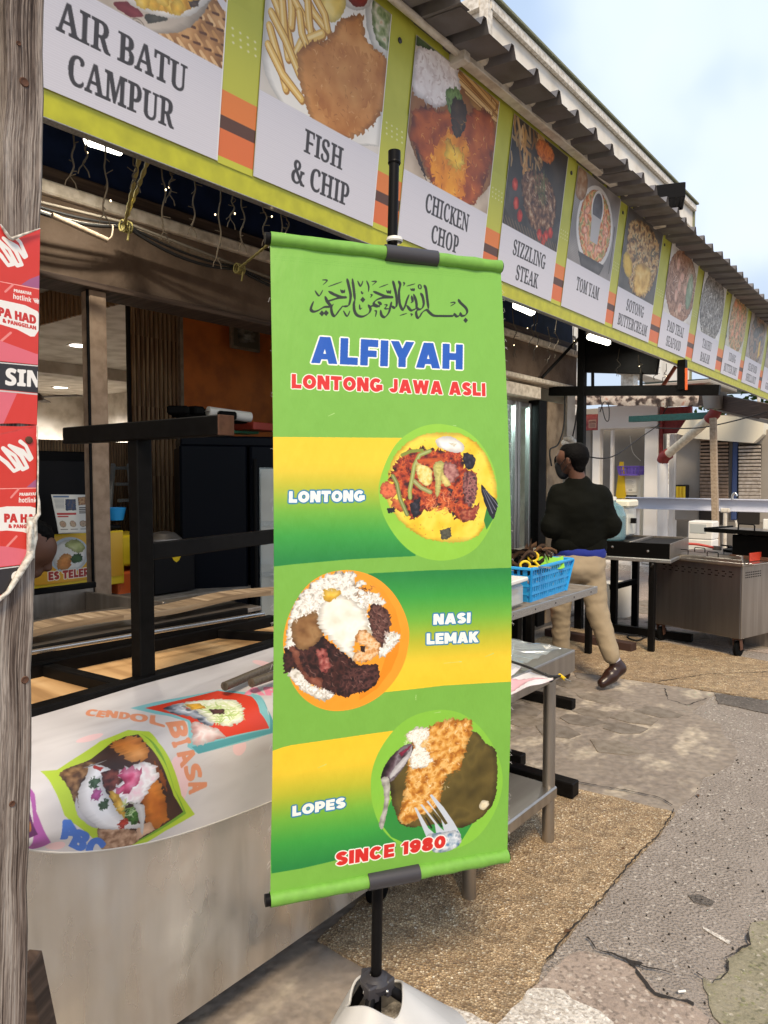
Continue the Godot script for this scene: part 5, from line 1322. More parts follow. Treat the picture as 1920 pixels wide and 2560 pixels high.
func cloth_canvas() -> ImageTexture:
	var c := Cv.new(1024, 420, hx("c2bcbc"))
	c.food(vv([0, 0, 1024, 0, 1024, 420, 0, 420]), [hx("b2abab"), hx("c2bdbd"), hx("cac5c5"), hx("bdb8b8")], 60, 0, 1.0, Vector2(0.5, 1.6))
	for i in 60:
		var p := Vector2(c.rng.randf_range(0, 1024), c.rng.randf_range(0, 420))
		c.shreds(c.ell(p.x, p.y, 30, 5), 5, 26, 1.0, [hx("c4bcba"), hx("bcb3b0")], 0.0, 0.3)
	for e in [[284, 175, 306, 172], [742, 67, 738, 93], [382, 331, 401, 371], [503, 319, 511, 328], [180, 395, 190, 379]]:
		c.poly(c.ell(e[0], e[1], maxf(14, absf(e[2] - e[0])), maxf(14, absf(e[3] - e[1]))), hx("e0bcbc") if e[0] != 0 else hx("c8b8d0"))
	# picture one: teal frame, iced bowl on red
	c.poly(vv([395, 93, 445, 99, 568, 131, 609, 206, 584, 270, 588, 316, 514, 313, 424, 302, 407, 281, 435, 217, 410, 161]), hx("79b3b9"))
	c.poly(vv([415, 284, 576, 306, 603, 213, 589, 254, 588, 316, 424, 302]), hx("4f959d"))
	c.fade(vv([413, 113, 562, 133, 592, 202, 568, 261, 574, 304, 420, 280, 442, 214, 426, 166]), [hx("c93a22"), hx("d8482c"), hx("c7392a")], Vector2(700, 100), Vector2(900, 240))
	c.food(vv([420, 280, 441, 222, 461, 249, 482, 286, 453, 287]), [hx("c98a82"), hx("e6dcda"), hx("c96a5e")], 30, 3)
	c.food(vv([438, 139, 481, 139, 469, 174, 479, 200, 474, 250, 457, 244, 452, 206, 435, 184]), [hx("3a4254"), hx("8f97a6"), hx("dfe2e8"), hx("2b3040")], 22, 2, 1.5)
	c.food(vv([478, 143, 517, 156, 554, 193, 547, 229, 526, 264, 497, 268, 472, 243, 474, 191]), [hx("c9d0a4"), hx("eeeee0"), hx("dbe0bc"), hx("f6f4ee")], 14, 4)
	c.shreds(vv([495, 189, 544, 201, 539, 240, 506, 265, 480, 241]), 60, 34, 3, [hx("a8c26a"), hx("8aa850"), hx("d8e0b0")])
	c.food(vv([478, 149, 503, 167, 497, 194, 472, 190]), [hx("d9992a"), hx("f0c04a")], 10, 2); c.food(vv([498, 201, 517, 213, 505, 230, 488, 218]), [hx("3a2220"), hx("6d4440")], 9, 2)
	c.stroke([Vector2(c.W, 0)], [0.1], hx("ffffff"))
	# picture two: lime frame, shaved ice in a white bowl
	c.poly(vv([180, 227, 201, 237, 234, 221, 291, 197, 341, 192, 363, 212, 361, 251, 366, 279, 372, 309, 378, 336, 384, 361, 412, 397, 356, 408, 287, 431, 254, 430, 235, 394, 191, 318, 183, 270]), hx("a8c038"))
	c.poly(vv([349, 209, 351, 269, 360, 305, 368, 344, 389, 386, 280, 415, 287, 431, 264, 429, 253, 430, 395, 391, 369, 345, 361, 305]), hx("6f9a30"))
	var pic := vv([202, 245, 228, 241, 255, 236, 300, 210, 327, 205, 345, 210, 341, 240, 349, 283, 359, 329, 368, 356, 389, 387, 339, 402, 298, 415, 256, 428, 241, 373, 209, 312, 205, 282])
	c.food(pic, [hx("1f1512"), hx("3a2620"), hx("5a3524")], 60, 0)
	c.food(vv([297, 214, 337, 208, 341, 240, 336, 266, 317, 277, 299, 261]), [hx("b5642a"), hx("d98a3f"), hx("e8a868")], 34, 4)
	c.food(vv([317, 319, 339, 316, 356, 379, 364, 392, 326, 396, 305, 351]), [hx("9a4c1c"), hx("d07a2c"), hx("e89a48")], 34, 4)
	c.food(vv([340, 283, 354, 321, 355, 345, 339, 313]), [hx("7a3c18"), hx("b8632a")], 24, 2)
	c.food(vv([202, 245, 253, 241, 253, 263, 225, 275, 210, 310, 205, 282]), [hx("4a3020"), hx("7a5838"), hx("9a7650")], 9, 1, 1.6)
	c.food(vv([238, 372, 260, 375, 303, 398, 304, 415, 256, 428]), [hx("7a5844"), hx("a8846a"), hx("c8a68c")], 8, 1, 1.6)
	c.food(vv([301, 386, 326, 387, 336, 401, 303, 411]), [hx("d8a888"), hx("e8c4a8")], 30, 1)
	c.food(vv([250, 249, 272, 272, 255, 282, 257, 313, 277, 362, 314, 391, 278, 386, 238, 368, 215, 324, 216, 290, 234, 270]), [hx("d8d2d2"), hx("eae6e6"), hx("f4f1f1")], 50, 1)
	c.food(vv([212, 294, 215, 324, 238, 366, 227, 359, 208, 321]), [hx("c8c4c8"), hx("e0dce0")], 30, 1)
	c.food(vv([258, 273, 282, 277, 282, 299, 268, 315, 256, 301]), [hx("3a1a16"), hx("6d342c"), hx("8f4a3c")], 9, 2, 1.5)
	c.food(vv([281, 280, 316, 281, 340, 294, 342, 317, 325, 328, 305, 348, 282, 342, 265, 313, 282, 299]), [hx("e8dad8"), hx("f6f0ee"), hx("ecd8d8"), hx("f0c8d0")], 12, 4, 1.5)
	c.food(vv([283, 284, 304, 282, 314, 303, 305, 318, 278, 322, 268, 315, 282, 299]), [hx("c23560"), hx("e0648a"), hx("f0a0b8")], 14, 6, 1.5)
	c.food(vv([258, 310, 268, 315, 279, 347, 281, 367, 268, 349]), [hx("b98428"), hx("e8b84a"), hx("f4d484")], 9, 2)
	c.food(vv([281, 351, 297, 354, 304, 381, 289, 379, 281, 367]), [hx("1f3a1a"), hx("4a7a34"), hx("20241c")], 8, 3, 1.5)
	c.shreds(vv([277, 336, 294, 344, 300, 371, 282, 361]), 18, 16, 2, [hx("a8c878"), hx("dfe8c8")])
	c.food(vv([294, 347, 311, 354, 314, 375, 313, 404, 308, 394, 303, 372]), [hx("dcd8d8"), hx("efecec")], 30, 1)
	for e in [[[242, 285], "2f4a2c"], [[241, 306], "b0488a"], [[249, 327], "2f4a2c"], [[277, 376], "b82c20"]]:
		c.food(c.ell(e[0][0], e[0][1], 7, 9, 0.5), [hx(e[1]), hx(e[1]).lightened(0.2)], 9, 3)
	c.food(vv([252, 250, 263, 265, 257, 269, 250, 260]), [hx("b82c28"), hx("d8584c")], 9, 1)
	# purple picture at the near end
	c.poly(vv([151, 246, 156, 271, 153, 296, 160, 327, 172, 376, 140, 434]), hx("a0559a")); c.poly(vv([141, 264, 144, 292, 147, 314, 152, 333, 136, 334]), hx("5a2a58")); c.food(vv([136, 299, 143, 307, 144, 321, 137, 324]), [hx("a8622c"), hx("d89a58")], 14, 1)
	# lettering
	var L := func(s: String, a: Array, col: Color, g := 1.5):
		c.text(s, F_SANS, Vector2(a[0], a[1]), Vector2(a[2] - a[0], a[3] - a[1]), Vector2(a[4] - a[0], a[5] - a[1]), col, g)
	L.call("CE", [342, 41, 358, 76, 323, 65], hx("d28a68")); L.call("ND", [362, 73, 381, 116, 344, 100], hx("d28a68")); L.call("OL", [381, 118, 410, 177, 362, 154], hx("d28a68"))
	L.call("B", [432, 211, 416, 259, 402, 203], hx("d28a68")); L.call("I", [416, 263, 416, 274, 383, 262], hx("d28a68"))
	L.call("A", [415, 282, 418, 310, 385, 287], hx("d28a68")); L.call("S", [421, 318, 426, 343, 392, 317], hx("d28a68")); L.call("A", [433, 350, 434, 367, 399, 346], hx("d28a68"))
	L.call("A", [180, 322, 207, 336, 187, 371], hx("4a72c0"), 2.5); L.call("BC", [209, 358, 252, 406, 201, 400], hx("4a72c0"), 2.5)
	L.call("AP", [611, 165, 665, 197, 589, 191], hx("e088a0"), 2.0)
	return c.done()

func drinks_stall():
	# counter
	var k := thing("drinks_counter", "long dented stainless steel counter front below the printed cloth", "counter", Vector3(-1.52, 0, -0.9))
	var fp := MB.new()
	fp.grid(func(u, v): return Vector3(0.01 + 0.006 * sin(u * 9.0 + 1.0) * sin(v * 3.0), lerpf(0.845, 0.115, v), lerpf(1.3, -1.03, u)), 50, 14, 0.012)
	part("front_panel", fp, mats.counter_steel if mats.has("counter_steel") else counter_steel(), k)
	part("end_panel", B(Vector3(-0.25, 0.48, -1.035), Vector3(0.52, 0.73, 0.012)), mats.steel_dull, k)
	part("top", B(Vector3(-0.2, 0.838, 0.13), Vector3(0.42, 0.02, 2.34)), mats.steel_dull, k)
	part("kick_rail", B(Vector3(-0.25, 0.12, -1.02), Vector3(0.5, 0.03, 0.03)), mats.black_steel, k)
	for p in [Vector3(-0.04, 0, -1.0), Vector3(-0.45, 0, -1.0)]:
		var w := part("caster", caster_mb(p, 0.05), mats.rubber, k)
		part("fork", B(p + Vector3(0, 0.095, 0), Vector3(0.05, 0.03, 0.05)), mats.steel_dull, w)
	# cloth
	var cl := MB.new(); cl.grid(cloth_pt, 120, 46, 0.0)
	var cm := print_mat("cloth_print", cloth_canvas(), 0.5)
	var ct := thing("printed_cloth", "white vinyl banner of iced desserts draped over the counter edge", "banner cloth", Vector3.ZERO)
	part("draped_face", cl, cm, ct)
	var hem := MB.new(); var hp := []
	for i in 61: hp.append(cloth_pt(i / 60.0, 1.0) + Vector3(-0.004, 0, 0))
	hem.tube(hp, 0.005, 6); part("hem", hem, mats.cloth_back, ct)
	# its loose end on the steel table
	var tl := MB.new()
	var A := Vector3(-1.490, 0.815, -2.404); var Bq := Vector3(-1.104, 0.790, -2.310); var C2 := Vector3(-1.170, 0.785, -1.890)
	tl.grid(func(u, v): return A.lerp(C2, v).lerp(Bq, u) + Vector3(0.004, 0.012 * sin(v * PI) * (1 - u), 0) + Vector3(0, 0.004 * sin(u * 14 + v * 5), 0), 20, 8, 0.002)
	var tc := Cv.new(160, 120, hx("ddd8d8"))
	tc.food(vv([0, 0, 160, 0, 160, 120, 0, 120]), [hx("d2cccd"), hx("e2dede")], 40, 0)
	tc.food(vv([0, 66, 110, 74, 150, 70, 60, 120, 0, 120]), [hx("dba0a8"), hx("e6b6bc")], 30, 2)
	tc.shreds(vv([0, 0, 160, 0, 160, 110, 0, 110]), 26, 60, 0.9, [hx("b3abb0"), hx("a8a0a8")])
	part("loose_end", tl, print_mat("cloth_end_print", tc.done(), 0.5), ct)
	for d in [[Vector3(-1.613, 0.905, -1.283), Vector3(-1.704, 0.905, -1.653)], [Vector3(-1.579, 0.905, -1.352), Vector3(-1.604, 0.905, -1.590)]]:
		var m := MB.new(); m.cyl(d[0], d[1], 0.013, -1, 12); m.cyl(d[0] + (d[1] - d[0]) * 0.002, d[0], 0.0135, 0.010, 12)
		one("grey_pipe", m, mats.pvc_grey, "stained grey pipe on the cloth, longer of the pair" if d[0].z > Vector3(-1.591, 0.905, -1.321).z else "stained grey pipe with blue end on the cloth", "pipe", "loose pipes lying on the printed cloth")
	# black frame with plywood deck
	var f := thing("stall_frame", "black box section stall frame with plywood deck above the cloth", "frame", Vector3.ZERO)
	part("front_rail", bar_mb(Vector3(-1.80, 0.885, -0.35), Vector3(-1.945, 0.885, -2.1), 0.05, 0.05), mats.black_steel, f)
	part("rear_rail", bar_mb(Vector3(-2.30, 0.87, -0.4), Vector3(-2.31, 0.87, -2.1), 0.04, 0.06), mats.black_steel, f)
	part("cross_member", bar_mb(Vector3(-1.88, 0.872, -1.15), Vector3(-2.29, 0.872, -1.11), 0.04, 0.04), mats.black_steel, f)
	part("cross_member", bar_mb(Vector3(-1.93, 0.872, -1.95), Vector3(-2.29, 0.872, -1.80), 0.03, 0.04), mats.black_steel, f)
	part("cross_member", bar_mb(Vector3(-1.84, 0.872, -0.86), Vector3(-2.29, 0.872, -0.80), 0.04, 0.04), mats.black_steel, f)
	part("deck", B(Vector3(-2.06, 0.848, -1.2), Vector3(0.46, 0.018, 1.8)), mats.plywood, f)
	part("post", bar_mb(Vector3(-1.885, 0.9, -1.2), Vector3(-1.885, 1.61, -1.2), 0.05, 0.05), mats.black_steel, f)
	part("post", bar_mb(Vector3(-2.02, 0.9, -1.925), Vector3(-2.02, 1.72, -1.925), 0.05, 0.05), mats.black_steel, f)
	part("middle_rail", bar_mb(Vector3(-1.885, 1.275, -1.22), Vector3(-2.02, 1.275, -1.90), 0.035, 0.05), mats.black_steel, f)
	var tb := part("top_bar", bar_mb(Vector3(-1.48, 1.63, -1.19), Vector3(-2.27, 1.63, -1.19), 0.05, 0.052), mats.black_steel, f)
	part("rusty_end", B(Vector3(-1.478, 1.63, -1.19), Vector3(0.006, 0.052, 0.05)), mats.rust, tb)
	# prep bench behind: bright edge strip, plank, sink
	var p := thing("prep_bench", "dark prep bench with bright aluminium edge strip behind plywood deck", "bench", Vector3.ZERO)
	part("fascia", bar_mb(Vector3(-2.34, 0.90, -0.5), Vector3(-2.30, 0.91, -1.95), 0.02, 0.09), mats.black_steel, p)
	part("edge_strip", bar_mb(Vector3(-2.315, 0.948, -0.5), Vector3(-2.175, 0.948, -1.93), 0.025, 0.012), mats.steel_bright, p)
	part("top", B(Vector3(-2.55, 0.935, -1.2), Vector3(0.46, 0.02, 1.7)), mats.steel_dull, p)
	part("leg", B(Vector3(-2.7, 0.46, -1.9), Vector3(0.05, 0.92, 0.05)), mats.black_steel, p)
	part("leg", B(Vector3(-2.4, 0.46, -1.9), Vector3(0.05, 0.92, 0.05)), mats.black_steel, p)
	var pk := MB.new()
	for i in 24:
		var a := Vector3(-2.42 - 0.0 * i, 0.985 + 0.008 * sin(i * 0.7), -0.45 - i * 0.075)
		pk.bar(a, Vector3(-2.42, 0.985 + 0.008 * sin((i + 1) * 0.7), -0.45 - (i + 1) * 0.075), 0.11, 0.022, 0.0)
	one("warped_plank", pk, mats.plank, "warped grey timber plank lying along the prep bench", "plank")
	var sk := thing("steel_sink", "deep stainless sink trough with dark rim behind the plank", "sink", Vector3(-2.86, 0.9, -1.2))
	part("back_wall", B(Vector3(-0.16, 0.0, 0.1), Vector3(0.015, 0.22, 1.15)), mats.steel_dull, sk)
	part("end_wall", B(Vector3(0.1, 0.0, -0.47), Vector3(0.5, 0.18, 0.015), 0.12), mats.steel_dull, sk)
	part("bottom", B(Vector3(0.1, -0.09, 0.1), Vector3(0.5, 0.015, 1.15)), mats.steel_dull, sk)
	part("rim", B(Vector3(-0.16, 0.115, 0.1), Vector3(0.03, 0.025, 1.17)), mats.black_steel, sk)

func counter_steel() -> StandardMaterial3D:   # streaked, stained sheet
	var m := mt("counter_steel", Color.WHITE, 0.3, 0.92, streak_tex(14, ["c9c5be", "d6d2cb", "dcd8d2", "e2dfd9"], 2.0, 14.0), 0.6, bump_tex(15, 0.01, 5.0, 512, 3), 0.3)
	m.roughness_texture = streak_tex(18, ["3a3a3a", "565656", "7a7a7a", "a0a0a0"], 4.0, 10.0); m.roughness = 0.8
	return m

func caster_mb(p: Vector3, r: float) -> MB:
	var m := MB.new()
	m.lathe(p + Vector3(-0.018, r, 0), [[0.0, 0.0], [r * 0.6, 0.0], [r, 0.006], [r, 0.03], [r * 0.6, 0.036], [0.0, 0.036]], 18, Vector3.RIGHT)
	return m

# ---------- steel furniture in the lane ----------
func steel_furniture():
	var t := thing("steel_table", "stainless steel table with round tube legs and lower shelf", "table", Vector3(-1.3, 0, -2.4))
	part("top", B(Vector3(-0.21, 0.795, 0.0), Vector3(0.62, 0.012, 0.64)), mats.steel, t)
	part("apron", B(Vector3(0.095, 0.755, 0.0), Vector3(0.012, 0.085, 0.64)), mats.steel, t)
	part("apron", B(Vector3(-0.21, 0.755, -0.315), Vector3(0.60, 0.085, 0.012)), mats.steel, t)
	part("shelf", B(Vector3(-0.2, 0.215, 0.0), Vector3(0.5, 0.05, 0.56), 0, 0.006), mats.steel, t)
	for q in [Vector3(0.02, 0, -0.26), Vector3(-0.02, 0, 0.28), Vector3(-0.45, 0, -0.26), Vector3(-0.45, 0, 0.28)]:
		var m := MB.new(); m.cyl(q, q + Vector3(0, 0.75, 0), 0.025, -1, 20); part("leg", m, mats.steel, t)
	var w := MB.new()
	w.grid(func(u, v): 
		var r := Vector2(u - 0.62, v - 0.5)
		return Vector3(-1.78 + u * 0.54, 0.806 + 0.010 * absf(sin(atan2(r.y, r.x) * 7.0)) * clampf(r.length() * 2.2, 0.2, 1.0), -2.68 + v * 0.42), 60, 40)
	one("plastic_wrap", w, mats.clear_plastic, "clear plastic wrap stretched in creases over the steel table", "plastic wrap")
	var cr := MB.new()
	for i in 7:
		var a := Vector3(-1.271, 0.815, -2.606)
		cr.tube([a, a + Vector3(rng.randf_range(-0.03, 0.03), rng.randf_range(0.002, 0.012), rng.randf_range(-0.05, 0.02))], 0.0012, 4)
	one("knotted_wrap", cr, mats.white_plastic, "twisted scrap of clear wrap knotted on the steel table", "plastic scrap")
	var rp := thing("tie_cord", "black tie cord with yellow plastic end at the cloth corner", "cord", Vector3.ZERO)
	var cm := MB.new(); cm.tube(smooth([Vector3(-1.311, 0.820, -2.340), Vector3(-1.198, 0.815, -2.312), Vector3(-1.112, 0.800, -2.303), Vector3(-1.095, 0.790, -2.362)]), 0.0045, 6); part("cord", cm, mats.cable_black, rp)
	cm = MB.new(); cm.tube(smooth([Vector3(-1.135, 0.800, -2.324), Vector3(-1.109, 0.780, -2.306), Vector3(-1.099, 0.790, -2.333), Vector3(-1.095, 0.790, -2.362)]), 0.0035, 6); part("knot", cm, mats.cable_black, rp)
	cm = MB.new(); cm.cyl(Vector3(-1.103, 0.790, -2.369), Vector3(-1.076, 0.785, -2.355), 0.007, 0.006, 8); part("plug", cm, mats.yellow_plastic, rp)
	cm = MB.new(); cm.cyl(Vector3(-1.076, 0.785, -2.355), Vector3(-1.052, 0.780, -2.352), 0.003, 0.002, 6); part("pin", cm, mats.alu, rp)
	# long low table with aluminium edge
	var l := thing("long_table", "long grey table with riveted aluminium edge carrying the blue basket", "table", Vector3(-2.1, 0, -3.8))
	part("top", B(Vector3(0, 0.785, 0), Vector3(0.58, 0.02, 1.20)), mats.slate_light, l)
	var ed := part("edge", B(Vector3(0.296, 0.775, 0), Vector3(0.012, 0.045, 1.20)), mats.alu, l)
	part("edge", B(Vector3(0, 0.775, 0.606), Vector3(0.60, 0.045, 0.012)), mats.alu, l)
	part("edge", B(Vector3(0, 0.775, -0.606), Vector3(0.60, 0.045, 0.012)), mats.alu, l)
	for i in 5:
		var rv := MB.new(); rv.lathe(Vector3(0.303, 0.775, 0.5 - i * 0.25), [[0.006, 0.0], [0.005, 0.002], [0.0, 0.003]], 8, Vector3.RIGHT); part("rivet", rv, mats.grey_plastic, ed)
	for q in [Vector3(0.22, 0, 0.52), Vector3(-0.22, 0, 0.52), Vector3(-0.22, 0, -0.5)]: part("leg", B(q + Vector3(0, 0.385, 0), Vector3(0.06, 0.77, 0.06)), mats.black_steel, l)
	part("foot_bar", B(Vector3(0.05, 0.04, 0.52), Vector3(0.66, 0.06, 0.06)), mats.black_steel, l)
	part("foot_bar", B(Vector3(-0.05, 0.04, -0.5), Vector3(0.5, 0.06, 0.06)), mats.black_steel, l)
	var bt := thing("low_stand", "black steel low stand under the tables with two foot bars", "stand", Vector3(-1.75, 0, -3.1))
	part("foot_bar", B(Vector3(0.02, 0.05, 0.0), Vector3(0.75, 0.07, 0.07)), mats.black_steel, bt)
	part("foot_bar", B(Vector3(-0.05, 0.05, 0.42), Vector3(0.55, 0.07, 0.07)), mats.black_steel, bt)
	part("upright", B(Vector3(-0.12, 0.35, 0.0), Vector3(0.06, 0.6, 0.06)), mats.black_steel, bt)
	var bs := basket("blue_basket", Vector3(-2.03, 0.797, -3.87), Vector3(0.30, 0.19, 0.52), 0.06, mats.blue_plastic, "bright blue slotted plastic basket heaped with dry leaves and scissors", 9, 4)
	var lm := MB.new(); var lm2 := MB.new()
	for i in 60:
		var c := Vector3(-2.03 + rng.randf_range(-0.10, 0.10), 0.94 + rng.randf() * 0.10, -3.85 + rng.randf_range(-0.17, 0.17))
		var d := Vector3(rng.randfn(), rng.randfn() * 0.5, rng.randfn()).normalized() * rng.randf_range(0.05, 0.11)
		var s := d.cross(Vector3.UP).normalized() * rng.randf_range(0.010, 0.024)
		(lm2 if i % 3 == 0 else lm).grid(func(u, v): return c + d * (u - 0.5) * 2.0 + s * (v - 0.5) * 2.0 * sin(PI * clampf(u, 0.04, 0.96)) + Vector3(0, 0.025 * sin(u * 5 + i) + 0.014 * cos(v * 5), 0), 6, 3)
	var lh := thing("leaf_heap", "heap of curled dry brown leaves filling the blue basket", "leaves", Vector3.ZERO)
	part("dark_leaves", lm, mats.dry_leaf, lh).set_meta("kind", "stuff"); part("brown_leaves", lm2, mats.dry_leaf_b, lh).set_meta("kind", "stuff")
	var ls := MB.new()
	ls.grid(func(u, v): return Vector3(-1.945, 1.017, -3.866).lerp(Vector3(-1.873, 1.022, -4.053), u).lerp(Vector3(-1.911, 0.964, -3.825).lerp(Vector3(-1.842, 0.956, -4.010), u), v) + Vector3(0, 0.01 * sin(u * 6), 0), 8, 4, 0.003)
	one("lime_tray", ls, mats.lime_plastic, "lime green plastic tray leaning at the back of the blue basket", "tray")
	var sc := thing("scissors", "yellow handled kitchen scissors lying open across the basket rim", "scissors", Vector3.ZERO)
	for h in [[Vector3(-1.907, 1.038, -3.731), 0.030, 0.9], [Vector3(-1.894, 1.000, -3.610), 0.028, 0.3]]:
		var rm := MB.new(); var ring := []
		for i in 17: ring.append(h[0] + Vector3(cos(TAU * i / 16) * 0.75, sin(TAU * i / 16) * 0.85, -cos(TAU * i / 16) * 0.6) * h[1])
		rm.tube(ring, 0.0075, 8, false); part("finger_ring", rm, mats.yellow_plastic, sc)
	for b in [[Vector3(-1.888, 1.011, -3.719), Vector3(-1.843, 0.988, -3.689)], [Vector3(-1.875, 0.994, -3.625), Vector3(-1.829, 0.996, -3.637)]]: part("shank", bar_mb(b[0], b[1], 0.012, 0.012), mats.yellow_plastic, sc)
	for b in [[Vector3(-1.847, 0.998, -3.648), Vector3(-1.763, 0.990, -3.664)], [Vector3(-1.838, 0.994, -3.655), Vector3(-1.793, 0.989, -3.717)]]: part("blade", bar_mb(b[0], b[1], 0.016, 0.004), mats.steel_bright, sc)
	var tb := thing("lidded_tub", "translucent lidded food tub half filled with dark liquid", "tub", Vector3(-1.93, 0.795, -3.36), 0.1)
	part("body", B(Vector3(0, 0.07, 0), Vector3(0.22, 0.14, 0.24), 0, 0.025), mats.tub_plastic, tb)
	part("contents", B(Vector3(0, 0.04, 0), Vector3(0.19, 0.06, 0.21), 0, 0.02), mats.bottle_white, tb)
	part("dark_liquid", B(Vector3(-0.01, 0.082, 0.0), Vector3(0.185, 0.022, 0.20), 0, 0.008), mats.slate, tb)
	part("lid", B(Vector3(0, 0.15, 0), Vector3(0.25, 0.022, 0.27), 0, 0.01), mats.white_plastic, tb)
	# grey table by the display case
	var g := thing("side_table", "grey topped side table standing before the display case", "table", Vector3(-2.75, 0, -5.3))
	part("top", B(Vector3(0.05, 0.845, 0.1), Vector3(0.75, 0.03, 1.3)), mats.slate_light, g)
	part("edge", B(Vector3(0.43, 0.83, 0.1), Vector3(0.02, 0.05, 1.3)), mats.alu, g)
	for q in [Vector3(0.33, 0.41, 0.6), Vector3(0.33, 0.41, -0.45), Vector3(-0.25, 0.41, -0.45)]: part("leg", B(q, Vector3(0.05, 0.82, 0.05)), mats.black_steel, g)
	part("crate_shelf", B(Vector3(0.05, 0.62, 0.1), Vector3(0.6, 0.2, 1.0)), mats.orange_plastic, g)


# ---------- cooking carts down the lane ----------
func street_kitchen():
	var t := thing("tray_table", "black legged table carrying a wide dark steel warming tray", "table", Vector3(-2.45, 0, -6.55))
	part("top", B(Vector3(0.0, 0.785, 0.0), Vector3(1.05, 0.03, 0.9), 0.10), mats.alu, t)
	for q in [Vector3(-2.604, 0.000, -6.787), Vector3(-2.496, 0.000, -7.063)]:
		var r: Vector3 = q - t.position
		part("leg", B(Vector3(r.x, 0.39, r.z), Vector3(0.06, 0.77, 0.06)), mats.black_steel, t)
	part("leg", B(Vector3(0.42, 0.39, 0.40), Vector3(0.05, 0.77, 0.05)), mats.black_steel, t)
	part("cross_bar", bar_mb(Vector3(-0.18, 0.42, -0.22), Vector3(-0.03, 0.47, -0.48), 0.05, 0.05), mats.black_steel, t)
	part("foot_bar", bar_mb(Vector3(-0.3, 0.05, -0.15), Vector3(0.6, 0.05, -0.15), 0.06, 0.07), mats.black_steel, t)
	part("foot_bar", bar_mb(Vector3(-0.55, 0.04, 0.38), Vector3(0.3, 0.04, 0.48), 0.10, 0.07), mats.brown_timber_foot, t)
	var w := thing("warming_tray", "wide dark stainless warming tray with bolted sides", "tray", Vector3(-2.42, 0.80, -6.55), 0.10)
	part("front", B(Vector3(0, 0.065, 0.40), Vector3(0.95, 0.13, 0.012)), mats.griddle, w)
	part("end", B(Vector3(0.475, 0.065, 0.0), Vector3(0.012, 0.13, 0.80)), mats.steel_dull, w)
	part("end", B(Vector3(-0.475, 0.065, 0.0), Vector3(0.012, 0.13, 0.80)), mats.steel_dull, w)
	part("back", B(Vector3(0, 0.065, -0.40), Vector3(0.95, 0.13, 0.012)), mats.steel_dull, w)
	part("bed", B(Vector3(0, 0.105, 0), Vector3(0.93, 0.012, 0.79)), mats.griddle, w)
	for i in 2: part("divider", B(Vector3(-0.15 + i * 0.3, 0.12, 0), Vector3(0.03, 0.025, 0.78)), mats.steel_dull, w)
	for i in 3:
		var bm := MB.new(); bm.lathe(Vector3(-0.3 + i * 0.3, 0.06 + 0.02 * (i % 2), 0.407), [[0.012, 0.0], [0.01, 0.004], [0.0, 0.006]], 8, Vector3.BACK); part("bolt", bm, mats.steel_bright, w)
	var wb := thing("water_bottle", "large translucent blue water bottle upright behind the man's elbow", "water bottle", Vector3(-2.52, 0.92, -6.42))
	var m := MB.new(); m.lathe(Vector3.ZERO, [[0.0, 0.0], [0.14, 0.0], [0.15, 0.03], [0.15, 0.22], [0.12, 0.30], [0.06, 0.34], [0.06, 0.37], [0.0, 0.37]], 24); part("shell", m, mats.water_plastic, wb)
	m = MB.new(); m.lathe(Vector3.ZERO, [[0.0, 0.01], [0.138, 0.01], [0.138, 0.2], [0.0, 0.2]], 20); part("contents", m, mats.bottle_white, wb)
	m = MB.new(); m.lathe(Vector3(0, 0.36, 0), [[0.062, 0.0], [0.062, 0.03], [0.0, 0.032]], 16); part("cap", m, mats.white_plastic, wb)
	var ds := thing("drink_dispenser", "square cream drink dispenser with black tap behind water bottle", "dispenser", Vector3(-2.56, 0.92, -6.78))
	part("tank", B(Vector3(0, 0.15, 0), Vector3(0.24, 0.28, 0.24), 0, 0.02), mats.tub_plastic, ds)
	part("contents", B(Vector3(0, 0.12, 0), Vector3(0.22, 0.2, 0.22), 0, 0.02), mats.cream_plastic, ds)
	part("lid", B(Vector3(0, 0.32, 0), Vector3(0.27, 0.07, 0.27), 0, 0.015), mats.cream_plastic, ds)
	part("tap", B(Vector3(0.15, 0.16, 0.04), Vector3(0.05, 0.05, 0.03)), mats.black_plastic, ds)
	# hot plate cart
	var c := thing("hotplate_cart", "stainless steel hot plate cart on casters with slotted vents", "cart", Vector3(-1.385, 0, -6.40), -0.29)
	part("front_panel", B(Vector3(-0.41, 0.46, 0.0), Vector3(0.80, 0.60, 0.012)), mats.cart_steel if mats.has("cart_steel") else cart_steel(), c)
	part("end_panel", B(Vector3(-0.006, 0.46, -0.5), Vector3(0.012, 0.60, 1.0)), mats.steel, c)
	part("end_panel", B(Vector3(-0.81, 0.46, -0.5), Vector3(0.012, 0.60, 1.0)), mats.steel, c)
	part("back_panel", B(Vector3(-0.41, 0.46, -1.0), Vector3(0.80, 0.60, 0.012)), mats.steel, c)
	part("base", B(Vector3(-0.41, 0.165, -0.5), Vector3(0.80, 0.02, 1.0)), mats.steel_dull, c)
	part("worktop", B(Vector3(-0.41, 0.775, -0.5), Vector3(0.86, 0.035, 1.06), 0, 0.008), mats.steel, c)
	part("splash_lip", B(Vector3(-0.41, 0.80, 0.02), Vector3(0.84, 0.03, 0.012)), mats.steel, c)
	part("corner_bracket", B(Vector3(-0.03, 0.82, 0.0), Vector3(0.05, 0.06, 0.03)), mats.steel, c)
	part("red_board", B(Vector3(0.0, 0.83, -0.55), Vector3(0.014, 0.07, 0.9)), mats.red_plastic, c)
	part("side_ledge", B(Vector3(0.05, 0.785, -0.5), Vector3(0.08, 0.012, 1.0)), mats.steel_bright, c)
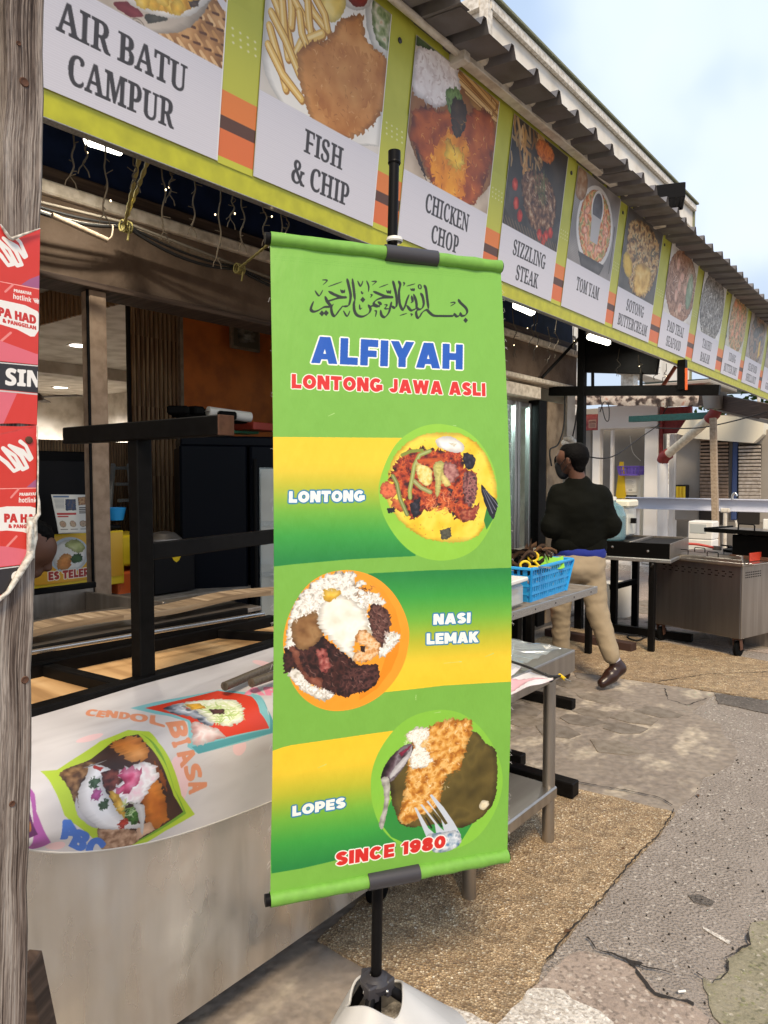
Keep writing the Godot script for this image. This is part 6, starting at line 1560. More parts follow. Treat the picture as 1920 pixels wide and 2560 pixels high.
	for row in 3:
		for i in 11:
			part("vent_slot", B(Vector3(-0.72 + i * 0.062 + (row % 2) * 0.02, 0.705 - row * 0.02, 0.0065), Vector3(0.026 if row != 1 else 0.012, 0.008, 0.003), 0, 0.0), mats.rubber, c)
		for i in 9: part("vent_slot", B(Vector3(0.0005, 0.705 - row * 0.02, -0.05 - i * 0.028), Vector3(0.003, 0.008, 0.012), 0, 0.0), mats.rubber, c)
	for q in [Vector3(-0.05, 0, -0.05), Vector3(-0.77, 0, -0.05), Vector3(-0.05, 0, -0.92), Vector3(-0.77, 0, -0.92)]:
		var cs := part("caster", caster_mb(q, 0.065), mats.rubber, c)
		var fk := MB.new(); fk.bar(q + Vector3(-0.03, 0.06, 0), q + Vector3(-0.03, 0.16, 0.02), 0.006, 0.04); fk.bar(q + Vector3(0.03, 0.06, 0), q + Vector3(0.03, 0.16, 0.02), 0.006, 0.04); fk.box(q + Vector3(0, 0.15, 0.01), Vector3(0.066, 0.012, 0.05)); part("fork", fk, mats.rust, cs)
	# plates and handles on top
	var P := func(x: float, y: float, z: float) -> Vector3: return c.transform * Vector3(x, y, z)
	for i in 2:
		var g := thing("griddle_plate", ["flat grey griddle plate with wire handles, nearer cart front", "flat grey griddle plate with wire handles, behind the other"][i], "griddle", P.call(-0.46, 0.793, -0.16 - i * 0.26), -0.29, "griddle plates set in the cart top")
		part("plate", B(Vector3(0, 0.012, 0), Vector3(0.62, 0.012, 0.22)), mats.steel_dull, g)
		part("frame", B(Vector3(0, 0.006, 0.118), Vector3(0.66, 0.02, 0.016)), mats.griddle, g)
		for s in [-0.12, 0.16]:
			var hm := MB.new(); hm.tube([Vector3(s - 0.05, 0.01, 0.1), Vector3(s - 0.05, 0.05, 0.1), Vector3(s - 0.045, 0.056, 0.1), Vector3(s + 0.045, 0.056, 0.1), Vector3(s + 0.05, 0.05, 0.1), Vector3(s + 0.05, 0.01, 0.1)], 0.004, 6); part("handle", hm, mats.griddle, g)
	var st := thing("gas_grill", "black square grill pan raised on a dark steel box", "grill", P.call(-0.05, 0.793, -0.42), -0.29)
	part("box", B(Vector3(-0.02, 0.10, 0), Vector3(0.36, 0.20, 0.3)), mats.griddle, st)
	part("foot_plate", B(Vector3(-0.03, 0.015, 0.16), Vector3(0.36, 0.03, 0.02)), mats.rust, st)
	var pan := part("pan", B(Vector3(-0.08, 0.225, 0), Vector3(0.66, 0.02, 0.48), 0, 0.008), mats.griddle, st)
	part("pan_lip", B(Vector3(-0.08, 0.243, 0.235), Vector3(0.66, 0.02, 0.012)), mats.griddle, pan)
	part("pan_lip", B(Vector3(-0.41, 0.243, 0.0), Vector3(0.012, 0.02, 0.46)), mats.griddle, pan)
	part("cooking_face", B(Vector3(-0.08, 0.238, 0), Vector3(0.6, 0.006, 0.42)), mats.steel_dull, pan)
	for s in [[-0.05, 0.2], [0.2, -0.2]]:
		var hm := MB.new(); hm.tube([Vector3(s[0] - 0.07, 0.235, s[1]), Vector3(s[0] - 0.07, 0.29, s[1]), Vector3(s[0] - 0.06, 0.30, s[1]), Vector3(s[0] + 0.06, 0.30, s[1]), Vector3(s[0] + 0.07, 0.29, s[1]), Vector3(s[0] + 0.07, 0.235, s[1])], 0.006, 6); part("handle", hm, mats.griddle, pan)
	var bn := thing("gas_burner", "low black gas burner with knob beside the grill box", "burner", P.call(-0.40, 0.80, -0.62), -0.29)
	m = MB.new(); m.lathe(Vector3.ZERO, [[0.12, 0.0], [0.12, 0.03], [0.05, 0.05], [0.05, 0.03], [0.0, 0.03]], 18); part("ring", m, mats.griddle, bn)
	for i in 4:
		var d := Vector3(cos(i * PI / 2), 0, sin(i * PI / 2)); part("prong", bar_mb(d * 0.05 + Vector3(0, 0.055, 0), d * 0.15 + Vector3(0, 0.06, 0), 0.012, 0.014), mats.griddle, bn)
	part("valve", B(Vector3(-0.18, 0.03, 0.02), Vector3(0.08, 0.04, 0.03)), mats.steel_dull, bn)
	var hz := MB.new(); hz.tube(smooth([P.call(-0.60, 0.83, -0.60), P.call(-0.75, 0.86, -0.5), P.call(-0.9, 0.85, -0.35), P.call(-0.98, 0.78, -0.3)]), 0.012, 8)
	one("gas_hose", hz, mats.red_hose, "red rubber gas hose running across the cart top", "hose")
	# white bins behind the cart
	var bin := thing("white_bin", "two tier white plastic bin standing behind the cart", "bin", Vector3(-2.250, 0.561, -8.484) * Vector3(1, 0, 1))
	part("lower_box", B(Vector3(0, 0.66, 0), Vector3(0.26, 0.28, 0.26), 0, 0.012), mats.white_plastic, bin)
	part("upper_box", B(Vector3(0, 0.90, 0), Vector3(0.26, 0.20, 0.26), 0, 0.012), mats.white_plastic, bin)
	part("recess", B(Vector3(-0.02, 0.92, 0.131), Vector3(0.17, 0.10, 0.006)), mats.bottle_white, bin)
	part("stand", B(Vector3(0, 0.26, 0), Vector3(0.24, 0.52, 0.24)), mats.black_steel, bin)
	var tp := thing("standpipe_tap", "white standpipe with tap head below the steel beam", "tap", Vector3(-2.100, 0.590, -8.791) * Vector3(1, 0, 1))
	m = MB.new(); m.cyl(Vector3.ZERO, Vector3(0, 1.1, 0), 0.022); part("pipe", m, mats.pvc_white, tp)
	part("head", B(Vector3(0, 1.11, 0), Vector3(0.10, 0.05, 0.06), 0, 0.012), mats.pvc_white, tp)
	m = MB.new(); m.tube([Vector3(0.12, 0.55, 0), Vector3(0.12, 0.95, 0), Vector3(0.11, 1.0, 0)], 0.012, 8); part("side_pipe", m, mats.pvc_white, tp)
	m = MB.new(); m.tube(smooth([Vector3(-2.182, 1.209, -9.450), Vector3(-2.179, 1.268, -9.450), Vector3(-2.153, 1.292, -9.450), Vector3(-2.130, 1.259, -9.450)]), 0.014, 8)
	one("swan_tap", m, mats.steel_bright, "bright swan neck tap rising from the steel beam", "tap")
	var pb := thing("white_pail", "white plastic pail with raised lid handle past the grill", "pail", Vector3(-1.350, 0.844, -7.081) * Vector3(1, 0, 1))
	m = MB.new(); m.lathe(Vector3(0, 0.72, 0), [[0.0, 0], [0.10, 0], [0.12, 0.26], [0.125, 0.28], [0.0, 0.29]], 20); part("body", m, mats.white_plastic, pb)
	part("handle", B(Vector3(0, 1.06, 0), Vector3(0.05, 0.12, 0.03)), mats.white_plastic, pb)
	part("stand", B(Vector3(0, 0.36, 0), Vector3(0.26, 0.72, 0.26)), mats.steel_dull, pb)
	var bk := thing("white_bucket", "white bucket on the ground behind the tray table", "bucket", Vector3(-2.847, 0.000, -7.540))
	m = MB.new(); m.lathe(Vector3.ZERO, [[0.0, 0], [0.13, 0], [0.16, 0.34], [0.165, 0.36], [0.155, 0.36], [0.125, 0.02], [0.0, 0.02]], 22); part("shell", m, mats.white_plastic, bk)
	m = MB.new(); m.tube(arc(Vector3(-0.165, 0.33, 0), Vector3(0.165, 0.33, 0), 0.06, 10, Vector3(0, 0, 0.06)), 0.004, 5); part("bail", m, mats.alu, bk)
	var wk := MB.new()
	wk.tube(smooth([Vector3(-1.965, 0.780, -5.953), Vector3(-2.181, 0.600, -6.526), Vector3(-2.290, 0.400, -6.873), Vector3(-2.358, 0.020, -7.273), Vector3(-2.236, 0.020, -6.467), Vector3(-2.388, 0.015, -6.582), Vector3(-2.177, 0.020, -6.832)]), 0.008, 6)
	one("power_cable", wk, mats.cable_black, "black power cable hanging down beside the cart to the ground", "cable")
	var kerb := MB.new(); kerb.box(Vector3(-4.125, 0.050, -11.319), Vector3(1.6, 0.1, 0.2))
	struct("kerb", kerb, mats.white_wash)

func cart_steel() -> StandardMaterial3D:
	return mt("cart_steel", hx("9a9a9e"), 0.36, 0.92, streak_tex(16, ["c0bbb6", "cac6c1", "d2cec9"], 1.0, 16.0), 1.1, bump_tex(17, 0.008, 3.0, 512, 2), 0.15)


# ---------- the green roll-up banner ----------
const TL := Vector3(-1.31, 2.08, -1.193)
const BL := Vector3(-1.26, 0.477, -1.131)
const TR := Vector3(-0.985, 2.072, -1.719)
const BR := Vector3(-0.921, 0.474, -1.668)
const NB := Vector3(0.85, 0, 0.525)

func banner_pt(u: float, v: float) -> Vector3:
	var p := TL.lerp(TR, u).lerp(BL.lerp(BR, u), v) + NB * 0.045 * sin(PI * v)
	var w := 0.0030 * sin(u * 9.0 + v * 3.0) * sin(v * PI) + 0.0016 * sin(v * 26.0 + u * 7.0) * smoothstep(0.62, 0.95, v) + 0.0012 * sin(u * 21.0 - v * 9.0) * smoothstep(0.2, 0.0, v)
	return p + NB * w

func banner_canvas() -> ImageTexture:
	var W := 640.0; var Hh := 1708.0
	var c := Cv.new(640, 1708, hx("77b044"))
	var white := hx("f0efe9"); var red := hx("d02b26"); var blue := hx("1c55b4"); var ring := hx("2f78a8")
	var yg := [hx("f4c62c"), hx("efc832"), hx("b8b830"), hx("6fae3a"), hx("3a9a3e"), hx("23803c")]
	# colour bands
	c.fade(vv([-7, 521, 339, 513, 360, 653, 363, 827, 184, 831, 49, 838, -9, 843]), yg, Vector2(0, [164, 520][1]), Vector2(0, [161, 830][1]))
	var gy := yg.duplicate(); gy.reverse()
	c.fade(vv([238, 869, 399, 866, 641, 868, 641, 1189, 441, 1180, 271, 1184, 238, 1028]), gy, Vector2(0, [440, 872][1]), Vector2(0, [441, 1181][1]))
	c.fade(vv([-9, 1307, 23, 1299, 45, 1296, 163, 1294, 316, 1289, 322, 1422, 319, 1614, 231, 1614, 146, 1621, 75, 1626, 2, 1626]), yg, Vector2(0, [145, 1293][1]), Vector2(0, [150, 1619][1]))
	# plate one: lontong in yellow gravy
	c.poly(c.sm(vv([267, 662, 272, 622, 293, 567, 322, 523, 364, 492, 406, 476, 448, 473, 504, 485, 547, 515, 580, 562, 597, 611, 601, 661, 594, 711, 571, 764, 535, 809, 487, 834, 432, 841, 382, 831, 342, 808, 306, 768, 278, 716])), hx("8cc43e"))
	c.food(vv([292, 622, 301, 579, 330, 539, 372, 510, 422, 497, 491, 497, 542, 521, 576, 566, 596, 624, 597, 678, 571, 731, 544, 772, 496, 791, 441, 791, 383, 777, 334, 744, 299, 701, 287, 662]), [hx("d8a51e"), hx("ecc32e"), hx("f3d650"), hx("efcb3c")], 40, 2)
	c.fade(vv([573, 678, 599, 694, 589, 727, 566, 760, 558, 735]), [hx("2f7a34"), hx("3f8f3c")], Vector2(560, 0), Vector2(640, 0))
	c.shreds(vv([304, 587, 338, 535, 405, 501, 504, 498, 567, 554, 592, 620, 567, 727, 492, 787, 391, 773, 326, 732]), 90, 3, 2.2, [hx("a8521c"), hx("c4761e"), hx("7d4a1c")])
	c.food(vv([300, 606, 334, 555, 388, 537, 438, 544, 489, 543, 505, 584, 535, 608, 538, 653, 519, 710, 485, 730, 451, 702, 401, 701, 351, 729, 331, 677, 304, 638]), [hx("2a130e"), hx("6d2013"), hx("a33a18"), hx("d0622a"), hx("5a1c14")], 15, 7, 1.5)
	c.shreds(vv([313, 575, 366, 554, 369, 614, 320, 622]), 60, 22, 2.2, [hx("5a150e"), hx("c04a22"), hx("8f2a16")])
	c.shreds(vv([442, 544, 498, 547, 497, 584, 454, 580]), 40, 14, 2.6, [hx("a82c18"), hx("d85a34"), hx("7a1c12")])
	c.food(vv([271, 642, 292, 630, 312, 642, 311, 669, 279, 671]), [hx("c0482a"), hx("e0754a"), hx("8f2f1a")], 10, 3); c.food(vv([299, 669, 327, 677, 331, 709, 303, 701]), [hx("b04a20"), hx("e08a4a")], 12, 4)
	c.shreds(vv([384, 677, 469, 653, 485, 694, 442, 714, 392, 701]), 110, 22, 2.0, [hx("e8844a"), hx("d0602c"), hx("f0a878"), hx("a83c1c")])
	c.food(vv([500, 608, 531, 604, 541, 641, 524, 694, 503, 677]), [hx("331a1e"), hx("7a4444"), hx("a87068"), hx("201015")], 9, 4, 1.5)
	c.food(vv([489, 706, 524, 702, 546, 686, 528, 731, 497, 734]), [hx("5a1f18"), hx("9a4430"), hx("c88a60")], 8, 4)
	c.food(vv([445, 576, 479, 584, 487, 612, 461, 633, 444, 613]), [hx("6d3a34"), hx("a8706a"), hx("c89a8c")], 9, 3)
	c.food(vv([426, 516, 443, 507, 473, 507, 503, 526, 502, 545, 476, 549, 442, 540, 428, 530]), [hx("e0dcd6"), hx("f4f2ee"), hx("ebe7e2")], 30, 1); c.food(vv([460, 523, 485, 525, 476, 533]), [hx("efe6c8"), hx("f6f0dc")], 10, 1)
	for e in [vv([500, 555, 519, 550, 538, 565, 531, 587, 511, 592]), vv([289, 699, 307, 696, 310, 709, 292, 713]), vv([349, 689, 378, 669, 376, 717, 359, 729]), vv([464, 712, 473, 714, 468, 723]), vv([452, 645, 471, 649, 465, 659])]:
		c.food(e, [hx("0f0d12"), hx("24202a"), hx("4a4650")], 8, 2)
	c.food(vv([429, 760, 461, 751, 462, 779, 437, 785]), [hx("3c3a30"), hx("5d5a48"), hx("24231c")], 8, 2)
	c.stroke([Vector2(0, 0) + vv([331, 559])[0], vv([356, 548])[0], vv([387, 545])[0]], [9, 9, 8], hx("7f8a34"))
	for e in [[[408, 546, 379, 558, 364, 586, 357, 622, 350, 654, 351, 673], 11, "8d9a48"], [[305, 614, 316, 634, 323, 673, 335, 701, 342, 717], 11, "75803a"], [[363, 628, 381, 645, 406, 657], 12, "8f9050"]]:
		var q := vv(e[0]); c.stroke(Array(q), range(q.size()).map(func(_i): return e[1]), hx(e[2])); c.stroke(Array(q), range(q.size()).map(func(_i): return e[1] * 0.35), hx(e[2]).lightened(0.25))
	c.food(vv([367, 581, 391, 585, 411, 597, 412, 629, 398, 641, 377, 626]), [hx("b99a3a"), hx("dcc468"), hx("efe09a"), hx("c8ac50")], 9, 2)
	c.food(vv([416, 581, 445, 576, 440, 613, 431, 661, 420, 669, 419, 621]), [hx("a8a048"), hx("cfc878"), hx("8f8a3c")], 12, 2)
	c.food(vv([440, 603, 457, 621, 465, 637, 448, 641, 436, 621]), [hx("d0bc60"), hx("e8d890")], 10, 2)
	c.food(vv([374, 570, 404, 566, 444, 564, 412, 580, 378, 578]), [hx("c8501c"), hx("e8702c")], 16, 1)
	c.food(vv([554, 636, 569, 653, 600, 684, 595, 711, 587, 731, 572, 711, 555, 665]), [hx("14141c"), hx("2b2b38")], 20, 1)
	for i in 3: c.stroke([vv([557, 649])[0] + Vector2(i * 4, 0), vv([585, 715])[0] + Vector2(i * 9, -i * 9)], [1.2, 2.0], hx("8a8a9a"))
	# plate two: nasi lemak on orange plate
	c.poly(c.sm(vv([23, 1036, 28, 991, 46, 944, 78, 896, 119, 868, 168, 858, 214, 863, 261, 883, 301, 920, 329, 967, 344, 1015, 344, 1059, 332, 1110, 306, 1156, 267, 1194, 216, 1217, 163, 1222, 117, 1210, 76, 1181, 47, 1140, 30, 1089])), hx("f09a28"))
	c.fade(vv([238, 880, 277, 913, 309, 966, 323, 1022, 317, 1081, 298, 1127, 262, 1172, 216, 1199, 216, 1183, 270, 1133, 289, 1071, 297, 1008, 277, 944]), [hx("f0a032"), hx("e88a18")], Vector2(0, 760), Vector2(0, 1080))
	c.food(vv([31, 1022, 35, 984, 56, 929, 97, 886, 142, 865, 187, 863, 207, 875, 199, 898, 222, 883, 232, 895, 214, 910, 261, 920, 281, 945, 273, 956, 238, 950, 234, 981, 285, 1015, 321, 1034, 319, 1049, 301, 1072, 277, 1090, 262, 1085, 238, 1028, 161, 992, 104, 996, 50, 1053, 28, 1044]), [hx("9a9286"), hx("cfcac0"), hx("ece9e2"), hx("f4f2ec"), hx("e0dcd2")], 9, 5, 1.6)
	c.food(vv([35, 1112, 61, 1099, 98, 1149, 151, 1169, 143, 1188, 117, 1189, 65, 1153]), [hx("b0a898"), hx("e0dcd2"), hx("f2f0ea")], 9, 4, 1.4)
	c.food(vv([24, 1051, 50, 1046, 71, 1009, 112, 1020, 142, 1045, 184, 1079, 223, 1113, 262, 1108, 265, 1140, 247, 1170, 200, 1182, 185, 1188, 139, 1168, 87, 1132, 50, 1098, 28, 1112]), [hx("140c0c"), hx("2b1716"), hx("4a2824"), hx("1c1010")], 18, 4, 1.4)
	c.food(vv([42, 989, 71, 968, 104, 960, 116, 997, 123, 1020, 97, 1045, 72, 1055, 50, 1038]), [hx("5a3a20"), hx("87603a"), hx("9f7a50"), hx("6a4a2c")], 30, 3)
	c.food(vv([37, 1046, 59, 1054, 68, 1092, 90, 1125, 120, 1131, 117, 1158, 87, 1140, 61, 1103]), [hx("5a2a20"), hx("8a4f3c"), hx("a8705c")], 16, 3)
	c.food(vv([103, 1061, 127, 1055, 133, 1075, 141, 1098, 131, 1119, 116, 1112, 112, 1081]), [hx("5a1c1c"), hx("a0524c"), hx("c88c80")], 9, 3)
	c.food(vv([184, 1114, 231, 1106, 265, 1124, 255, 1163, 216, 1175, 185, 1180, 162, 1158]), [hx("1c0f10"), hx("3a201f"), hx("5d3834"), hx("241414")], 11, 4, 1.5)
	c.food(vv([238, 966, 251, 949, 277, 956, 295, 981, 293, 1024, 277, 1058, 254, 1061, 242, 1009]), [hx("2a1816"), hx("4f302a"), hx("6d4a42"), hx("38201c")], 10, 4, 1.4)
	c.food(vv([112, 955, 127, 929, 161, 919, 195, 936, 214, 953, 234, 973, 238, 1012, 250, 1021, 238, 1036, 207, 1042, 199, 1064, 207, 1096, 184, 1079, 157, 1057, 131, 1025, 108, 993]), [hx("d8ccb0"), hx("ece6d8"), hx("f6f3ec"), hx("efe8d0")], 34, 4)
	c.food(vv([123, 906, 153, 905, 168, 916, 153, 930, 127, 935]), [hx("d89a20"), hx("f0c040"), hx("f4d880")], 18, 3)
	c.food(vv([199, 1037, 222, 1015, 254, 1037, 269, 1066, 250, 1092, 219, 1101, 196, 1087, 207, 1073, 215, 1065, 238, 1063, 219, 1054]), [hx("b87a3c"), hx("e0a870"), hx("f0cfa8"), hx("c88a54")], 10, 4, 1.4)
	c.food(vv([217, 1057, 230, 1058, 229, 1074, 219, 1071]), [hx("2a1a14"), hx("3a241a")], 8, 1)
	c.shreds(vv([199, 906, 253, 904, 245, 931, 207, 929]), 30, 12, 2.4, [hx("5a341c"), hx("a8703c"), hx("3a2418")])
	for rp in [vv([42, 977, 97, 886, 187, 863, 199, 898, 123, 914, 116, 955, 49, 989]), vv([214, 910, 277, 940, 238, 950, 234, 981, 214, 949]), vv([281, 1023, 321, 1036, 301, 1072, 277, 1086]), vv([39, 1116, 98, 1149, 147, 1172, 139, 1187, 69, 1157])]:
		c.shreds(rp, 150, 9, 3.6, [hx("fbfaf6"), hx("ffffff"), hx("d8d2c6"), hx("b8b0a4")])
	for dp in [vv([50, 1061, 142, 1045, 223, 1113, 254, 1131, 216, 1175, 139, 1168, 65, 1107]), vv([242, 958, 293, 992, 277, 1054, 254, 1057])]:
		c.shreds(dp, 70, 12, 1.8, [hx("8a5a50"), hx("b89084"), hx("5a2a28"), hx("0c0606")], 0.9, 0.5)
	# plate three: lopes in syrup
	c.poly(c.sm(vv([249, 1436, 252, 1392, 267, 1346, 296, 1301, 332, 1268, 376, 1250, 434, 1246, 489, 1261, 537, 1296, 578, 1347, 606, 1402, 620, 1456, 618, 1508, 597, 1566, 559, 1617, 512, 1643, 452, 1650, 393, 1639, 352, 1621, 310, 1590, 277, 1547, 256, 1491])), hx("84c040"))
	c.fade(vv([277, 1539, 307, 1470, 347, 1451, 536, 1582, 507, 1625, 431, 1633, 351, 1610, 306, 1581]), [hx("4a9a34"), hx("2f8a3c")], Vector2(0, 1380), Vector2(0, 1500))
	c.food(vv([298, 1427, 322, 1381, 361, 1325, 520, 1315, 565, 1354, 599, 1388, 603, 1506, 579, 1554, 536, 1582, 493, 1588, 450, 1568, 350, 1560, 317, 1521]), [hx("2f2812"), hx("4f431e"), hx("66572a"), hx("40371a")], 60, 2)
	c.food(vv([325, 1522, 336, 1474, 343, 1425, 346, 1385, 357, 1329, 397, 1292, 447, 1275, 498, 1279, 524, 1286, 521, 1328, 507, 1377, 493, 1421, 463, 1426, 447, 1457, 440, 1498, 423, 1521, 390, 1533, 362, 1549, 333, 1551]), [hx("8a5018"), hx("b87428"), hx("d89a44"), hx("ecc07a"), hx("c4822e")], 16, 5, 1.4)
	c.shreds(vv([325, 1522, 343, 1425, 357, 1329, 447, 1275, 520, 1290, 493, 1421, 440, 1498, 390, 1533]), 240, 12, 1.9, [hx("f0d8ac"), hx("fbf3e0"), hx("a8661e"), hx("e8b868")])
	c.food(vv([340, 1306, 360, 1290, 393, 1290, 406, 1310, 382, 1336, 403, 1359, 412, 1389, 387, 1398, 358, 1399, 348, 1368, 361, 1337]), [hx("c8bca8"), hx("efe9de"), hx("faf7f0"), hx("d8cebc")], 6, 5, 1.6)
	c.shreds(vv([336, 1306, 401, 1289, 412, 1393, 346, 1397]), 120, 12, 1.5, [hx("ffffff"), hx("f0e8d8"), hx("c0b098")])
	c.food(vv([276, 1416, 282, 1388, 305, 1355, 337, 1332, 358, 1333, 356, 1357, 334, 1395, 302, 1428, 294, 1414]), [hx("20181c"), hx("54404a"), hx("8a8088"), hx("3a2c34")], 30, 1, 1.4)
	c.food(vv([300, 1419, 306, 1396, 345, 1356, 357, 1337, 352, 1365, 330, 1395]), [hx("c8c4c8"), hx("eceaec")], 20, 1); c.food(vv([321, 1353, 355, 1334, 349, 1344, 329, 1362]), [hx("7a1c3a"), hx("a83a58")], 12, 1)
	c.food(vv([276, 1416, 296, 1417, 299, 1460, 294, 1501, 283, 1553, 272, 1538, 284, 1491, 283, 1450]), [hx("8f8c84"), hx("cfccc4"), hx("ebe8e0")], 16, 1)
	c.poly(vv([366, 1508, 372, 1509, 408, 1574, 432, 1599, 425, 1564, 382, 1503, 388, 1502, 442, 1579, 453, 1590, 443, 1554, 400, 1497, 405, 1495, 456, 1573, 463, 1570, 408, 1480, 414, 1478, 449, 1521, 480, 1569, 498, 1602, 503, 1633, 469, 1651, 423, 1644, 405, 1603]), hx("c4ccd8"))
	c.food(vv([405, 1594, 451, 1594, 493, 1597, 503, 1633, 469, 1651, 423, 1644]), [hx("3a6a98"), hx("a8b8c8"), hx("e4e8ee"), hx("7f94a8")], 16, 1, 1.4)
	for e in [[399, 1542, 417, 1575], [420, 1537, 446, 1576]]: c.stroke(Array(vv(e)), [3, 5], hx("20241a"))
	c.food(vv([552, 1537, 561, 1521, 578, 1524, 582, 1537, 566, 1549]), [hx("d8c8a0"), hx("f4ecd8")], 10, 1)
	for st in [[10, 58, 628, 44], [10, 62, 628, 49], [10, 68, 628, 54]]:   # sewn hem under the top sleeve
		for i in 110:
			var a := vv(st)[0].lerp(vv(st)[1], i / 110.0); c.stroke([a, a + (vv(st)[1] - vv(st)[0]) / 170.0], [0.7, 0.7], hx("64a035"))
	for m in [[365, 1198, 365, 1212], [366, 1200, 364, 1206], [475, 475, 484, 476], [67, 23, 77, 11], [138, 463, 154, 455], [561, 1112, 587, 1104], [441, 1119, 492, 1119], [112, 1365, 134, 1358], [417, 1253, 434, 1252]]:
		c.stroke(Array(vv(m)), [0.8, 1.6], hx("b4d88c"))
	# lettering
	var T := func(s: String, a: Array, col: Color, edge: Color, g0: float, g1: float):
		var o := Vector2(a[0], a[1]); var X := Vector2(a[2] - a[0], a[3] - a[1]); var Y := Vector2(a[4] - a[0], a[5] - a[1])
		c.heavy(s, o, X, Y, edge, g1); c.heavy(s, o, X, Y, col, g0)
	T.call("ALFIYAH", [101, 259, 513, 250, 97, 328], blue, white, 0.4, 4.2)
	T.call("LONTONG JAWA ASLI", [48, 360, 575, 354, 47, 396], red, white, 0.3, 2.8)
	T.call("LONTONG", [38, 656, 230, 653, 37, 684], white, ring, 0.6, 4.0)
	T.call("NASI", [412, 984, 517, 986, 411, 1012], white, ring, 0.6, 4.0)
	T.call("LEMAK", [393, 1035, 541, 1040, 393, 1064], white, ring, 0.6, 4.0)
	T.call("LOPES", [51, 1457, 184, 1454, 51, 1484], white, ring, 0.6, 4.0)
	T.call("SINCE 1980", [162, 1599, 458, 1603, 162, 1635], red, white, 0.6, 3.8)
	# the calligraphy
	var ink := hx("20261c")
	for s in [[507, 123, 512, 131, 527, 144, 531, 155, 525, 165, 514, 168, 511, 160], [511, 159, 507, 168, 498, 171, 493, 164], [493, 163, 489, 170, 480, 172, 457, 174, 433, 175, 421, 168, 413, 161, 401, 168, 391, 183, 385, 183, 383, 170, 389, 161],
			[409, 93, 413, 103, 416, 134, 418, 156], [398, 116, 403, 126, 405, 145, 399, 158, 389, 161, 384, 154], [378, 121, 384, 140, 384, 157, 375, 164, 367, 165, 358, 154], [372, 126, 374, 140, 369, 145], [337, 89, 341, 98, 337, 116, 337, 144, 340, 158, 346, 166, 353, 154, 358, 139, 365, 123],
			[321, 90, 324, 103, 329, 130, 329, 154, 323, 163, 316, 160], [315, 148, 311, 162, 306, 178, 295, 191, 286, 187, 284, 174], [266, 125, 279, 129, 297, 134, 318, 135, 291, 139, 272, 148, 266, 159, 281, 164], [278, 152, 284, 157, 276, 164, 265, 163, 255, 167], [251, 163, 256, 173, 251, 185, 235, 195, 220, 193, 213, 181, 212, 164, 215, 153],
			[210, 97, 213, 127, 215, 153], [196, 98, 199, 113, 204, 140, 201, 161, 196, 170, 184, 173], [183, 171, 173, 184, 161, 200, 154, 195, 152, 179, 158, 169], [147, 137, 160, 143, 177, 148, 191, 148, 171, 152, 151, 160, 138, 165], [137, 152, 142, 164, 150, 176, 133, 180, 116, 191, 104, 194, 99, 187, 106, 168]]:
		c.pen(s, ink, 8.6, -0.75, 0.26)
	for s in [[482, 135, 492, 132, 495, 135, 482, 144], [359, 100, 383, 91], [370, 106, 374, 110, 376, 106, 379, 110, 381, 104], [350, 91, 353, 93, 350, 100], [282, 112, 307, 100], [262, 98, 274, 97, 263, 108], [248, 98, 253, 112, 252, 126], [224, 101, 231, 114, 238, 99], [146, 124, 182, 107], [131, 108, 143, 108, 132, 121], [111, 139, 121, 151, 131, 135], [178, 129, 182, 136, 183, 131, 187, 135, 189, 128], [302, 118, 306, 124, 308, 119, 312, 124, 314, 116], [184, 185, 193, 198, 201, 183], [267, 177, 272, 178, 269, 192], [337, 183, 357, 175], [367, 176, 371, 177, 368, 182], [233, 128, 235, 133, 238, 131], [227, 164, 228, 175, 234, 172], [295, 158, 302, 158, 296, 168, 307, 167], [258, 134, 261, 135, 257, 142]]:
		c.pen(s, ink, 5.2, -0.75, 0.35)
	var rg := []
	for i in 13: rg.append_array([[396, 98][0] + cos(i * TAU / 12) * 4.0, [396, 98][1] + sin(i * TAU / 12) * 6.0])
	c.pen(rg, ink, 3.6, 0.0, 0.6)
	for d in [[525, 180], [236, 150], [127, 197], [138, 195]]: c.poly(vv([d[0], d[1] - 8, d[0] + 7, d[1] - 1, d[0], d[1] + 8, d[0] - 7, d[1] + 1]), ink)
	return c.done()

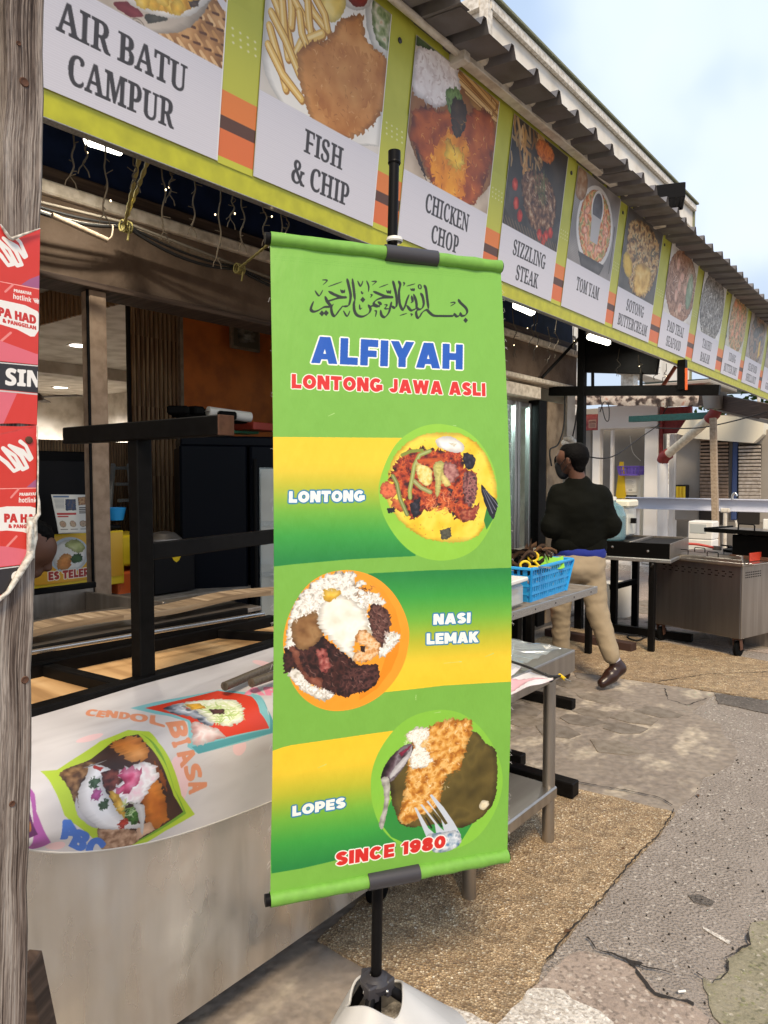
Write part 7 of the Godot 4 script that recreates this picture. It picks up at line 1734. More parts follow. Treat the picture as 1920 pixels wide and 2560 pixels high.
func banner_stand():
	var s := thing("banner_stand", "green vinyl stall banner on black tripod pole beside the counter", "banner stand", Vector3(-1.157, 0.196, -1.401) * Vector3(1, 0, 1))
	var O := s.position
	var fm := MB.new()
	fm.grid(func(u, v): return banner_pt(u, v) - O, 48, 120, 0.0012)
	var bm := print_mat("banner_print", banner_canvas(), 0.5)
	bm.normal_enabled = true; bm.normal_texture = bump_tex(95, 0.02, 2.0, 512, 4); bm.normal_scale = 0.35; bm.roughness = 0.4
	part("printed_face", fm, bm, s)
	var gm := mt("banner_green", hx("77b044"), 0.6, 0, fine_tint(), 3.0, mats.vinyl_white.normal_texture, 0.3)
	for e in [[TL, TR, 0.47, 0.70, "top"], [BL, BR, 0.385, 0.60, "bottom"]]:
		var off := Vector3(0, -0.014, 0) if e[4] == "top" else Vector3(0, 0.012, 0)
		var a: Vector3 = e[0] - O + off; var b: Vector3 = e[1] - O + off
		var d := (b - a).normalized()
		var sl := MB.new(); var pts := []; var rr := []
		for i in 25:
			pts.append(a.lerp(b, i / 24.0)); rr.append(0.0172 + 0.0011 * sin(i * 1.9) + 0.0007 * sin(i * 4.3))
		sl.tube(pts, rr, 18, false); part("sleeve", sl, gm, s)
		var rod := MB.new(); rod.cyl(a - d * 0.012, b + d * 0.004, 0.0145, -1, 16); part("rod", rod, mats.black_plastic, s)
		var cl := MB.new(); cl.cyl(a.lerp(b, e[2]), a.lerp(b, e[3]), 0.0215, -1, 20); part("clip", cl, mats.grey_plastic, s)
	# frayed edge threads
	var th := MB.new()
	for i in 90:
		var v := rng.randf(); var p := banner_pt(1.0 if i % 4 else 0.0, v) - O
		var q := (TR - TL).normalized() * (1 if i % 4 else -1)
		th.tube([p, p + q * 0.003 + Vector3(0, rng.randf_range(-0.004, 0.004), 0), p + q * rng.randf_range(0.003, 0.009) + Vector3(0, rng.randf_range(-0.009, 0.004), 0)], 0.0003, 3, false)
	part("frayed_edge", th, mats.white_plastic, s).set_meta("kind", "stuff")
	# pole, hub and legs
	var hub := Vector3(0, Vector3(-1.157, 0.196, -1.401).y, 0)
	var ptop := Vector3(-1.198, 2.352, -1.532) - O
	var m := MB.new(); m.cyl(hub - Vector3(0, 0.17, 0) - (ptop - hub) * 0.0, hub.lerp(ptop, 0.14), 0.0145, -1, 18); m.cyl(hub.lerp(ptop, 0.139), ptop, 0.0135, -1, 18)
	part("pole", m, mats.black_plastic, s)
	m = MB.new(); m.lathe(ptop - Vector3(0, 0.03, 0), [[0.016, 0.0], [0.0175, 0.004], [0.0165, 0.008], [0.0165, 0.034], [0.0, 0.036]], 18); part("pole_cap", m, mats.black_plastic, s)
	var mid := Vector3(-1.181, 2.111, -1.511) - O
	m = MB.new(); m.lathe(mid, [[0.02, 0.0], [0.022, 0.004], [0.02, 0.012], [0.014, 0.014]], 18); part("collar", m, mats.white_plastic, s)
	m = MB.new(); m.lathe(hub - Vector3(0, 0.015, 0), [[0.018, -0.02], [0.034, -0.018], [0.04, -0.002], [0.04, 0.008], [0.026, 0.018], [0.018, 0.022], [0.015, 0.022]], 22); part("hub", m, mats.grey_plastic, s)
	var r := Vector3(0.779, 0, -0.627); var f := Vector3(0.627, 0, 0.779)
	var leg_at := [deg_to_rad(108), 0.0, deg_to_rad(225)]; var leg_out := [0.215, 0.26, 0.13]
	for k in 3:
		var a: float = leg_at[k]
		var d := r * cos(a) + f * sin(a)
		var l := MB.new(); var p0 := hub - Vector3(0, 0.03, 0) + d * 0.03; var p1 = d * (leg_out[k] - 0.01) + Vector3(0, 0.012, 0)
		l.cyl(p0, p1, 0.0125, -1, 14); var lg := part("leg", l, mats.black_plastic, s)
		var ft := MB.new(); ft.cyl(p1 - (p1 - p0).normalized() * 0.04, p1 + (p1 - p0).normalized() * 0.012, 0.018, -1, 14); part("rubber_foot", ft, mats.rubber, lg)
		var ck := MB.new(); ck.box(p0 + Vector3(0, 0.006, 0), Vector3(0.034, 0.045, 0.03), Basis(Vector3.UP, -a), 0.004); part("bracket", ck, mats.grey_plastic, s)
		var sc := MB.new(); sc.ball(p0 + d.cross(Vector3.UP) * 0.018 + Vector3(0, 0.002, 0), Vector3(0.006, 0.006, 0.006), 6); part("screw", sc, mats.steel_bright, s)
	# weight bag hung round the legs
	var bag := MB.new()
	var bag_pt := func(u: float, v: float) -> Vector3:
		var a := u * TAU
		var near := 0.0; var out := 0.0; var tot := 0.0001      # near: 1 on a leg, 0 midway between legs
		for k in 3:
			var w := pow(maxf(0.0, cos(clampf(angle_difference(a, leg_at[k]) * 1.45, -PI / 2, PI / 2))), 1.3)
			near = maxf(near, w); out += (w + 0.02) * leg_out[k]; tot += w + 0.02
		var y0 := lerpf(0.125, 0.16, near); var y := lerpf(y0, 0.012, v)
		var rad := lerpf(0.05, out / tot, 1.0 - y / 0.175) * lerpf(0.86, 1.08, near)
		return (r * cos(a) + f * sin(a)) * rad + Vector3(0, y + 0.004 * sin(a * 11.0) * v, 0)
	bag.grid(bag_pt, 72, 12, 0.003)
	var bg := MB.new(); var rim := []
	for i in 73: rim.append(bag_pt.call(i / 72.0, 0.0))
	bg.tube(rim, 0.004, 6, false)
	var wb := thing("weight_bag", "white vinyl weight bag wrapped around the banner stand's tripod legs", "bag", O)
	part("skirt", bag, mats.vinyl_white, wb); part("piping", bg, mats.vinyl_white, wb)

# ---------- foreground timber post with prepaid phone posters ----------
func post_pt(u: float, v: float, off := 0.0) -> Vector3:   # on the street-side face of the post
	var p := gp(u, v, -1.0); var d := p - Vector3(0, 1.5, 0)
	return Vector3(0, 1.5, 0) + d * ((-1.10 + off) / d.x)

func poster_canvas() -> ImageTexture:
	var c := Cv.new(240, 900, hx("d43a30"))
	var red := hx("d23a30"); var white := hx("ece8e2"); var pink := hx("dc6a78")
	c.fade(vv([-1, 47, 238, -18, 241, 270, 1, 284]), [hx("d83c3a"), hx("d2382c"), hx("cf3a2e")], Vector2(0, 0), Vector2(0, 300))
	for w in [[16, 128, 66, 167, 96, 202, 117, 190, 82, 146, 49, 102, 99, 133, 134, 193, 155, 185, 127, 132, 75, 89, 133, 112, 165, 151, 172, 142, 147, 88, 123, 70]]:
		var q: PackedVector2Array = vv(w)
		var ww := []
		for i in q.size(): ww.append(19.0 if i % 2 else 15.0)
		c.stroke(Array(q), ww, white)
	c.poly(vv([152, 274, 190, 241, 237, 213, 237, 278]), hx("a05a82"))
	c.poly(vv([1, 278, 237, 276, 237, 280, 1, 281]), hx("f0b0a8"))
	c.poly(vv([1, 283, 237, 281, 231, 571, 3, 540]), red)
	c.stroke(Array(vv([84, 319, 117, 281])), [9, 9], hx("e88a84"))
	c.stroke(Array(vv([62, 542, 109, 493])), [10, 10], hx("e88a84"))
	c.poly(vv([1, 366, 67, 357, 170, 361, 227, 379, 235, 397, 232, 463, 214, 494, 196, 497, 136, 474, 68, 464, 2, 465]), white)
	var L := func(s: String, a: Array, col: Color, g := 0.6):
		var q: PackedVector2Array = vv(a)
		c.text(s, F_SANS, q[0], q[1] - q[0], q[2] - q[0], col, g)
	L.call("PRABAYAR", [121, 299, 198, 298, 121, 312], white, 0.6)
	L.call("hotlink", [119, 319, 198, 321, 118, 342], white, 0.3)
	var lg := vv([205, 324, 216, 343, 213, 329, 227, 345])
	for i in 4: c.stroke(Array(lg).map(func(p): return p + Vector2(i * 6, -i)), [3, 3, 3, 3], white)
	L.call("PA HAD", [57, 390, 217, 401, 58, 426], hx("c42f28"), 2.2)
	L.call("& PANGGILAN", [74, 437, 219, 447, 75, 453], hx("c42f28"), 0.9)
	c.poly(vv([2, 526, 68, 535, 222, 571, 233, 571, 233, 618, 3, 622]), pink)
	c.poly(vv([3, 625, 233, 620, 231, 747, 4, 745]), hx("2e2b2d"))
	c.poly(vv([3, 629, 233, 622, 233, 627, 3, 634]), hx("d8d4d0"))
	L.call("SIN", [91, 651, 244, 648, 90, 723], white, 3.0)
	c.poly(vv([4, 748, 233, 749, 231, 756, 4, 755]), hx("c8c4c0"))
	c.poly(vv([4, 755, 138, 757, 78, 902, 5, 906]), pink)
	c.food(vv([-1, 47, 238, -18, 238, -10, -1, 54]), [hx("b8302a"), hx("d8504a")], 20, 0)
	return c.done()

func wooden_post():
	var p := thing("timber_post", "weathered grey timber post in the foreground with torn red posters", "post", Vector3(-1.140, 0.635, -0.489) * Vector3(1, 0, 1))
	var O := p.position
	var m := MB.new()
	var a0 := post_pt(19, 0); var a1 := post_pt(109, 0); var b0 := post_pt(-38, 2560); var b1 := post_pt(61, 2560)
	var T0 := a0 + (a0 - b0) * 0.25; var T1 := a1 + (a1 - b1) * 0.25
	var k := b0.y / (a0.y - b0.y)
	var G0 := b0 - (a0 - b0) * k; var G1 := b1 - (a1 - b1) * k
	var cs := []
	for j in 41:
		var t := j / 40.0
		var w0 := 0.0018 * sin(j * 1.7) + 0.001 * sin(j * 4.1); var w1 := 0.0015 * sin(j * 1.3 + 2) + 0.001 * sin(j * 3.7)
		cs.append([G0.lerp(T0, t) + Vector3(0, 0, w0), G1.lerp(T1, t) + Vector3(0, 0, w1)])
	for j in 40:
		var q := [cs[j][0] - O, cs[j][1] - O, cs[j + 1][1] - O, cs[j + 1][0] - O]
		var D := Vector3(-0.075, 0, 0)
		var tv := j / 40.0 * 4.0; var tv1 := (j + 1) / 40.0 * 4.0
		var e := Vector3(-0.003, 0, -0.003); var e0 := Vector3(-0.003, 0, 0.003)
		m.quad(q[3], q[2], q[1], q[0], Vector2(0, tv1), Vector2(0.22, tv1), Vector2(0.22, tv), Vector2(0, tv))
		m.quad(q[2], q[2] + e, q[1] + e, q[1], Vector2(0.22, tv1), Vector2(0.23, tv1), Vector2(0.23, tv), Vector2(0.22, tv))
		m.quad(q[2] + e, q[2] + D, q[1] + D, q[1] + e, Vector2(0.23, tv1), Vector2(0.45, tv1), Vector2(0.45, tv), Vector2(0.23, tv))
		m.quad(q[3] + D, q[3], q[0], q[0] + D, Vector2(0.5, tv1), Vector2(0.72, tv1), Vector2(0.72, tv), Vector2(0.5, tv))
	var wm := mt("post_wood", Color.WHITE, 0.9); wm.albedo_texture = mats.weathered.albedo_texture; wm.uv1_scale = Vector3(1.6, 0.25, 1)
	wm.normal_enabled = true; wm.normal_texture = bump_tex(93, 0.06, 5.0); wm.normal_scale = 0.5
	part("shaft", m, wm, p)
	for w in [[60, 205, 0.006], [46, 108, 0.003], [62, 1700, 0.005], [30, 2010, 0.004]]:
		var kn := MB.new(); kn.lathe(post_pt(w[0], w[1]) - O, [[w[2] * 1.2, 0.0], [w[2], 0.0016], [w[2] * 0.5, 0.0006], [0.0, 0.0004]], 12, Vector3.RIGHT)
		part("knot", kn, mats.rust, p)
	var pm := print_mat("poster_print", poster_canvas(), 0.4)
	pm.normal_enabled = true; pm.normal_texture = mats.vinyl_white.normal_texture; pm.normal_scale = 0.15
	var outlines := [[-40, 560, 0, 562, 14, 582, 22, 594, 30, 597, 60, 586, 100, 572, 96, 820, 93, 1000, 92, 1062, 46, 1058, -40, 1060], [-40, 1064, 50, 1066, 91, 1063, 91, 1180, 88, 1288, 70, 1300, 66, 1340, 66, 1380, 72, 1388, 44, 1436, 18, 1478, -6, 1500, -40, 1522]]
	for i in 2:
		var o: Array = outlines[i]
		var off := 0.003 + i * 0.0015
		var P := PackedVector2Array()
		for j in range(0, o.size(), 2): P.append(Vector2(o[j], o[j + 1]))
		var q := MB.new()
		var idx := Geometry2D.triangulate_polygon(P)
		for j in range(0, idx.size(), 3):
			var V := []; var U := []
			for n in 3:
				var w := P[idx[j + n]]
				V.append(post_pt(w.x, w.y, off) - O); U.append(Vector2((-(V[-1].z + O.z) - 0.448 - 0.033 * (V[-1].y - (1.578 - 0.3 * i))) * 3000 / 240.0, (1.8745 - 0.300 * i - V[-1].y) * 3000 / 900.0))
			if (P[idx[j + 1]] - P[idx[j]]).cross(P[idx[j + 2]] - P[idx[j]]) > 0: q.tri(V[0], V[1], V[2], U[0], U[1], U[2])
			else: q.tri(V[0], V[2], V[1], U[0], U[2], U[1])
		var po := thing("prepaid_poster", ["red prepaid phone poster on the timber post, upper one of two", "red prepaid phone poster with torn corner, lower on the post"][i], "poster", O, 0, "red posters nailed to the timber post")
		part("sheet", q, pm, po)
		var ed := MB.new()
		var path := []
		if i == 0:
			for w in [[0, 560], [14, 581], [22, 593], [30, 597], [60, 585], [100, 571]]: path.append(post_pt(w[0], w[1], off + 0.004) - O)
			ed.tube(path, [0.001, 0.0025, 0.002, 0.003, 0.002, 0.0008], 6)
		else:
			for w in [[93, 1065], [95, 1150], [94, 1230], [97, 1255], [97, 1285], [86, 1300], [84, 1345], [74, 1392], [46, 1438], [20, 1480], [-8, 1504], [-40, 1526]]: path.append(post_pt(w[0], w[1], off + 0.004) - O)
			ed.tube(path, [0.0008, 0.0012, 0.0012, 0.002, 0.003, 0.004, 0.006, 0.006, 0.005, 0.0035, 0.003, 0.002], 7)
			var cu := MB.new()
			cu.grid(func(u, v): return post_pt(lerpf(66, 92, u) - 6 * v * u, lerpf(1292, 1396, v), off + 0.002 + 0.014 * sin(PI * u) * sin(PI * clampf(v, 0.05, 1))) - O, 8, 12)
			part("torn_curl", cu, mats.torn_paper if mats.has("torn_paper") else mt("torn_paper", Color.WHITE, 0.9, 0, noise_tex(94, 0.05, ["5a5148", "a89f92", "d8d2c6", "ebe7de"], [0, 0.3, 0.6, 1], 256, 4), 6.0), po)
			var nl := MB.new(); nl.lathe(post_pt(72, 1100, off) - O, [[0.006, 0.0], [0.005, 0.002], [0.0015, 0.003], [0.0, 0.003]], 10, Vector3.RIGHT); part("nail", nl, mats.rust, po)
		part("torn_edge", ed, mats.torn_paper if mats.has("torn_paper") else mt("torn_paper", Color.WHITE, 0.9, 0, noise_tex(94, 0.05, ["5a5148", "a89f92", "d8d2c6", "ebe7de"], [0, 0.3, 0.6, 1], 256, 4), 6.0), po)
	var bw := MB.new(); bw.bar(post_pt(-12, -600, -0.12), post_pt(-22, 2400, -0.12), 0.02, 0.05)
	one("white_board", bw, mats.white_metal, "narrow white board edge behind the timber post", "board")
	var br := MB.new(); br.bar(gp(70, 2400, -0.62) * Vector3(1, 1, 1), gp(112, 2600, -0.66), 0.03, 0.05)
	one("brown_batten", br, mats.brown_timber, "short brown batten leaning at the foot of the timber post", "batten")


# ---------- people ----------
func flesh(bones: Array, cell: float, k: float, fold := 0.0, folds := 40.0) -> ArrayMesh:   # smooth union of tapered capsules, meshed as surface nets
	var lo := Vector3(INF, INF, INF); var hi := -lo
	for b in bones:
		var r: float = maxf(b[2], b[3]) + k * 2 + cell * 2
		lo = lo.min(b[0] - Vector3.ONE * r).min(b[1] - Vector3.ONE * r); hi = hi.max(b[0] + Vector3.ONE * r).max(b[1] + Vector3.ONE * r)
	var nx := int((hi.x - lo.x) / cell) + 2; var ny := int((hi.y - lo.y) / cell) + 2; var nz := int((hi.z - lo.z) / cell) + 2
	var S := PackedFloat32Array(); S.resize(nx * ny * nz)
	for b in bones:
		var a: Vector3 = b[0]; var d: Vector3 = b[1] - a; var ll := maxf(d.length_squared(), 1e-9)
		var m: float = maxf(b[2], b[3]) + k * 5 + cell
		var p0 := ((a.min(b[1]) - Vector3.ONE * m - lo) / cell).max(Vector3.ZERO); var p1 := (a.max(b[1]) + Vector3.ONE * m - lo) / cell
		for z in range(int(p0.z), mini(nz, int(p1.z) + 1)):
			for y in range(int(p0.y), mini(ny, int(p1.y) + 1)):
				for x in range(int(p0.x), mini(nx, int(p1.x) + 1)):
					var p := lo + Vector3(x, y, z) * cell
					var t := clampf((p - a).dot(d) / ll, 0, 1)
					var dist: float = (p - a - d * t).length() - lerpf(b[2], b[3], t)
					if dist < k * 6: S[(z * ny + y) * nx + x] += exp(-dist / k)
	var n := FastNoiseLite.new(); n.seed = 4; n.frequency = 1.0; n.fractal_octaves = 3
	for z in nz:
		for y in ny:
			for x in nx:
				var i := (z * ny + y) * nx + x
				var s := S[i]
				if s <= 0.0: S[i] = 1.0
				else:
					S[i] = -k * log(s)
					if fold > 0 and absf(S[i]) < 0.04:
						var p := lo + Vector3(x, y, z) * cell
						S[i] += fold * n.get_noise_3d(p.x * folds * 0.5, p.y * folds, p.z * folds * 0.5)
	var V := PackedVector3Array(); var N := PackedVector3Array(); var I := PackedInt32Array(); var id := {}
	var st := [1, nx, nx * ny]
	for z in nz - 1:
		for y in ny - 1:
			for x in nx - 1:
				var i := (z * ny + y) * nx + x
				var neg := 0
				for c in 8:
					if S[i + (c & 1) + ((c >> 1) & 1) * nx + (c >> 2) * nx * ny] < 0: neg += 1
				if neg == 0 or neg == 8: continue
				var sum := Vector3.ZERO; var q := 0
				for c in 8:
					for ax in 3:
						if c & (1 << ax): continue
						var c2: int = c | (1 << ax)
						var f0 := S[i + (c & 1) + ((c >> 1) & 1) * nx + (c >> 2) * nx * ny]; var f1 := S[i + (c2 & 1) + ((c2 >> 1) & 1) * nx + (c2 >> 2) * nx * ny]
						if (f0 < 0) != (f1 < 0):
							var t := f0 / (f0 - f1)
							sum += Vector3(c & 1, (c >> 1) & 1, c >> 2).lerp(Vector3(c2 & 1, (c2 >> 1) & 1, c2 >> 2), t); q += 1
				id[i] = V.size(); V.append(lo + (Vector3(x, y, z) + sum / q) * cell); N.append(Vector3.ZERO)
	for z in range(1, nz - 1):
		for y in range(1, ny - 1):
			for x in range(1, nx - 1):
				var i := (z * ny + y) * nx + x
				for ax in 3:
					var f0 := S[i]; var f1 := S[i + st[ax]]
					if (f0 < 0) == (f1 < 0): continue
					var u: int = st[(ax + 1) % 3]; var w: int = st[(ax + 2) % 3]
					var q := [i - u - w, i - w, i, i - u]
					if not (id.has(q[0]) and id.has(q[1]) and id.has(q[2]) and id.has(q[3])): continue
					var t := [id[q[0]], id[q[1]], id[q[2]], id[q[3]]]
					if f0 < 0: t = [t[3], t[2], t[1], t[0]]
					for m in [[0, 1, 2], [0, 2, 3]]:
						var A: Vector3 = V[t[m[0]]]; var nn := (V[t[m[2]]] - A).cross(V[t[m[1]]] - A)
						for e in m: I.append(t[e]); N[t[e]] += nn
	for i in N.size(): N[i] = N[i].normalized()
	var arr := []; arr.resize(Mesh.ARRAY_MAX)
	arr[Mesh.ARRAY_VERTEX] = V; arr[Mesh.ARRAY_NORMAL] = N; arr[Mesh.ARRAY_INDEX] = I
	var me := ArrayMesh.new(); me.add_surface_from_arrays(Mesh.PRIMITIVE_TRIANGLES, arr)
	return me

func hand_bones(w: Vector3, dir: Vector3, side: Vector3) -> Array:   # palm, four curled fingers of unequal length, thumb
	var nrm := dir.cross(side).normalized()
	var out := [[w, w + dir * 0.07, 0.024, 0.030], [w + dir * 0.03 - side * 0.02, w + dir * 0.085 - side * 0.025, 0.018, 0.014], [w + dir * 0.03 + side * 0.02, w + dir * 0.085 + side * 0.025, 0.018, 0.014]]
	for i in 4:
		var o := w + dir * 0.085 + side * (i - 1.5) * 0.019
		var l: float = [0.034, 0.040, 0.037, 0.028][i]
		var a := o + dir * l + nrm * 0.008; var b := a + (dir * 0.6 + nrm * 0.8) * l * 0.7; var c := b + nrm * l * 0.5
		out.append_array([[o, a, 0.0095, 0.0088], [a, b, 0.0088, 0.008], [b, c, 0.008, 0.007]])
	var th := w + dir * 0.025 - side * 0.028
	out.append_array([[th, th + (dir * 0.6 - side * 0.6 + nrm * 0.4) * 0.045, 0.0125, 0.0105], [th + (dir * 0.6 - side * 0.6 + nrm * 0.4) * 0.045, th + (dir * 0.9 - side * 0.55 + nrm * 0.7) * 0.075, 0.0105, 0.0085]])
	return out

func people():
	walking_man()
	seated_vendor()

func walking_man():
	var O := Vector3(-2.15, 0, -4.95)
	var s := thing("person", "man in dark jacket and khaki trousers walking away in black mask", "person", O)
	var J := func(p: Vector3) -> Vector3: return p - O
	# facing away to the food court; screen right of him is the lane
	var fwd := Vector3(-0.72, 0, -0.69); var rt := Vector3(0.69, 0, -0.72)
	var hip: Vector3 = J.call(Vector3(-2.134, 0.913, -4.877))
	var hl := hip - rt * 0.085; var hr := hip + rt * 0.085
	var chest: Vector3 = J.call(Vector3(-2.122, 1.273, -4.858)); var neck: Vector3 = J.call(Vector3(-2.128, 1.458, -4.840))
	var head: Vector3 = J.call(Vector3(-2.164, 1.607, -4.807))
	var shl: Vector3 = J.call(Vector3(-2.248, 1.358, -4.775)); var shr: Vector3 = J.call(Vector3(-2.009, 1.349, -4.954))
	var ell: Vector3 = J.call(Vector3(-2.261, 1.139, -4.686)); var elr: Vector3 = J.call(Vector3(-1.950, 1.153, -4.989))
	var wrl: Vector3 = J.call(Vector3(-2.353, 1.073, -5.045)); var wrr: Vector3 = J.call(Vector3(-2.114, 1.036, -5.209))
	var kr: Vector3 = J.call(Vector3(-2.009, 0.525, -4.927)); var ar: Vector3 = J.call(Vector3(-1.887, 0.223, -4.903))
	var kl: Vector3 = J.call(Vector3(-2.267, 0.551, -4.875)); var al: Vector3 = J.call(Vector3(-2.303, 0.127, -4.973))
	var look := (fwd * 0.75 - rt * 0.66).normalized()
	var side := look.cross(Vector3.UP).normalized()
	# body: one skin surface under the clothes
	var body := [[hip, chest, 0.08, 0.085], [chest, neck, 0.075, 0.052], [neck - Vector3(0, 0.03, 0), head - Vector3(0, 0.02, 0) - look * 0.02, 0.058, 0.055], [shl, shr, 0.05, 0.05],
		[shl, ell, 0.045, 0.038], [ell, wrl, 0.036, 0.026], [shr, elr, 0.045, 0.038], [elr, wrr, 0.036, 0.026], [hl, kl, 0.062, 0.045], [kl, al, 0.048, 0.034], [hr, kr, 0.062, 0.045], [kr, ar, 0.048, 0.034]]
	body.append_array(hand_bones(wrl, (fwd * 0.9 - Vector3(0, 0.2, 0)).normalized(), Vector3.UP)); body.append_array(hand_bones(wrr, (fwd * 0.9 - Vector3(0, 0.2, 0)).normalized(), Vector3.UP))
	var skull := [[head + Vector3(0, 0.03, 0) - look * 0.03, head + Vector3(0, 0.025, 0) + look * 0.035, 0.082, 0.075], [head + Vector3(0, -0.03, 0) + look * 0.02, head + Vector3(0, -0.075, 0) + look * 0.06, 0.066, 0.036],
		[head + look * 0.098 + Vector3(0, 0.01, 0), head + look * 0.112 + Vector3(0, -0.02, 0), 0.010, 0.016], [head + look * 0.085 + Vector3(0, -0.055, 0), head + look * 0.09 + Vector3(0, -0.06, 0), 0.02, 0.02]]
	for e in [-1, 1]:
		skull.append([head + look * 0.085 + side * e * 0.032 + Vector3(0, 0.012, 0), head + look * 0.088 + side * e * 0.034 + Vector3(0, 0.012, 0), 0.012, 0.012])
		skull.append([head + side * e * 0.080 + Vector3(0, 0.008, 0) - look * 0.012, head + side * e * 0.078 + Vector3(0, -0.035, 0) - look * 0.004, 0.015, 0.010])
		skull.append([head + side * e * 0.088 + Vector3(0, 0.012, 0) - look * 0.022, head + side * e * 0.088 + Vector3(0, -0.015, 0) - look * 0.022, 0.008, 0.007])
	var bm := flesh(body, 0.014, 0.010); var hm := flesh(skull, 0.005, 0.007)
	var both := SurfaceTool.new(); both.begin(Mesh.PRIMITIVE_TRIANGLES); both.append_from(bm, 0, Transform3D.IDENTITY); both.append_from(hm, 0, Transform3D.IDENTITY)
	part("body", both.commit(), mats.skin, s)
	var hr_ := flesh([[head + Vector3(0, 0.05, 0) - look * 0.035, head + Vector3(0, 0.062, 0) + look * 0.03, 0.080, 0.060], [head + Vector3(0, 0.02, 0) - look * 0.05, head + Vector3(0, -0.04, 0) - look * 0.05, 0.068, 0.05], [head + Vector3(0, 0.035, 0) + side * 0.045 - look * 0.03, head + Vector3(0, 0.035, 0) - side * 0.045 - look * 0.03, 0.052, 0.052]], 0.005, 0.012, 0.005, 260.0)
	part("hair", hr_, mats.hair, s)
	part("face_mask", flesh([[head + Vector3(0, -0.035, 0) + look * 0.07, head + Vector3(0, -0.095, 0) + look * 0.062, 0.044, 0.036], [head + Vector3(0, -0.04, 0) + look * 0.105, head + Vector3(0, -0.08, 0) + look * 0.085, 0.022, 0.025]], 0.006, 0.012), mats.mask, s)
	var lp := MB.new(); lp.tube(smooth([head + side * -0.078 + look * 0.045 + Vector3(0, -0.03, 0), head - side * 0.09 + Vector3(0, 0.015, 0) - look * 0.0, head - side * 0.094 - look * 0.03 + Vector3(0, 0.0, 0), head - side * 0.078 + look * 0.03 + Vector3(0, -0.075, 0)]), 0.003, 5)
	part("mask_loop", lp, mats.mask, s)
	var up := Vector3.UP
	var jk := [[hip + up * 0.165, chest, 0.138, 0.146], [hip + up * 0.12 - rt * 0.085, chest - rt * 0.085, 0.098, 0.112], [hip + up * 0.12 + rt * 0.085, chest + rt * 0.085, 0.098, 0.112], [shl + rt * 0.02, shr - rt * 0.02, 0.082, 0.082], [chest, neck - up * 0.045, 0.13, 0.075], [neck - up * 0.02 - rt * 0.02, neck - up * 0.02 + rt * 0.02, 0.068, 0.068],
		[shl, ell, 0.070, 0.060], [ell, wrl - (wrl - ell) * 0.1, 0.064, 0.044], [shr, elr, 0.070, 0.060], [elr, wrr - (wrr - elr) * 0.1, 0.066, 0.044], [elr - up * 0.01, elr - up * 0.03, 0.06, 0.052]]
	part("jacket", flesh(jk, 0.012, 0.018, 0.008, 14.0), mats.jacket, s)
	var wb := [[hip + up * 0.10 - rt * 0.09, hip + up * 0.095 + rt * 0.09, 0.114, 0.114]]
	part("jacket_hem", flesh(wb, 0.013, 0.01, 0.008, 14.0), mats.jacket, s)
	part("shirt_hem", flesh([[hip + up * 0.062 - rt * 0.08, hip + up * 0.054 + rt * 0.085, 0.110, 0.114]], 0.012, 0.01, 0.008, 12.0), mats.blue_shirt, s)
	var tr := [[hl - up * 0.02, kl, 0.102, 0.070], [kl, al + up * 0.02, 0.070, 0.062], [hr - up * 0.02, kr, 0.104, 0.074], [kr, ar + (kr - ar) * 0.06, 0.074, 0.062], [hip - rt * 0.06 - up * 0.02, hip + rt * 0.06 - up * 0.02, 0.112, 0.116], [hip - fwd * 0.05 - rt * 0.06 - up * 0.07, hip - fwd * 0.05 + rt * 0.06 - up * 0.07, 0.085, 0.085]]
	part("trousers", flesh(tr, 0.012, 0.012, 0.009, 15.0), mats.trousers, s)
	# shoes: the rear foot pushes off its toes, the front one stands
	var toe: Vector3 = J.call(Vector3(-1.920, 0.046, -4.814)); var heel := ar + Vector3(0.0, -0.075, 0.0) + rt * 0.055
	part("sock", flesh([[ar + (kr - ar) * 0.08, ar.lerp(heel, 0.55), 0.040, 0.043]], 0.008, 0.01), mats.sock, s)
	part("shoe", flesh([[heel, heel.lerp(toe, 0.5) + up * 0.01, 0.044, 0.046], [heel.lerp(toe, 0.5), toe + up * 0.012, 0.046, 0.034], [ar.lerp(heel, 0.5), heel, 0.044, 0.040]], 0.007, 0.010), mats.shoe, s)
	var fl := Vector3(al.x, 0.045, al.z)
	part("sock", flesh([[al, fl + up * 0.02, 0.038, 0.042]], 0.009, 0.01), mats.sock, s)
	part("shoe", flesh([[fl - fwd * 0.07, fl + fwd * 0.06, 0.043, 0.046], [fl + fwd * 0.05, fl + fwd * 0.17 - up * 0.008, 0.046, 0.034]], 0.009, 0.010), mats.shoe, s)

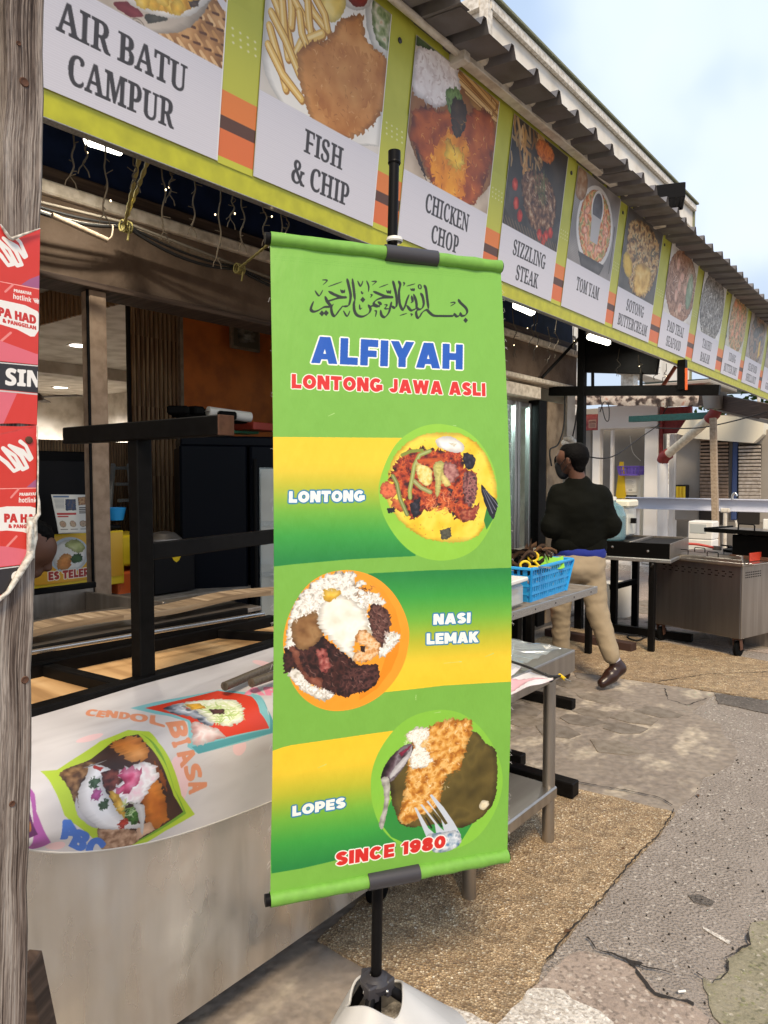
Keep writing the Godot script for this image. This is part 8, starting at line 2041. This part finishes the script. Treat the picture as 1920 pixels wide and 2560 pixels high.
func seated_vendor():
	var O := Vector3(-3.05, 0, -1.22)
	var s := thing("person", "dark haired person bending over the sink, half hidden by the post", "person", O)
	var fwd := Vector3(0.35, 0, -0.94).normalized(); var rt := fwd.cross(Vector3.UP).normalized(); var up := Vector3.UP
	var head: Vector3 = Vector3(-2.980, 1.203, -1.369) - O
	var neck := head - fwd * 0.10 - up * 0.11; var chest := neck - fwd * 0.10 - up * 0.22; var hip := chest - fwd * 0.10 - up * 0.32
	var look := (fwd * 0.8 - up * 0.6).normalized()
	var side := look.cross(up).normalized(); var hu := side.cross(look).normalized()
	var kn := hip + fwd * 0.40
	var body := [[hip, chest, 0.13, 0.13], [chest, neck, 0.12, 0.055], [neck, head, 0.055, 0.055]]
	for e in [-1, 1]:
		var sh: Vector3 = neck + rt * e * 0.16 - up * 0.06; var el: Vector3 = sh + fwd * 0.10 - up * 0.25; var wr: Vector3 = el + fwd * 0.22 + up * 0.02
		body.append_array([[neck - up * 0.05, sh, 0.06, 0.05], [sh, el, 0.045, 0.037], [el, wr, 0.035, 0.026], [hip + rt * e * 0.09, kn + rt * e * 0.10, 0.08, 0.055], [kn + rt * e * 0.10, Vector3(kn.x, 0.07, kn.z) + rt * e * 0.10, 0.05, 0.036], [Vector3(kn.x, 0.05, kn.z) + rt * e * 0.10, Vector3(kn.x, 0.035, kn.z) + rt * e * 0.10 + fwd * 0.15, 0.042, 0.03]])
		body.append_array(hand_bones(wr, fwd, up))
	var skull := [[head + hu * 0.03 - look * 0.03, head + hu * 0.025 + look * 0.03, 0.082, 0.075], [head - hu * 0.03 + look * 0.02, head - hu * 0.075 + look * 0.06, 0.064, 0.036], [head + look * 0.096 + hu * 0.01, head + look * 0.112 - hu * 0.02, 0.010, 0.017], [head + look * 0.088 - hu * 0.055, head + look * 0.09 - hu * 0.058, 0.018, 0.018]]
	for e in [-1, 1]: skull.append([head + side * e * 0.080, head + side * e * 0.078 - hu * 0.035, 0.014, 0.010])
	var both := SurfaceTool.new(); both.begin(Mesh.PRIMITIVE_TRIANGLES); both.append_from(flesh(body, 0.016, 0.010), 0, Transform3D.IDENTITY); both.append_from(flesh(skull, 0.006, 0.007), 0, Transform3D.IDENTITY)
	part("body", both.commit(), mats.skin, s)
	part("hair", flesh([[head + hu * 0.05 - look * 0.04, head + hu * 0.06 + look * 0.0, 0.08, 0.066], [head - look * 0.06, head - hu * 0.04 - look * 0.05, 0.062, 0.04]], 0.008, 0.012, 0.012, 50.0), mats.hair, s)
	var sh := [[hip - up * 0.02, chest, 0.155, 0.16], [chest, neck - up * 0.03, 0.14, 0.075], [neck - rt * 0.15 - up * 0.07, neck + rt * 0.15 - up * 0.07, 0.07, 0.07]]
	for e in [-1, 1]: sh.append([neck + rt * e * 0.16 - up * 0.06, neck + rt * e * 0.16 - up * 0.22 + fwd * 0.06, 0.068, 0.06])
	part("shirt", flesh(sh, 0.014, 0.018, 0.014, 12.0), mats.dark_shirt, s)
	var tr := []
	for e in [-1, 1]: tr.append_array([[hip + rt * e * 0.09, kn + rt * e * 0.10, 0.10, 0.075], [kn + rt * e * 0.10, Vector3(kn.x, 0.12, kn.z) + rt * e * 0.10, 0.072, 0.058]])
	part("trousers", flesh(tr, 0.016, 0.014, 0.012, 12.0), mats.jacket, s)
	var st := thing("plastic_stool", "red plastic stool under the person by the sink", "stool", O + hip * Vector3(1, 0, 1))
	var top: float = maxf(hip.y - 0.15, 0.2)
	part("seat", B(Vector3(0, top - 0.015, 0), Vector3(0.3, 0.03, 0.3), 0, 0.01), mats.red_plastic, st)
	for q in [[-1, -1], [1, -1], [1, 1], [-1, 1]]: part("leg", bar_mb(Vector3(q[0] * 0.14, 0, q[1] * 0.14), Vector3(q[0] * 0.12, top - 0.02, q[1] * 0.12), 0.03, 0.03), mats.red_plastic, st)


# ---------- lamps under the roof, fairy lights, cables ----------
func batten_lamp(called_label: String, a: Vector3, b: Vector3, energy: float):
	var t := thing("fluorescent_lamp", called_label, "light fitting", a.lerp(b, 0.5), 0, "lit fluorescent lamps under the roof")
	var o := t.position
	part("housing", bar_mb(a - o + Vector3(0, 0.03, 0), b - o + Vector3(0, 0.03, 0), 0.06, 0.03), mats.white_metal, t)
	var m := MB.new(); m.cyl(a - o, b - o, 0.026, -1, 12); part("tube", m, mats.tube_glow, t)
	var l := AreaLight3D.new(); l.name = numbered("tube_light"); l.area_size = Vector2((b - a).length(), 0.04); l.light_energy = energy; l.area_range = 20; l.area_attenuation = 2; l.shadow_enabled = true; l.light_color = Color(1, 0.98, 0.92)
	add_child(l); l.look_at_from_position(o - Vector3(0, 0.025, 0), o - Vector3(0, 1, 0), (b - a).cross(Vector3.UP).normalized())

func wires_and_lights():
	batten_lamp("lit fluorescent tube under the roof above the shopfront beam", Vector3(-2.750, 2.837, -1.537), Vector3(-2.750, 2.845, -1.683), 0.5)
	batten_lamp("lit fluorescent tube under the roof near the tom yam panel", Vector3(-2.500, 2.673, -5.872), Vector3(-2.500, 2.684, -6.275), 0.5)
	batten_lamp("lit fluorescent tube end showing by the sizzling steak panel", Vector3(-2.400, 2.657, -4.406), Vector3(-2.400, 2.650, -4.638), 0.4)
	# icicle fairy lights behind the sign's lower edge; each strand hangs on its own
	var tops := [[180, 345, 95], [213, 350, 60], [262, 375, 160], [335, 400, 50], [407, 420, 160], [424, 425, 60], [483, 445, 120], [547, 470, 175], [580, 485, 62], [605, 490, 115], [660, 510, 85], [716, 535, 80], [700, 530, 150], [1330, 800, 55], [1340, 790, 100], [1390, 815, 70], [1436, 835, 40], [1285, 800, 80], [1372, 840, 60], [1640, 915, 26], [1662, 925, 22], [1545, 890, 40], [1700, 935, 26], [1600, 905, 18]]
	var words := ["above the torn posters", "with a looped end", "crossing the cream moulding", "short stub", "pair, long one", "pair, short one", "with three lit tips", "longest, forked at its end", "short and bent", "ending in one lit tip", "left of the green banner", "just behind the banner corner", "reaching the cable tie", "right of the banner, short", "right of the banner, long", "below the tom yam caption", "small one by the lamp", "nearest the banner's right edge", "against the tan wall", "over the sky gap", "last before the brace", "by the black lintel", "beyond the orange brace", "in the middle of the sky gap"]
	for i in tops.size():
		var d: Array = tops[i]
		var X := -2.06 if i < 13 else -2.2
		var sp := Vector3(0, 1.5, 0)
		var P := func(u: float, v: float) -> Vector3:
			var g := gp(u, v, -1.0) - sp
			return sp + g * (X / g.x)
		var t := thing("fairy_light_strand", "hanging fairy light strand %s" % words[i], "fairy lights", P.call(d[0], d[1]), 0, "icicle fairy lights behind the sign")
		var pts := []
		var n := 9
		for j in n: pts.append(P.call(d[0] + 4.0 * sin(j * 1.3 + i) + 3.0 * sin(j * 0.5), d[1] + d[2] * j / (n - 1.0)) - t.position)
		pts[0] += Vector3(0, 0.06, 0)
		var m := MB.new(); m.tube(smooth(pts, 3), 0.0028, 5)
		for j in range(1, n):
			if (i * 7 + j * 5) % 3 == 0: continue
			var q: Vector3 = pts[j]; var s := Vector3(rng.randf_range(-1, 1), rng.randf_range(-0.6, 0.6), rng.randf_range(-1, 1)) * 0.022
			m.tube([q, q + s * 0.6, q + s], 0.0016, 4)
			if (i * 3 + j * 2) % 9 == 0:
				var bm := MB.new(); bm.ball(q + s, Vector3(0.0026, 0.0036, 0.0026), 5); part("lit_bulb", bm, mats.bulb_glow, t)
		for s in [-1, 1]: m.tube([pts[-1], pts[-1] + Vector3(0.004, -0.018, 0.014 * s), pts[-1] + Vector3(0.004, -0.034, 0.018 * s)], 0.002, 4)
		part("wire", m, mats.twig, t)
	# cable bundle strung along the shopfront beam
	for e in [["cable_black", 0.008, 0.0, "thick black cable, lowest of the bundle along the beam", 0.05], ["cable_black", 0.006, 0.02, "black cable slung along the brown beam", 0.03], ["cable_grey", 0.007, 0.035, "grey cable running straight along the brown beam", 0.0], ["cable_white", 0.005, 0.01, "pale cable sagging between the yellow ties", 0.055]]:
		var m := MB.new()
		var a: Vector3 = Vector3(-3.020, 2.596, -1.428); var b: Vector3 = Vector3(-3.020, 2.641, -1.871); var c: Vector3 = Vector3(-3.020, 2.593, -2.526); var d: Vector3 = Vector3(-3.020, 2.544, -3.011)
		var o := Vector3(0, e[2], 0)
		m.tube(arc(a + o, b + o * 0.4, e[4] * 0.5, 8) + arc(b + o * 0.4, c + o * 0.4, e[4], 10).slice(1) + arc(c + o * 0.4, d + o, e[4] * 0.4, 6).slice(1), e[1], 6)
		one("cable", m, mats[e[0]], e[3], "cable", "cables slung along the shopfront beam")
	var bp := MB.new(); bp.cyl(Vector3(-3.050, 2.647, -1.835), Vector3(-3.050, 2.606, -2.562), 0.013, -1, 10)
	one("cane_pole", bp, mats.wood_pole, "long thin cane pole tied under the cable bundle", "pole")
	bp = MB.new(); bp.cyl(Vector3(-2.980, 2.580, -1.507), Vector3(-2.980, 2.541, -1.753), 0.012, -1, 10); bp.tube(smooth([Vector3(-2.980, 2.540, -1.749), Vector3(-2.970, 2.556, -1.767), Vector3(-2.970, 2.593, -1.775), Vector3(-2.980, 2.613, -1.780)]), 0.004, 6)
	one("hanging_stick", bp, mats.wood_pole, "pale stick hanging at a slant from the cable bundle", "stick")
	for e in [[Vector3(-2.050, 2.524, -1.327), Vector3(-2.980, 2.633, -1.841), "yellow plastic rope tie hanging down to the cable bundle"], [Vector3(-2.050, 2.524, -1.361), Vector3(-2.950, 2.660, -1.835), "second yellow rope strand twisted beside the first"], [Vector3(-2.500, 2.555, -2.269), Vector3(-2.980, 2.583, -2.497), "slanting yellow rope tie near the banner corner"]]:
		var m := MB.new()
		for k in 2:
			var pts := []
			for j in 25:
				var t := j / 24.0
				pts.append(e[0].lerp(e[1], t) + Vector3(cos(t * 22 + k * PI), 0, sin(t * 22 + k * PI)) * 0.004)
			m.tube(pts, 0.0048, 5)
		one("rope_tie", m, mats.rope_yellow, e[2], "rope", "yellow ropes tied to the cables")
	for e in [[Vector3(-2.990, 2.627, -1.851), "wound yellow rope knot on the cables, nearer one"], [Vector3(-2.990, 2.583, -2.506), "wound yellow rope knot on the cables by the banner"]]:
		var m := MB.new()
		for k in 4:
			var ring := []
			for j in 13: ring.append(e[0] + Vector3(cos(TAU * j / 12) * 0.022, sin(TAU * j / 12) * 0.024, -0.02 + k * 0.013))
			m.tube(ring, 0.0045, 5, false)
		m.tube([e[0] + Vector3(0.03, -0.02, 0), e[0] + Vector3(0.03, -0.07, 0.01)], 0.005, 5)
		one("rope_knot", m, mats.rope_yellow, e[1], "rope", "yellow ropes tied to the cables")
	# loose wiring around the far frame
	for e in [[[Vector3(-3.080, 2.304, -6.656), Vector3(-3.080, 2.010, -6.647), Vector3(-3.080, 1.810, -6.527), Vector3(-3.080, 1.747, -6.346), Vector3(-3.080, 1.596, -6.384)], "black wire looping down the tan pillar"], [[Vector3(-3.050, 2.223, -6.900), Vector3(-3.069, 2.064, -6.900), Vector3(-3.109, 1.864, -6.900)], "black wire dropping to the white flower ornament"], [[Vector3(-3.429, 1.727, -8.000), Vector3(-3.315, 1.731, -8.500), Vector3(-3.508, 2.025, -10.000), Vector3(-3.499, 2.261, -10.800)], "thin wire sagging across the kiosk window"], [[Vector3(-4.498, 2.755, -11.000), Vector3(-4.415, 2.407, -11.000), Vector3(-4.350, 2.373, -11.000), Vector3(-4.354, 2.590, -11.000), Vector3(-4.432, 2.657, -11.000), Vector3(-4.494, 2.505, -11.000)], "coiled black wire under the mossy eave"], [[Vector3(-3.424, 2.179, -10.400), Vector3(-2.674, 2.138, -10.000), Vector3(-1.829, 2.254, -9.500)], "thin black wire crossing before the extractor hood"], [[Vector3(-3.398, 2.765, -11.300), Vector3(-3.547, 2.564, -11.300), Vector3(-3.634, 2.417, -11.300)], "short wire hanging off the mossy eave"], [[Vector3(-4.560, 2.196, -12.500), Vector3(-4.506, 1.917, -12.500), Vector3(-4.364, 1.762, -12.500)], "white hose curving inside the kiosk window"]]:
		var m := MB.new(); m.tube(smooth(e[0], 6), 0.008, 5)
		one("loose_wire", m, mats.cable_white if e[1].begins_with("white") else mats.cable_black, e[1], "wire")
	var fl := MB.new()
	for k in 7:
		var a := TAU * k / 7
		fl.ball(Vector3(-3.152, 1.850, -6.900) + Vector3(cos(a) * 0.055, sin(a) * 0.025 + 0.01 * (k % 2), sin(a * 2) * 0.03), Vector3(0.04, 0.03, 0.03), 6)
	one("flower_ornament", fl, mats.white_plastic, "white flower ornament hanging above the man's head", "ornament")
	var sg := thing("red_notice", "small weathered red notice board with pale lettering by the black post", "sign", Vector3(-4.798, 2.380, -11.400))
	part("board", B(Vector3(0, 0, 0), Vector3(0.21, 0.26, 0.03)), mats.red_paint, sg)
	var cv := Cv.new(84, 104, hx("8d2f2b"))
	cv.food(vv([0, 0, 84, 0, 84, 104, 0, 104]), [hx("7a2a26"), hx("96403a"), hx("a8655a")], 20, 0)
	cv.rect(24, 34, 56, 58, hx("b58a74")); cv.food(vv([28, 44, 74, 42, 76, 58, 30, 60]), [hx("5a3028"), hx("8a5a48"), hx("b58a74")], 6, 1)
	for i in 3: cv.rect(30, 66 + i * 8, 42, 3, hx("5a3028"))
	var q := MB.new(); q.quad(Vector3(-0.10, 0.12, 0.017), Vector3(0.10, 0.12, 0.017), Vector3(0.10, -0.12, 0.017), Vector3(-0.10, -0.12, 0.017)); part("notice_print", q, print_mat("red_notice_print", cv.done(), 0.6), sg)
	var mt_ := MB.new(); mt_.lathe(Vector3(-3.090, 1.647, -6.508), [[0.05, 0.0], [0.05, 0.03], [0.0, 0.04]], 14, Vector3.RIGHT)
	one("wall_socket", mt_, mats.black_plastic, "round black socket with wires on the tan pillar", "socket")
